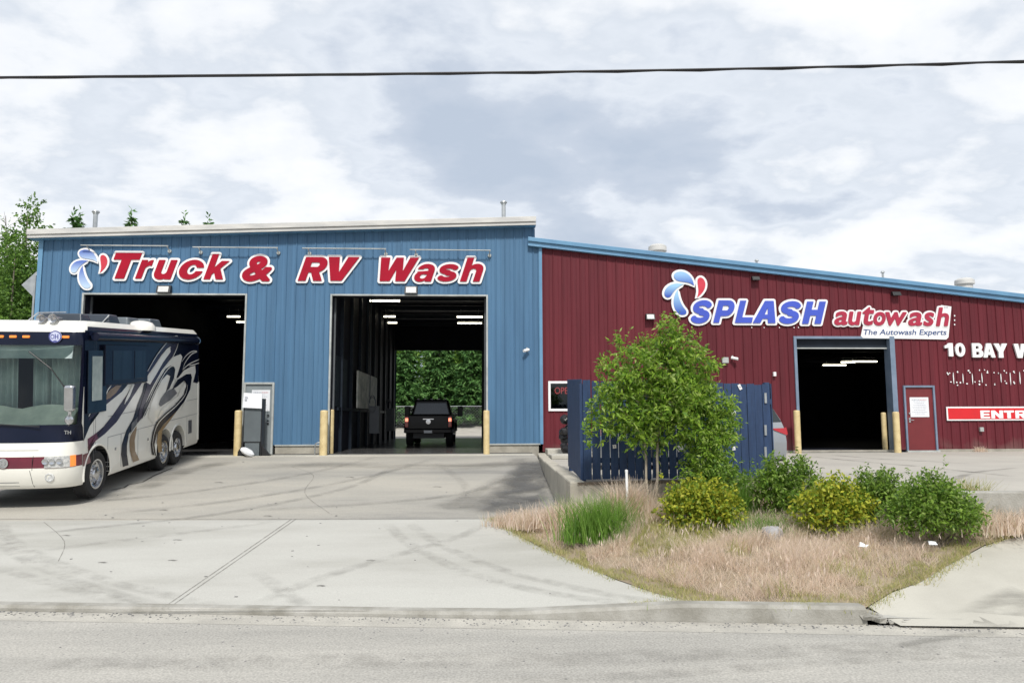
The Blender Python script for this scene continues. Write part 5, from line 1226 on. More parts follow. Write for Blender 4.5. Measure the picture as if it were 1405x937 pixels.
for pts in ([(342, 300), (402, 198), (470, 116), (516, 90), (526, 125), (496, 206), (441, 291), (388, 385), (350, 470)], [(338, 345), (392, 262), (430, 205), (458, 168), (481, 152)], [(545, 240), (572, 203), (605, 180), (634, 180), (600, 198), (565, 245), (550, 290)],
            [(552, 285), (590, 252), (650, 225)], [(585, 262), (620, 255), (650, 245)], [(0, 560), (20, 515), (40, 478)], [(56, 442), (90, 380), (128, 322)], [(212, 487), (222, 450), (262, 370)], [(98, 445), (112, 405), (132, 378)], [(225, 345), (238, 325), (246, 318)], [(226, 312), (238, 282), (248, 268)], [(228, 215), (236, 200), (242, 192)],
            [(300, 600), (340, 520), (380, 430), (412, 365), (450, 300), (484, 266), (508, 270)], [(385, 785), (375, 720), (386, 650), (410, 595), (455, 548), (515, 495), (566, 432), (580, 372)], [(240, 838), (232, 780), (232, 725), (246, 662), (292, 595)]):
    ribbon(pts, .028, 0, 10)
gfx.build('side_graphics', [M['cream'], M['navy'], M['maroon'], M['purple'], M['tan'], M['greyp']], rv, local=True, recalc=False)
# side windows, slide-out room, awning, seams
so_ = MB(); a = c2(85, 155); b = c2(335, 350); slv0, slv1, slw0, slw1 = a[0], c2(335, 300)[0], 2.28, 3.14
so_.box(-.07, .0, slv0, slv1, slw0, slw1); sl_ = so_.build('slide_out', M['navy'], rv, local=True, bevel=.012)
k = MB(); k.box(-.078, -.070, slv0+.35, slv0+.35+(slv1-slv0)*.42, slw0+.10, slw1-.12); k.build('side_window', M['rvglass'], rv, local=True, bevel=.004)
k = MB(); k.box(-.078, -.070, slv0+.35+(slv1-slv0)*.50, slv1-.15, slw0+.10, slw1-.12); k.build('side_window', M['rvglass'], rv, local=True, bevel=.004)
k = MB(); k.box(-.045, -.026, -.52, .28, 1.75, 3.02); k.build('side_window', M['rvglass'], rv, local=True, bevel=.006)
k = MB(); k.box(-.056, -.046, -.36, .05, 2.0, 2.9); k.build('window_reflection', M['curtain'], rv, local=True)  # pale panel over the front side window, painted stand-in for its reflection
aw = MB(); va, vb = -.42, 5.62; aw.cyl((-.12, va, 3.30), (-.12, vb, 3.30), .085, .085, 14); aw.box(-.10, .0, va, vb, 3.32, 3.40); awn = aw.build('awning', M['navy'], rv, local=True, smooth=True)
k = MB(); k.lathe((-.12, vb, 3.30), (0, 1, 0), [(.10, -.03), (.11, 0), (.09, .05), (0, .07)], 14); k.build('end_cap', M['chrome'], awn, local=True, smooth=True)
k = MB()
for (v0, w0_, v1, w1_) in ((.45, 1.18, 6.1, 1.22), (.45, 1.62, 6.1, 1.64), (-.18, .75, -.18, 3.3), (.46, .5, .46, 1.18), (1.1, .46, 1.1, 1.18), (2.0, .46, 2.0, 1.18), (2.95, .46, 2.95, 1.18), (5.25, .5, 5.25, 1.2), (-.10, .95, -.10, 3.3), (5.1, 1.64, 5.1, 2.1)):
    k.cyl((.001, v0, w0_), (.001, v1, w1_), .006, .006, 5)
k.build('locker_seam', M['greyp'], rv, local=True)
k = MB(); k.box(-.012, 0, 5.36, 5.62, .72, 1.08); k.build('side_vent', M['greyp'], rv, local=True)
k = MB(); k.box(-.016, 0, 2.52, 2.58, .86, .92); k.box(-.016, 0, .78, .84, .86, .92); k.build('locker_latch', M['chrome'], rv, local=True)
# rear corner trim below roof
k = MB(); k.box(-.02, .03, 6.10, 6.19, .46, 2.12); k.build('rear_corner_trim', M['cream'], rv, local=True, bevel=.01)
k = MB(); k.cyl((.12, 6.05, .40), (.12, 6.32, .36), .035, .035, 10); k.build('exhaust', M['chrome'], rv, local=True)
# roof equipment
def rvbox(name, px0, px1, py0, py1, v0, dv, material, bev=.04, sub=None):
    d = 1/ (FX/ (P1[1]+v0)); u1_ = onPl(px0, py1, P1+bv*v0, bv)-P1; u0_ = onPl(px1, py0, P1+bv*v0, bv)-P1
    ua, ub = float(u0_@lat), float(u1_@lat); wt, wb = float(u0_@bw), 3.6
    k = MB(); k.hexa([(ua, v0, wb), (ub, v0, wb), (ub, v0+dv, wb), (ua, v0+dv, wb), (ua+.03, v0+.06, wt), (ub-.03, v0+.06, wt), (ub-.05, v0+dv-.1, wt), (ua+.05, v0+dv-.1, wt)])
    return k.build(name, material, rv, local=True, bevel=bev, seg=3)
M['roofkit'] = mat('grey_roof_plastic', (.10, .12, .135), .4, (.06, .075, .09), 3)
M['roofdark'] = mat('dark_roof_plastic', (.03, .04, .055), .3)
rvbox('roof_fairing', 52, 112, 430, 446, -.1, .5, M['roofdark'], .03)
rvbox('roof_fairing', 112, 150, 431, 446, 1.0, .6, M['roofdark'], .03)
rvbox('air_conditioner', 150, 176, 435, 447, 2.2, .8, M['roofkit'])
rvbox('air_conditioner', 176, 207, 437, 447, 3.6, .8, M['roofkit'])
pp = onPl(193, 444, P1+bv*2.6, bv)-P1; k = MB(); k.lathe((float(pp@lat)+.0, 2.6, 3.5), (0, 0, 1), [(.34, 0), (.33, .1), (.26, .19), (.14, .23), (0, .245)], 24); k.build('satellite_dome', M['cream'], rv, local=True, smooth=True)
for pxx in (60, 76):
    q = onPl(pxx, 437, P1-bv*.55, bv)-P1; u_ = float(q@lat); w_ = float(q@bw); k = MB()
    k.lathe((u_, -.62, w_), (0, -1, 0), [(.0, -.3), (.03, -.3), (.04, -.1), (.075, .02), (.085, .05), (.07, .04), (.03, -.02), (0, -.02)], 16); k.box(u_-.05, u_+.05, -.5, -.35, 3.55, w_); k.build('air_horn', M['chrome'], rv, local=True, smooth=True)
k = MB()
for (xa, ya, xb, yb, v0) in ((37, 441, 52, 429, -.3), (140, 443, 150, 432, 1.0)):
    a = onPl(xa, ya, P1+bv*v0, bv)-P1; b = onPl(xb, yb, P1+bv*v0, bv)-P1; k.cyl((float(a@lat), v0, float(a@bw)), (float(b@lat), v0, float(b@bw)), .012, .012, 6)
a = onPl(52, 429, P1-bv*.3, bv)-P1; k.cyl((float(a@lat), -.3, float(a@bw)), (.55, -.2, float(a@bw)+.02), .012, .012, 6); k.build('roof_rail', M['chrome'], rv, local=True)
# ================================================================== BOARD FENCE round the enclosure
def board(mb, p0, p1, z0, z1, th, nrm, m=0, skew=0.0, dog=0.0):
    n_ = Vector(nrm)*th; a = Vector((p0[0], p0[1], 0)); b = Vector((p1[0], p1[1], 0)); s_ = (b-a).normalized()*skew
    P = [a+Vector((0, 0, z0)), b+Vector((0, 0, z0)), b+n_+Vector((0, 0, z0)), a+n_+Vector((0, 0, z0)), a+s_+Vector((0, 0, z1)), b+s_+Vector((0, 0, z1+dog)), b+s_+n_+Vector((0, 0, z1+dog)), a+s_+n_+Vector((0, 0, z1))]
    mb.hexa([tuple(p) for p in P], m)
fence = thing('board_fence', 'weathered navy blue board fence with thin gaps, behind the green tree', 'fence', (1.8, 12.6, -.04))
FA = Vector((1.83, 12.62)); FB = Vector((5.28, 13.02)); fd = (FB-FA).normalized(); fn_ = Vector((-fd.y, fd.x)); Ln = (FB-FA).length
random.seed(21); s_ = 0.0; k = 0
while s_ < Ln-.05:
    wdt = .135+random.uniform(-.004, .004); gap = random.choice((.008, .010, .014, .018, .03)) if s_ < 2.5 else random.choice((.006, .008, .012))
    p0 = FA+fd*s_; p1 = FA+fd*min(Ln, s_+wdt); zt = 1.66-.055*s_/Ln*1.2+random.uniform(-.012, .012)
    mb_ = MB(); board(mb_, p0, p1, -.03+random.uniform(0, .02), zt, .018, (fn_.x*-1, fn_.y*-1, 0), skew=random.uniform(-.006, .006), dog=random.uniform(-.006, .006)); mb_.build('board', M['navyfence'], fence)
    s_ += wdt+gap; k += 1
SA = Vector((1.82, 12.66)); SB = Vector((1.90, 15.2)); sd_ = (SB-SA).normalized(); sn = Vector((-sd_.y, sd_.x)); s_ = .0
while s_ < (SB-SA).length-.05:
    p0 = SA+sd_*s_; p1 = SA+sd_*(s_+.137); t_ = s_/(SB-SA).length
    mb_ = MB(); board(mb_, p0, p1, -.03+.08*t_, 1.68+.13*t_, .018, (-abs(sn.x), 0, 0)); mb_.build('board', M['navyfence'], fence); s_ += .145+random.choice((.004, .01))
def rail(p0, p1, z, hh=.09, off=.0, th=.04, nrm=None):
    mb_ = MB(); board(mb_, p0, p1, z, z+hh, th, nrm); mb_.build('rail', M['navyfence'], fence)
for z in (.25, 1.25): rail(FA+fd*.02, FB, z, nrm=(fn_.x, fn_.y, 0)); rail(SA, SB, z+.05, nrm=(1, 0, 0))
for t_ in (0, .33, .66, .985):
    p = FA+fd*Ln*t_+fn_*.045; MB().box(p.x-.045, p.x+.045, p.y-.0, p.y+.09, -.05, 1.6+(.04 if t_ > .9 else 0)).build('post', M['navyfence'], fence, bevel=.004)
p = SB; MB().box(p.x, p.x+.09, p.y-.05, p.y+.05, -.05, 1.78).build('post', M['navyfence'], fence)
# back and right sides
for k in range(22):
    y0 = 13.1+k*.15; mb_ = MB(); board(mb_, (5.30+.02*k/22, y0), (5.30+.02*k/22, y0+.135), -.03, 1.62, .018, (1, 0, 0)); mb_.build('board', M['navyfence'], fence)
# hinges and white tags on the fence
def fpt(px_, py_):
    n3 = np.array([fn_.x, fn_.y, 0]); return onPl(px_, py_, np.array([FA.x, FA.y, 0])-n3*.025, n3)
for k, (px_, py_, w_, h_, a, lb) in enumerate(((1015, 531, 4.5, 8, .45, 'white plate near the top right of the blue fence'), (1006.5, 567, 6.5, 6, .2, 'white plate halfway up the right part of the blue fence'), (1006.5, 615, 5, 5, .1, 'small white plate low on the right part of the blue fence'),
                                       (932.5, 614.5, 9, 8, .5, 'largest white plate, low on the blue fence right of the tree stems'), (843, 612.5, 5, 5, .1, 'small white plate low on the blue fence left of the tree stems'))):
    p = fpt(px_, py_); hw, hh = w_/2/82, h_/2/82; ca, sa = math.cos(a), math.sin(a); mb_ = MB()
    q = [(p[0]+fd.x*(x*ca-z*sa), p[1]+fd.y*(x*ca-z*sa), p[2]+x*sa+z*ca) for x, z in ((-hw, -hh), (hw, -hh), (hw, hh), (-hw, hh))]
    mb_.prism(q, (-fn_.x*.008, -fn_.y*.008, 0)); mb_.cyl((p[0]-fn_.x*.008, p[1]-fn_.y*.008, p[2]), (p[0]-fn_.x*.014, p[1]-fn_.y*.014, p[2]), .008, .008, 8, 1)
    tag(mb_.build('fence_plate', [M['white'], M['black']]), lb, 'plate', 'white plates screwed to the blue fence')
for py_ in (546, 590, 620):
    p = fpt(1050, py_); mb_ = MB(); mb_.box(p[0]-.02, p[0]+.02, p[1]-.02, p[1]+.01, p[2]-.09, p[2]+.09); mb_.build('hinge', M['galv'], fence)
# dark bundle between the fence and the red wall
bl = MB(); random.seed(3); c0 = onY(779, 612, 20.8); 
for k in range(26):
    t = random.uniform(0, 1); a = random.uniform(0, 6.28); r_ = .16*(1-abs(t-.45)*.8); x = c0[0]+.02+math.cos(a)*r_; y = 20.8+math.sin(a)*r_; z = .02+t*.98; q = random.uniform(.09, .16)
    bl.lathe((x, y, z), (random.uniform(-1, 1), random.uniform(-1, 1), 1), [(0, -q), (q*.8, -q*.5), (q, 0), (q*.7, q*.6), (0, q)], 8)
tag(bl.build('rubbish_sack', M['black'], smooth=True), 'lumpy black bundle standing just left of the fence below the window', 'sack')
# ================================================================== SILVER CAR behind the fence
M['silver'] = mat('silver_paint', (.30, .32, .34), .25, (.26, .28, .30), 1.5, metal=.35, coat=.8)
M['tail'] = mat('tail_lamp_red', (.42, .012, .02), .12, (.35, .01, .015), 3, coat=.8)
M['carglass'] = mat('car_glass', (.012, .016, .018), .05, (.02, .03, .03), 2, spec=.8)
CY_ = 15.2; pr = onY(1084, 618, CY_)
car = thing('silver_car', 'silver car parked behind the blue fence with only its red tail lamp end showing', 'car', (float(pr[0]), CY_, -.05))
# local: x from rear (0) towards the front (-4.6); y 0 near side .. 1.8 far side; z up
pf = [(x_*.88, z_) for x_, z_ in [(-.02, .22), (.0, .34), (.0, .55), (-.02, .80), (-.05, .88), (-.10, 1.02), (-.22, 1.24), (-.42, 1.42), (-.9, 1.50), (-1.8, 1.53), (-2.5, 1.47), (-3.3, 1.02), (-4.1, .86), (-4.45, .70), (-4.55, .45), (-4.5, .22)]]
def inset(z): return float(np.interp(z, [.2, .5, .85, 1.0, 1.53], [.06, 0, .03, .07, .28]))
cb2 = MB(); n = len(pf); rows = 5
for yy in (0, .25, .5, .75, 1):
    for x, z in pf: cb2.v.append((x*(1 if True else 1)-(.0 if .2 < yy < .8 else .06*(x > -1)-.0*(x < -4)), inset(z)+(1.8-2*inset(z))*yy, z))
for j in range(4):
    for i in range(n-1): cb2.f.append((j*n+i, j*n+i+1, (j+1)*n+i+1, (j+1)*n+i)); cb2.m.append(0)
# side caps split at belt height: fan by strips
for j, sgn in ((0, 1), (4, -1)):
    lo = [(x, z) for x, z in pf]
    ids = [j*n+i for i in range(n)]
    for a in range(n//2-0):
        b = n-1-a
        if a+1 <= b-1: cb2.f.append((ids[a], ids[a+1], ids[b-1], ids[b])); cb2.m.append(0)
cbo = cb2.build('body', M['silver'], car, local=True, smooth=True)
for yy, sg in ((0, -1), (1.8, 1)):
    def sp_(pts, name, mt, d=.012):
        mb_ = MB(); P = [(x, (inset(z)-d) if sg < 0 else 1.8-inset(z)+d, z) for x, z in pts]; mb_.prism(P, (0, .02*-sg, 0)); return mb_.build(name, mt, car, local=True)
    sp_([(-.14, .98), (-.26, 1.24), (-.40, 1.38), (-1.1, 1.43), (-1.15, .98)], 'side_window', M['carglass']); sp_([(-1.32, .98), (-1.3, 1.42), (-2.1, 1.44), (-2.15, .98)], 'side_window', M['carglass']); sp_([(-2.22, .98), (-2.18, 1.44), (-2.5, 1.40), (-3.1, 1.0)], 'side_window', M['carglass'])
    sp_([(-.05, .70), (-.30, .80), (-.36, .84), (-.06, .85)], 'tail_lamp', M['tail'], .02)
mb_ = MB(); mb_.hexa([(-.075, .22, .92), (-.075, 1.58, .92), (-.10, 1.58, .92), (-.10, .22, .92), (-.335, .38, 1.36), (-.335, 1.42, 1.36), (-.36, 1.42, 1.36), (-.36, .38, 1.36)]); mb_.build('rear_window', M['carglass'], car, local=True)
mb_ = MB(); mb_.hexa([(-.02, .02, .72), (.012, .4, .72), (.0, .4, .72), (-.06, .02, .72), (-.05, .02, .86), (-.03, .4, .86), (-.05, .4, .86), (-.09, .02, .86)]); mb_.build('tail_lamp', M['tail'], car, local=True)
mb_ = MB(); mb_.box(-3.9, -.1, .1, 1.7, .16, .3); mb_.build('underbody', M['black'], car, local=True)
for x_ in (-.80, -3.2):
    wheel(car, (x_, .20, .33), .33, .21, axis=(0, -1, 0)); wheel(car, (x_, 1.60, .33), .33, .21, axis=(0, 1, 0))
# ================================================================== BLACK PICKUP in the far end of the bay
M['blackpaint'] = mat('black_paint', (.003, .003, .005), .35, (.005, .005, .008), 2, coat=.1, spec=.25)
TL = onY(555, 600, 28.0)[0]; TR = onY(620, 600, 28.0)[0]; TW = float(TR-TL)
pk = thing('pickup_truck', 'black crew cab pickup with lit tail lamps inside the right blue bay', 'pickup truck', (float(TL), 28.0, -.003))
def pbox(nm, x0, x1, y0, y1, z0, z1, mt, bev=.03, par=None): return MB().box(x0, x1, y0, y1, z0, z1).build(nm, M[mt], par or pk, local=True, bevel=bev)
bed = MB(); bed.box(.0, TW, .0, 1.9, .62, 1.16); bed.box(.0, TW, 1.92, 3.9, .58, 1.16); bed.box(.04, TW-.04, 3.9, 5.3, .60, 1.18); bed.build('body', M['blackpaint'], pk, local=True, bevel=.06, seg=3)
cabm = MB(); x0, x1 = .06, TW-.06
cabm.hexa([(x0, 1.95, 1.14), (x1, 1.95, 1.14), (x1, 4.2, 1.14), (x0, 4.2, 1.14), (x0+.17, 2.05, 1.80), (x1-.17, 2.05, 1.80), (x1-.2, 3.5, 1.80), (x0+.2, 3.5, 1.80)]); cabm.build('cab', M['blackpaint'], pk, local=True, bevel=.07, seg=3)
mb_ = MB(); mb_.hexa([(x0+.13, 1.93, 1.22), (x1-.13, 1.93, 1.22), (x1-.13, 1.95, 1.22), (x0+.13, 1.95, 1.22), (x0+.24, 2.01, 1.66), (x1-.24, 2.01, 1.66), (x1-.24, 2.03, 1.66), (x0+.24, 2.03, 1.66)]); mb_.build('rear_window', M['carglass'], pk, local=True)
tg = pbox('tailgate', .16, TW-.16, -.025, .0, .66, 1.14, 'blackpaint', .008)
M['lit'] = mat('lit_tail_lamp', (.8, .1, .06), .2, emit=(1, .30, .18), estr=1.6)
for x in (.01, TW-.14): l_ = pbox('tail_lamp', x, x+.13, -.03, .03, .72, 1.12, 'tail', .01); MB().box(x+.01, x+.12, -.04, -.029, .93, 1.05).build('lamp', M['lit'], l_, local=True)
mb_ = MB(); mb_.box(TW/2-.20, TW/2+.20, -.034, -.024, 1.0, 1.035); mb_.build('chrome_strip', M['chrome'], pk, local=True)
mb_ = MB(); mb_.lathe((TW/2, -.024, .92), (0, -1, 0), [(.10, 0), (.09, .012), (0, .014)], 18); mb_.build('badge', M['chrome'], tg, local=True)
mb_ = MB(); mb_.box(0.02, TW-.02, -.16, -.02, .50, .64); mb_.build('bumper', M['blackpaint'], pk, local=True, bevel=.02); pbox('number_plate', TW/2-.15, TW/2+.15, -.175, -.16, .50, .60, 'paper', .003)
for x in np.linspace(x0+.28, x1-.28, 5): pbox('marker_light', x-.05, x+.05, 2.08, 2.2, 1.80, 1.84, 'lensw', .01)
for sg, x in ((-1, -.02), (1, TW+.02)):
    a = MB(); a.tube([(x, 3.6, 1.18), (x+sg*.16, 3.55, 1.22)], .02, 6); a.tube([(x, 3.6, 1.38), (x+sg*.16, 3.55, 1.42)], .02, 6); ar = a.build('mirror_arm', M['black'], pk, local=True)
    MB().box(x+(.1 if sg > 0 else -.32), x+(.32 if sg > 0 else -.1), 3.48, 3.58, 1.12, 1.56).build('mirror', M['black'], ar, local=True, bevel=.03)
for y_ in (1.0, 4.6):
    wheel(pk, (.26, y_, .42), .42, .27, 'black', axis=(-1, 0, 0)); wheel(pk, (TW-.26, y_, .42), .42, .27, 'black', axis=(1, 0, 0))
    for x, sg in ((0, -1), (TW, 1)):
        mb_ = MB(); vs = []; ring = np.linspace(R(5), R(175), 14)
        for t in ring:
            for xx, r_ in ((x-sg*.1, .46), (x+sg*.07, .46), (x+sg*.07, .55), (x-sg*.1, .56)): vs.append((xx, y_+math.cos(t)*r_, .46+math.sin(t)*r_))
        mb_.add(vs, [(4*i+q, 4*i+(q+1) % 4, 4*(i+1)+(q+1) % 4, 4*(i+1)+q) for i in range(len(ring)-1) for q in range(4)]); mb_.build('wheel_arch', M['blackpaint'], pk, local=True)
pbox('step_bar', TW-.03, TW+.06, 1.9, 4.0, .40, .46, 'chrome', .01); pbox('step_bar', -.06, .03, 1.9, 4.0, .40, .46, 'chrome', .01); pbox('chassis', .3, TW-.3, .2, 5.1, .3, .62, 'black', 0)
# ================================================================== VEGETATION
GR = dict(tree=leafmat('tree_leaves', [(.11, .23, .022), (.22, .38, .04), (.36, .52, .07), (.05, .13, .016), (.50, .62, .18)], trans=.5),
          shrub=leafmat('shrub_leaves', [(.09, .18, .022), (.17, .30, .035), (.28, .42, .07), (.05, .12, .018), (.36, .46, .14)], trans=.45),
          yellow=leafmat('yellow_green_leaves', [(.10, .19, .02), (.34, .40, .035), (.55, .54, .06), (.09, .20, .02), (.46, .42, .05)], trans=.4),
          spruce=leafmat('spruce_needles', [(.05, .135, .035), (.09, .21, .05), (.16, .30, .09), (.03, .09, .03)], trans=.25, rough=.7),
          poplar=leafmat('poplar_leaves', [(.06, .14, .022), (.11, .22, .035), (.17, .30, .05), (.045, .10, .02)], trans=.35),
          tuft=leafmat('green_grass', [(.10, .22, .03), (.18, .34, .05), (.27, .44, .09), (.07, .16, .025)], trans=.45),
          dry=leafmat('dry_grass_blades', [(.74, .61, .49), (.86, .75, .62), (.62, .50, .38), (.90, .78, .69), (.80, .66, .58), (.50, .41, .28), (.88, .79, .64)], rough=.85, trans=.5),
          edge=leafmat('mixed_grass', [(.46, .40, .18), (.30, .34, .09), (.60, .50, .28), (.20, .28, .06)], rough=.8, trans=.3),
          dark=leafmat('distant_leaves', [(.09, .20, .03), (.19, .36, .05), (.32, .48, .10), (.04, .10, .02)], trans=.45))
def leaves(P, D, Lg, Wd, droop=0.0, upn=.6):
    """quads: position P (n,3), direction D, length, width"""
    n = len(P); D = D/np.linalg.norm(D, axis=1, keepdims=True); rnd = rng.normal(size=(n, 3)); rnd[:, 2] += upn
    S = np.cross(D, rnd); S /= np.linalg.norm(S, axis=1, keepdims=True)+1e-9
    Lg = np.asarray(Lg).reshape(-1, 1)*np.ones((n, 1)); Wd = np.asarray(Wd).reshape(-1, 1)*np.ones((n, 1))
    A = P; B = P+D*Lg*.45+S*Wd/2; C = P+D*Lg; C[:, 2] -= droop*Lg[:, 0]; E_ = P+D*Lg*.45-S*Wd/2
    V = np.stack([A, B, C, E_], 1).reshape(-1, 3); F = np.arange(4*n).reshape(-1, 4); return V, F
def twigs(C_, Rr, n, tl, ll, lw, per=9, out=.7, upb=.35, squash=1.0):
    """leafy twigs spread through a set of balls"""
    C_ = np.array(C_); Rr = np.array(Rr); wts = Rr**2.2; idx = rng.choice(len(C_), n, p=wts/wts.sum())
    u = rng.normal(size=(n, 3)); u /= np.linalg.norm(u, axis=1, keepdims=True); r_ = rng.uniform(.25, 1.0, n)**.6
    base = C_[idx]+u*(Rr[idx]*r_)[:, None]*np.array([1, 1, squash]); d = u*out+rng.normal(size=(n, 3))*.5; d[:, 2] += upb; d /= np.linalg.norm(d, axis=1, keepdims=True)
    t = np.linspace(0, 1, per); P = (base[:, None, :]+d[:, None, :]*(t*tl)[None, :, None]).reshape(-1, 3)
    D = np.repeat(d, per, 0)*.5+rng.normal(size=(n*per, 3))*.65; D[:, 2] -= .1
    return leaves(P, D, ll*rng.uniform(.6, 1.2, len(P)), lw*rng.uniform(.7, 1.2, len(P)), .15)
def stem_mesh(name, parent, paths, material):
    mb_ = MB()
    for pts, ra, rb in paths:
        m_ = len(pts)-1
        for i in range(m_): mb_.cyl(pts[i], pts[i+1], ra+(rb-ra)*i/m_, ra+(rb-ra)*(i+1)/m_, 8)
    return mb_.build(name, material, parent, smooth=True)
def wig(a, b, n, amp):
    a = np.array(a); b = np.array(b); out_ = []
    for i in range(n+1):
        t = i/n; o_ = rng.normal(size=3)*amp*math.sin(t*math.pi)**.5 if 0 < i < n else np.zeros(3); out_.append(tuple(a+(b-a)*t+o_))
    return out_
def at(px_, py_, Y): return onY(px_, py_, Y)
# --- the young tree in front of the fence
TY = 11.7; g0 = at(895, 692, TY)
tr = thing('young_tree', 'bright green multi stem young tree in front of the blue fence', 'tree', (float(g0[0]), TY, float(zisl(g0[0], TY))))
blobs = [(917, 455, 12), (914, 475, 18), (912, 502, 28), (868, 510, 24), (843, 540, 26), (878, 553, 38), (925, 553, 40), (956, 505, 20), (950, 540, 32), (902, 590, 24), (862, 587, 22), (826, 566, 17), (850, 474, 10), (832, 508, 12), (940, 590, 22), (965, 560, 18), (893, 488, 13), (937, 486, 16), (955, 474, 9), (816, 588, 12), (838, 600, 10), (880, 605, 12)]
Cs = []; Rs = []
for x, y, r_ in blobs:
    p = at(906+(x-906)*.91, y, TY); Cs.append((p[0], TY+rng.uniform(-.15, .15), p[2])); Rs.append(.93*r_/(FX/TY))
V, F = twigs(Cs, Rs, 1500, .22, .10, .038, per=9, upb=.5)
# upright leafy shoots that break the outline
sh = []
for x, y, l_ in ((917, 452, .32), (905, 462, .25), (930, 458, .22), (850, 470, .24), (838, 492, .22), (826, 512, .2), (958, 478, .24), (950, 462, .22), (968, 505, .2), (812, 575, .2), (806, 590, .2), (812, 605, .16), (872, 480, .25), (885, 468, .24), (975, 530, .2), (862, 488, .2), (908, 440, .2), (820, 545, .2), (815, 560, .18)):
    p = at(x, y, TY); b0 = np.array([p[0], TY+rng.uniform(-.1, .1), p[2]-l_*.5])
    for q in range(3):
        dd = np.array([(x-895)/260+rng.normal()*.25, rng.normal()*.25, 1.0]); dd /= np.linalg.norm(dd); t = np.linspace(0, 1, 12)
        P = b0+rng.normal(size=3)*.03+dd*(t*l_)[:, None]; D = dd*.5+rng.normal(size=(12, 3))*.6; v_, f_ = leaves(P, D, .085*(1.1-t*.4), .032*(1.1-t*.3), .2); sh.append(v_)
V = np.concatenate([V]+sh); F = np.arange(len(V)).reshape(-1, 4)
npmesh('crown', V, F, GR['tree'], tr, off=tr.location)
b1 = at(893, 692, TY); b2 = at(899, 690, TY+.1); gz = zisl(b1[0], TY)
paths = []
t1 = at(884, 605, TY); t2 = at(903, 600, TY); m1 = at(880, 540, TY); m2 = at(917, 500, TY); m3 = at(945, 520, TY)
paths += [(wig((b1[0], TY, gz-.05), t1, 4, .012), .022, .017), (wig(t1, m1, 4, .02), .017, .009), (wig(m1, at(862, 490, TY), 3, .02), .009, .004),
          (wig((b2[0], TY+.1, gz-.05), t2, 4, .012), .024, .019), (wig(t2, m2, 5, .02), .019, .009), (wig(m2, at(917, 450, TY), 3, .01), .009, .003), (wig(t2, m3, 4, .02), .014, .006), (wig(t1, at(843, 545, TY), 4, .02), .012, .005)]
for c_ in Cs: paths.append((wig(Cs[4] if rng.random() < .5 else Cs[5], c_, 3, .03), .007, .003))
stem_mesh('trunk', tr, paths, M['palewood'])
# --- leafy sapling to its right
SY = 11.75; g0 = at(975, 690, SY); z0_ = zisl(g0[0], SY)
sp1 = thing('sapling', 'slim pale green sapling hanging over the fence right of the young tree', 'tree', (float(g0[0]), SY, float(z0_)))
Cs = []; Rs = []
for x, y, r_ in ((972, 552, 22), (986, 580, 22), (978, 606, 24), (966, 632, 20), (980, 655, 22), (960, 600, 18), (996, 560, 10), (952, 648, 14)):
    p = at(x, y, SY); Cs.append((p[0], SY+rng.uniform(-.1, .1), p[2])); Rs.append(r_/(FX/SY))
V, F = twigs(Cs, Rs, 760, .18, .09, .030, per=9, upb=.2); npmesh('crown', V, F, GR['shrub'] if False else GR['tree'], sp1, off=sp1.location)
stem_mesh('trunk', sp1, [(wig((g0[0], SY, z0_-.05), Cs[2], 4, .015), .016, .01), (wig(Cs[2], Cs[0], 3, .02), .01, .004), (wig(Cs[2], Cs[3], 2, .01), .008, .004)], M['palewood'])
# --- shrubs
def shrub(name, px_, pyb, Y, balls, n, matl, label, ll=.06, lw=.03, cat='shrub', upb=.3, tl=.16, per=8, stems=7):
    g_ = at(px_, pyb, Y); z_ = zisl(g_[0], Y); t = thing(name, label, cat, (float(g_[0]), Y, float(z_)), 'shrubs along the raised lot edge')
    C_ = []; R_ = []
    for x, y, r_ in balls:
        p = at(x, y, Y); C_.append((p[0], Y+rng.uniform(-.08, .08), p[2])); R_.append(r_/(FX/Y))
    V, F = twigs(C_, R_, int(n*.72), tl*1.15, ll, lw, per=per, upb=upb); ex_ = [V]
    for q in range(int(len(C_)*(5 if upb > .4 else 2.5))):
        c_ = np.array(C_[rng.integers(len(C_))]); r1 = R_[rng.integers(len(R_))]; b0 = c_+np.clip(rng.normal(size=3), -1.3, 1.3)*r1*.4; l_ = rng.uniform(.10, .24)*(1 if upb > .4 else .7); dd = np.array([rng.normal()*.3, rng.normal()*.3, 1.0]); dd /= np.linalg.norm(dd); tt = np.linspace(.2, 1, 13)
        P = b0+dd*(tt*l_)[:, None]+np.array([0, 0, r1*.35]); D = dd*.35+rng.normal(size=(13, 3))*.6; ex_.append(leaves(P, D, ll*(1.15-tt*.5), lw*(1.1-tt*.4), .2)[0])
    V = np.concatenate(ex_); F = np.arange(len(V)).reshape(-1, 4); npmesh('foliage', V, F, matl, t, off=t.location)
    stem_mesh('stem', t, [(wig((g_[0]+rng.normal()*.05, Y+rng.normal()*.05, z_-.03), C_[i % len(C_)], 3, .02), .012, .004) for i in range(stems)], M['wood'])
    return t
shrub('rounded_shrub', 963, 727, 10.8, [(962, 700, 34), (935, 703, 24), (992, 703, 26), (948, 688, 22), (975, 686, 24), (963, 718, 26), (930, 690, 10), (1005, 690, 10)], 1200, GR['yellow'], 'rounded yellow green shrub at the foot of the young tree', .068, .038)
shrub('leafy_shrub', 985, 692, 11.5, [(992, 662, 24), (975, 668, 20), (1008, 670, 18), (1000, 650, 12)], 380, GR['shrub'], 'leafy green clump between the yellow shrub and the fence', .07, .032)
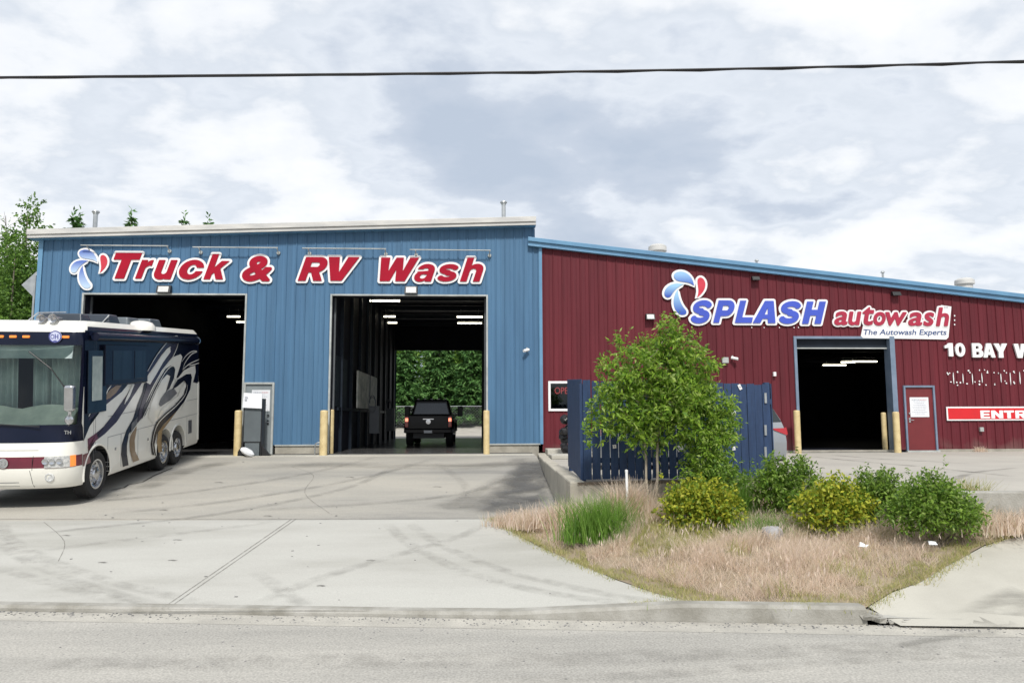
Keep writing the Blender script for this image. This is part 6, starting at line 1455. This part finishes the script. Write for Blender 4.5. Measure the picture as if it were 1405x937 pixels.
shrub('leafy_shrub', 1078, 712, 11.1, [(1070, 680, 28), (1095, 674, 26), (1055, 672, 20), (1085, 655, 18), (1064, 650, 13), (1102, 652, 12), (1080, 697, 24), (1048, 655, 9)], 1050, GR['shrub'], 'green bush at the right end of the blue fence', .075, .028, upb=.8)
shrub('rounded_shrub', 1145, 732, 10.2, [(1143, 704, 28), (1120, 704, 22), (1168, 706, 22), (1150, 686, 22), (1130, 684, 17), (1178, 692, 14), (1140, 672, 9)], 950, GR['yellow'], 'yellow tinged shrub in the middle of the row right of the fence', .07, .036, upb=.5)
shrub('leafy_shrub', 1205, 716, 10.4, [(1202, 694, 22), (1190, 676, 13), (1215, 676, 13), (1226, 690, 13), (1222, 662, 7), (1186, 660, 7), (1204, 662, 6)], 620, GR['shrub'], 'loose green bush with tall tips between the yellow shrub and the widest bush', .07, .026, upb=.9)
shrub('wide_bush', 1285, 730, 9.55, [(1256, 702, 26), (1288, 702, 29), (1320, 710, 20), (1238, 708, 16), (1273, 684, 16), (1296, 682, 12), (1334, 716, 10), (1254, 676, 10), (1272, 664, 7), (1316, 692, 9)], 1500, GR['shrub'], 'widest deep green bush at the right end of the row', .065, .027, upb=.8)
# --- blades
def blades(bx, by, bz, H_, wd, lean, seg=2, curve=.5):
    n = len(bx); a = rng.uniform(0, 2*np.pi, n); dx, dy = np.cos(a)*lean, np.sin(a)*lean; s_ = rng.uniform(0, 2*np.pi, n); sx, sy = np.cos(s_)*wd/2, np.sin(s_)*wd/2
    lv = []
    for k in range(seg+1):
        t = k/seg; off = t**(1+curve); w_ = 1-.85*t; cx_ = bx+dx*H_*off; cy_ = by+dy*H_*off; cz_ = bz+H_*t*(1-.25*lean*t)
        lv.append(np.stack([np.stack([cx_-sx*w_, cy_-sy*w_, cz_], 1), np.stack([cx_+sx*w_, cy_+sy*w_, cz_], 1)], 1))
    V = np.stack(lv, 1).reshape(-1, 3); m_ = (seg+1)*2; b = np.arange(n)[:, None]*m_
    F = np.concatenate([b+np.array([[2*k, 2*k+1, 2*k+3, 2*k+2]]) for k in range(seg)], 0); return V, F
ipx = np.array(island); xa, xb = ipx[:, 0].min(), ipx[:, 0].max(); ya, yb = ipx[:, 1].min(), ipx[:, 1].max()
# height / inside lookup on a grid
gx_ = np.linspace(xa-.1, xb+.1, 150); gy_ = np.linspace(ya-.1, yb+.1, 120)
ZG = np.array([[zisl(x, y) for x in gx_] for y in gy_])
def inside_np(x, y):
    c = np.zeros(len(x), bool); n = len(island); j = n-1
    for i in range(n):
        xi, yi = island[i]; xj, yj = island[j]
        c ^= ((yi > y) != (yj > y)) & (x < (xj-xi)*(y-yi)/((yj-yi) or 1e-9)+xi); j = i
    return c
def zg(x, y):
    i = np.clip(((x-gx_[0])/(gx_[1]-gx_[0])), 0, 148.99); j = np.clip(((y-gy_[0])/(gy_[1]-gy_[0])), 0, 118.99); i0 = i.astype(int); j0 = j.astype(int); fx, fy = i-i0, j-j0
    return ZG[j0, i0]*(1-fx)*(1-fy)+ZG[j0, i0+1]*fx*(1-fy)+ZG[j0+1, i0]*(1-fx)*fy+ZG[j0+1, i0+1]*fx*fy
def edge_dist(x, y):
    d = np.full(len(x), 9.0); L_ = slabpts[2:8]+[(7.6, 9.5)]
    for line_ in (drv, cin, L_):
        for (ax, ay), (bx_, by_) in zip(line_[:-1], line_[1:]):
            vx, vy = bx_-ax, by_-ay; t = np.clip(((x-ax)*vx+(y-ay)*vy)/(vx*vx+vy*vy), 0, 1); d = np.minimum(d, np.hypot(x-ax-t*vx, y-ay-t*vy))
    return d
def pnoise(x, y, s, seed):
    r_ = np.random.default_rng(seed); v = np.zeros(len(x))
    for k in range(6):
        a = r_.uniform(0, 6.28); f = s*r_.uniform(.6, 1.8); v += np.sin((x*math.cos(a)+y*math.sin(a))*f+r_.uniform(0, 6.28))
    return v/6
n = 150000; x = rng.uniform(xa, xb, n); y = rng.uniform(ya, yb, n)
ncl = 5200; cxs = rng.uniform(xa, xb, ncl); cys = rng.uniform(ya, yb, ncl); ci = rng.integers(0, ncl, n); mix_ = rng.random(n) < .75
x = np.where(mix_, cxs[ci]+rng.normal(size=n)*.035, x); y = np.where(mix_, cys[ci]+rng.normal(size=n)*.035, y)
k = inside_np(x, y); x, y, ci = x[k], y[k], ci[k]; ed = edge_dist(x, y); pn = pnoise(x, y, 3.2, 4); k = (ed > .02) & (rng.random(len(x)) < np.clip(.25+ed*2.2, 0, 1)) & (pn > -.62); x, y, ed, pn = x[k], y[k], ed[k], pn[k]
hh = (.09+.12*np.clip(ed/1.0, 0, 1))*(1+.9*pnoise(x, y, 5.5, 14)+.3*pn)*rng.uniform(.45, 1.25, len(x))
green = (pnoise(x, y, 1.6, 9) > .42) | ((ed < .30) & (pnoise(x, y, 4, 2) > -.1))
V, F = blades(x[~green], y[~green], zg(x[~green], y[~green])-.01, hh[~green], .0055, rng.uniform(.2, 1.3, (~green).sum()))
npmesh('dry_grass', V, F, GR['dry'], kind='stuff')
V, F = blades(x[green], y[green], zg(x[green], y[green])-.01, hh[green]*.6, .006, rng.uniform(.1, .9, green.sum()))
# extra low green and tan fringe along the paving edges
m_ = 26000; ex, ey = [], []
for line_ in (drv+[cin[0]], cin, slabpts[2:8]+[(7.6, 9.5)]):
    seg_ = list(zip(line_[:-1], line_[1:]))
    for (ax, ay), (bx_, by_) in seg_:
        l_ = math.hypot(bx_-ax, by_-ay); c_ = int(l_*1300); t = rng.random(c_); ex.append(ax+(bx_-ax)*t+rng.normal(size=c_)*.07); ey.append(ay+(by_-ay)*t+rng.normal(size=c_)*.07)
ex = np.concatenate(ex); ey = np.concatenate(ey); k = (edge_dist(ex, ey) < .25) & (inside_np(ex, ey) | (rng.random(len(ex)) < .35)) & (pnoise(ex, ey, 6, 33) > -.25); ex, ey = ex[k], ey[k]
V2, F2 = blades(ex, ey, zg(ex, ey)-.008, rng.uniform(.02, .085, len(ex)), .006, rng.uniform(.2, 1.0, len(ex)))
V3 = np.concatenate([V, V2]); F3 = np.concatenate([F, F2+len(V)]); npmesh('mixed_grass', V3, F3, GR['edge'], kind='stuff')
# seed heads: pale wisps over the dry grass
n = 5200; x = rng.uniform(xa, xb, n); y = rng.uniform(ya, yb, n); k = inside_np(x, y); x, y = x[k], y[k]; k = edge_dist(x, y) > .3; x, y = x[k], y[k]
V, F = blades(x, y, zg(x, y), rng.uniform(.15, .27, len(x)), .0045, rng.uniform(.1, .6, len(x)), seg=3); P = V.reshape(-1, 8, 3)[:, 6, :]
v2, f2 = leaves(P-np.array([0, 0, .06]), rng.normal(size=P.shape)*.25+np.array([0, 0, 1]), .08, .014); npmesh('grass_seed_heads', np.concatenate([V, v2]), np.concatenate([F, f2+len(V)]), GR['dry'], kind='stuff')
def tuft(px_, pyb, Y, hpx, spread, n, label, matl='tuft', fn=None, name='grass_tuft', lean=.75, g=None):
    p = at(px_, pyb, Y); z_ = float((fn or zisl)(p[0], Y)); t_ = thing(name, label, 'grass tuft', (float(p[0]), Y, z_), g); H = hpx/(FX/Y); bx_ = p[0]+rng.normal(size=n)*spread; by_ = Y+rng.normal(size=n)*spread*.6
    V, F = blades(bx_, by_, np.full(n, z_-.02), H*rng.uniform(.5, 1.15, n), .013, rng.uniform(.05, lean, n), seg=3, curve=.8); o = npmesh('blade_clump', V, F, GR[matl], t_, off=t_.location)
    return t_
gt = 'tall grass tufts'
tuft(822, 722, 11.0, 62, .24, 1300, 'bright green tall grass tuft left of the white stake', g=gt)
for px_, py_, Y_, h_, lb in ((772, 706, 12.0, 36, 'dry grass clump against the lower end of the concrete retaining wall'), (740, 712, 12.3, 30, 'dry grass clump over the dark asphalt edge left of the bright green tuft'), (705, 714, 12.8, 22, 'small dry grass clump at the pointed left tip of the planted bed'), (908, 712, 11.3, 30, 'short dry grass clump between the tree stems and the rounded yellow shrub')):
    tuft(px_, py_, Y_, h_, .2, 700, lb, 'dry', g=gt)
tuft(1022, 718, 11.3, 64, .11, 420, 'thin upright green grass between the leafy clump and the bush by the fence end', g=gt, lean=.45)
tuft(1050, 745, 10.4, 30, .2, 500, 'low green grass patch in front of the pale rock', g=gt)
tuft(862, 715, 11.5, 55, .16, 900, 'dry golden tall grass round the foot of the tree stems', 'dry', g=gt)
tuft(1185, 715, 11.1, 55, .12, 400, 'olive tall grass beside the loose green bush', 'edge', g=gt, lean=.5)
tuft(1330, 715, 10.4, 45, .14, 500, 'olive tall grass at the right flank of the widest bush', 'edge', g=gt)
tuft(1375, 700, 9.75, 34, .30, 1300, 'reddish dry grass clump against the curved kerb at the right edge', 'dry', g=gt)
tuft(1345, 619, 22.3, 9, .09, 220, 'small dry weed at the foot of the red wall under the entrance sign', 'dry', lambda x, y: -.05, 'dry_weed', g=gt)
n = 5200; x = rng.uniform(xa, xb, n); y = rng.uniform(ya, yb, n); cx_ = rng.uniform(xa, xb, 90); cy_ = rng.uniform(ya, yb, 90); ci = rng.integers(0, 90, n); x = cx_[ci]+rng.normal(size=n)*.09; y = cy_[ci]+rng.normal(size=n)*.07
k = inside_np(x, y); x, y = x[k], y[k]; k = edge_dist(x, y) > .1; x, y = x[k], y[k]
V, F = blades(x, y, zg(x, y)-.01, rng.uniform(.10, .30, len(x)), .008, rng.uniform(.2, 1.0, len(x)), seg=3); npmesh('weed_blades', V, F, GR['edge'], kind='stuff')
# stake, rock, litter
a = at(860, 692, 11.4); z_ = zisl(a[0], 11.4); c = at(859.5, 645, 11.4); k = MB(); k.cyl((a[0]+.01, 11.4, z_-.03), (c[0], 11.4, c[2]), .021, .021, 12); k.lathe((c[0], 11.4, c[2]), (0, 0, 1), [(.024, -.03), (.024, .004), (0, .012)], 12)
tag(k.build('marker_stake', M['white'], smooth=True), 'white marker stake in the dry grass left of the tree stems', 'stake')
def rock(px_, py_, Y, sx, sy, sz, label, seed, mt='rock', name='rock', cat='rock'):
    p = at(px_, py_, Y); r_ = np.random.default_rng(seed); bm = bmesh.new(); bmesh.ops.create_icosphere(bm, subdivisions=3, radius=1); pl = [(Vector(r_.normal(size=3)).normalized(), r_.uniform(.55, .85)) for _ in range(9)]
    for v in bm.verts:
        for n_, d_ in pl:
            e = v.co.dot(n_)
            if e > d_: v.co -= n_*(e-d_)*.9
        v.co.x *= sx; v.co.y *= sy; v.co.z *= sz
    me = bpy.data.meshes.new(name); bm.to_mesh(me); bm.free(); me.materials.append(M[mt]); o = bpy.data.objects.new(name, me); COL.objects.link(o); o.location = (p[0], Y, zisl(p[0], Y)+sz*.6); o.rotation_euler = (0, .2, .4); tag(o, label, cat)
rock(1058, 722, 10.1, .20, .12, .15, 'pale grey rock in the dry grass left of the yellow tinged shrub', 4)
a = at(1185, 765, 9.4); k = MB(); z_ = zisl(a[0], 9.4)+.14
k.add([(a[0]-.045, 9.4, z_-.03), (a[0]+.01, 9.38, z_-.04), (a[0]+.05, 9.4, z_-.02), (a[0]+.01, 9.44, z_+.01), (a[0]-.03, 9.42, z_+.02)], [(0, 1, 4), (1, 3, 4), (1, 2, 3)]); k.add([(a[0]-.07, 9.4, z_-.028), (a[0]+.02, 9.36, z_-.038), (a[0]+.08, 9.4, z_-.008)], [(0, 1, 2)])
tag(k.build('paper_litter', M['paper']), 'crumpled white scrap of litter in the dry grass in front of the shrubs', 'litter')
a = at(1281, 758, 9.3); z_ = zisl(a[0], 9.3)+.1; k = MB(); k.add([(a[0]-.05, 9.3, z_), (a[0]+.05, 9.28, z_), (a[0]+.06, 9.34, z_+.03), (a[0]-.03, 9.36, z_+.04)], [(0, 1, 2, 3)]); k.add([(a[0]-.05, 9.3, z_-.01), (a[0]+.05, 9.28, z_-.01), (a[0], 9.34, z_-.01)], [(0, 1, 2)])
tag(k.build('paper_litter', M['paper']), 'small pale scrap of litter on the green verge beside the right driveway', 'litter')
# --- conifers
def conifer(name, x, y, zb, H, Rb, label, group, seed, nt=26, matl='spruce', dens=1.0, big=1.0):
    r_ = np.random.default_rng(seed); t = thing(name, label, 'tree', (x, y, zb), group); Vs = []
    for k in range(nt):
        f = k/nt; z = zb+H*(.06+.94*f); rad = Rb*(1-f)**.85*r_.uniform(.8, 1.12)+.08; nb = max(4, int(11*(1-f)+4))
        for b in range(nb):
            a = r_.uniform(0, 2*np.pi); rr = rad*r_.uniform(.7, 1.1); m_ = max(5, int(rr*10*dens)); s_ = np.linspace(.12, 1, m_); dz = -.28*rr*s_**1.3+.12*rr*s_**3
            P = np.stack([x+math.cos(a)*rr*s_, y+math.sin(a)*rr*s_, z+dz], 1); P = np.repeat(P, 3, 0)+r_.normal(size=(m_*3, 3))*.05*rr; 
            D = np.stack([np.full(len(P), math.cos(a)), np.full(len(P), math.sin(a)), np.full(len(P), -.25)], 1)*.8+r_.normal(size=(len(P), 3))*np.array([.5, .5, .25]); v_, f_ = leaves(P, D, (.24+.14*rr/2)*big*r_.uniform(.7, 1.3, len(P)), (.10+.03*rr/2)*big, .1, 2.0); Vs.append(v_)
    P = np.stack([np.full(24, x), np.full(24, y), zb+H*np.linspace(.9, 1.02, 24)], 1); D = r_.normal(size=(24, 3))+np.array([0, 0, 1.2]); Vs.append(leaves(P, D, .30*big, .10*big)[0])
    V = np.concatenate(Vs); npmesh('crown', V, np.arange(len(V)).reshape(-1, 4), GR[matl], t, off=t.location)
    stem_mesh('trunk', t, [([(x, y, zb-.1), (x, y, zb+H*.5), (x, y, zb+H*.97)], H*.018, .02)], M['wood']); return t
# tips over the roof: trees stand in the yard behind the building
for k, (px_, pyt, Y, Rb, lb) in enumerate(((101, 294, 52, 1.9, 'leftmost spruce tip behind the blue building, left of its twin and the flue'), (110, 292, 53, 1.7, 'spruce tip right beside its twin, just left of the flue'), (180.5, 293, 52, 2.0, 'lone broad spruce tip right of the left flue'),
                                           (253, 297, 54, 1.9, 'spruce tip above the word Truck'), (286, 300, 54, 1.9, 'lowest dark spruce tip, furthest right behind the blue roof'))):
    p = at(px_, pyt, Y); conifer('spruce_tree', float(p[0]), Y, 0.0, float(p[2]), Rb*1.25, lb, 'spruces whose tips rise over the blue roof', 50+k, nt=40, dens=.8, big=1.35)
# wood beyond the yard, seen through the open bay
gt2 = 'trees beyond the yard seen through the open bay'; sp = [(-9.8, 67, 10.5, 2.6, 's'), (-7.6, 70, 12, 2.5, 'd'), (-6.1, 65, 9.0, 2.2, 's'), (-4.2, 71, 12, 2.6, 'd'), (-3.2, 66, 11.5, 2.4, 's'), (-1.4, 70, 12.5, 2.7, 'd'), (-.4, 65.5, 10.5, 2.5, 's'), (1.8, 69, 12, 2.6, 's'), (3.4, 72, 12, 2.6, 'd'), (-11.5, 72, 12, 2.8, 'd'), (5.2, 68, 10, 2.6, 's')]
nm = ['far left', 'second', 'third', 'fourth', 'middle', 'sixth', 'seventh', 'eighth', 'ninth', 'outer left', 'outer right']
for k, (x, y, H, Rb, kd) in enumerate(sp):
    if kd == 's': conifer('spruce_tree', x, y, .7, H, Rb, f'dark spruce beyond the wire fence, seen through the pickup bay', gt2, 80+k, nt=34, dens=.9, big=1.3)
    else:
        t = thing('broadleaf_tree', 'mid green broadleaf tree among the spruces seen through the pickup bay', 'tree', (x, y, .7), gt2); C_ = [(x+rng.uniform(-1.5, 1.5), y+rng.uniform(-1, 1), 1.6+q*(H-2)/10+rng.uniform(-.3, .3)) for q in range(11)]
        V, F = twigs(C_, [1.6]*9+[1.1, .8], 2000, .5, .30, .19, per=7); npmesh('crown', V, F, GR['dark'], t, off=t.location); stem_mesh('trunk', t, [(wig((x, y, .6), (x, y, H*.8), 5, .1), .16, .05)], M['wood'])
# wire fence across the yard
wf = thing('wire_fence', 'low wire fence with pale top rail across the yard behind the bay', 'fence', (-5, 56, 0))
for x in np.arange(-20, 12, 3.0): MB().cyl((x, 56, -.05), (x, 56, 2.0), .035, .035, 8).build('post', M['galv'], wf)
k = MB(); k.cyl((-20, 56, 1.98), (10, 56, 1.98), .028, .028, 6); k.build('top_rail', M['galv'], wf)
k = MB()
for x in np.arange(-20, 10, .22):
    k.cyl((x, 56.0, .05), (x+1.9, 56.0, 1.95), .004, .004, 3, cap=False); k.cyl((x+1.9, 56.02, .05), (x, 56.02, 1.95), .004, .004, 3, cap=False)
k.build('mesh_wire', M['galv'], wf)
# trees left of the building
gl = 'tall green trees left of the blue building'
def poplar(px_, pyt, Y, Rr, label, n, balls=12, H=None, seed=0):
    p = at(px_, pyt, Y); x = float(p[0]); H = float(p[2]); zb = -.2; t = thing('poplar_tree', label, 'tree', (x, Y, zb), gl)
    C_ = []; R_ = []
    for q in range(balls):
        f = q/(balls-1); r_ = Rr*(1-f)**.55*.8+.16; C_.append((x+rng.normal()*Rr*.3*(1-f*.8), Y+rng.normal()*Rr*.3, zb+.8+(H-zb-.8)*f)); R_.append(r_)
    V, F = twigs(C_, R_, n, .38, .11, .085, per=8, upb=.5); npmesh('crown', V, F, GR['poplar'], t, off=t.location)
    stem_mesh('trunk', t, [(wig((x, Y, zb), (x, Y, H*.96), 7, .03), .09, .012)], M['palewood'])
poplar(39, 280, 26, .75, 'tallest thin topped tree close to the left corner of the blue building', 2200, 20)
poplar(22, 335, 25, 1.1, 'bushy green tree just left of the tallest thin topped one', 2400)
poplar(2, 325, 26.5, 1.1, 'green tree cut by the left edge of the photo', 2400)
poplar(-30, 330, 26, 1.2, 'green tree just outside the left photo edge', 1200)
poplar(46, 350, 29, 1.0, 'lowest green tree tucked behind the building corner', 1800)
poplar(12, 345, 31, 1.5, 'broad green tree behind the others at the left edge', 2400)
t = thing('bare_tree', 'sparse nearly bare twiggy top rising at the left edge of the photo', 'tree', (float(at(8, 300, 28)[0]), 28, -.2), gl); b0 = at(10, 360, 28); tp = at(8, 296, 28)
pth = [([(b0[0], 28, -.2), tuple(b0), tuple(tp)], .06, .006)]
for q in range(26):
    f = rng.uniform(.1, .95); o = b0+(tp-b0)*f; pth.append((wig(o, o+np.array([rng.normal()*.3, rng.normal()*.2, rng.uniform(.1, .5)]), 3, .02), .008, .003))
stem_mesh('trunk', t, pth, M['wood']); V, F = twigs([b0+(tp-b0)*f for f in (.2, .5, .8)], [.3, .3, .2], 60, .2, .08, .05, per=5); npmesh('leaves', V, F, GR['poplar'], t, off=t.location)
# back of a diamond shaped road sign
ds = thing('diamond_sign', 'grey back of a diamond shaped sign poking out left of the blue building', 'sign', (float(at(48, 390, 24)[0]), 24, -.1))
c = at(49, 391, 24); rr = .44; MB().prism([(c[0]-rr, 24, c[2]), (c[0], 24, c[2]-rr), (c[0]+rr, 24, c[2]), (c[0], 24, c[2]+rr)], (0, .008, 0)).build('plate', M['galv'], ds)
MB().box(c[0]-.03, c[0]+.03, 23.93, 23.995, -.1, c[2]+.3).build('post', M['galv'], ds)
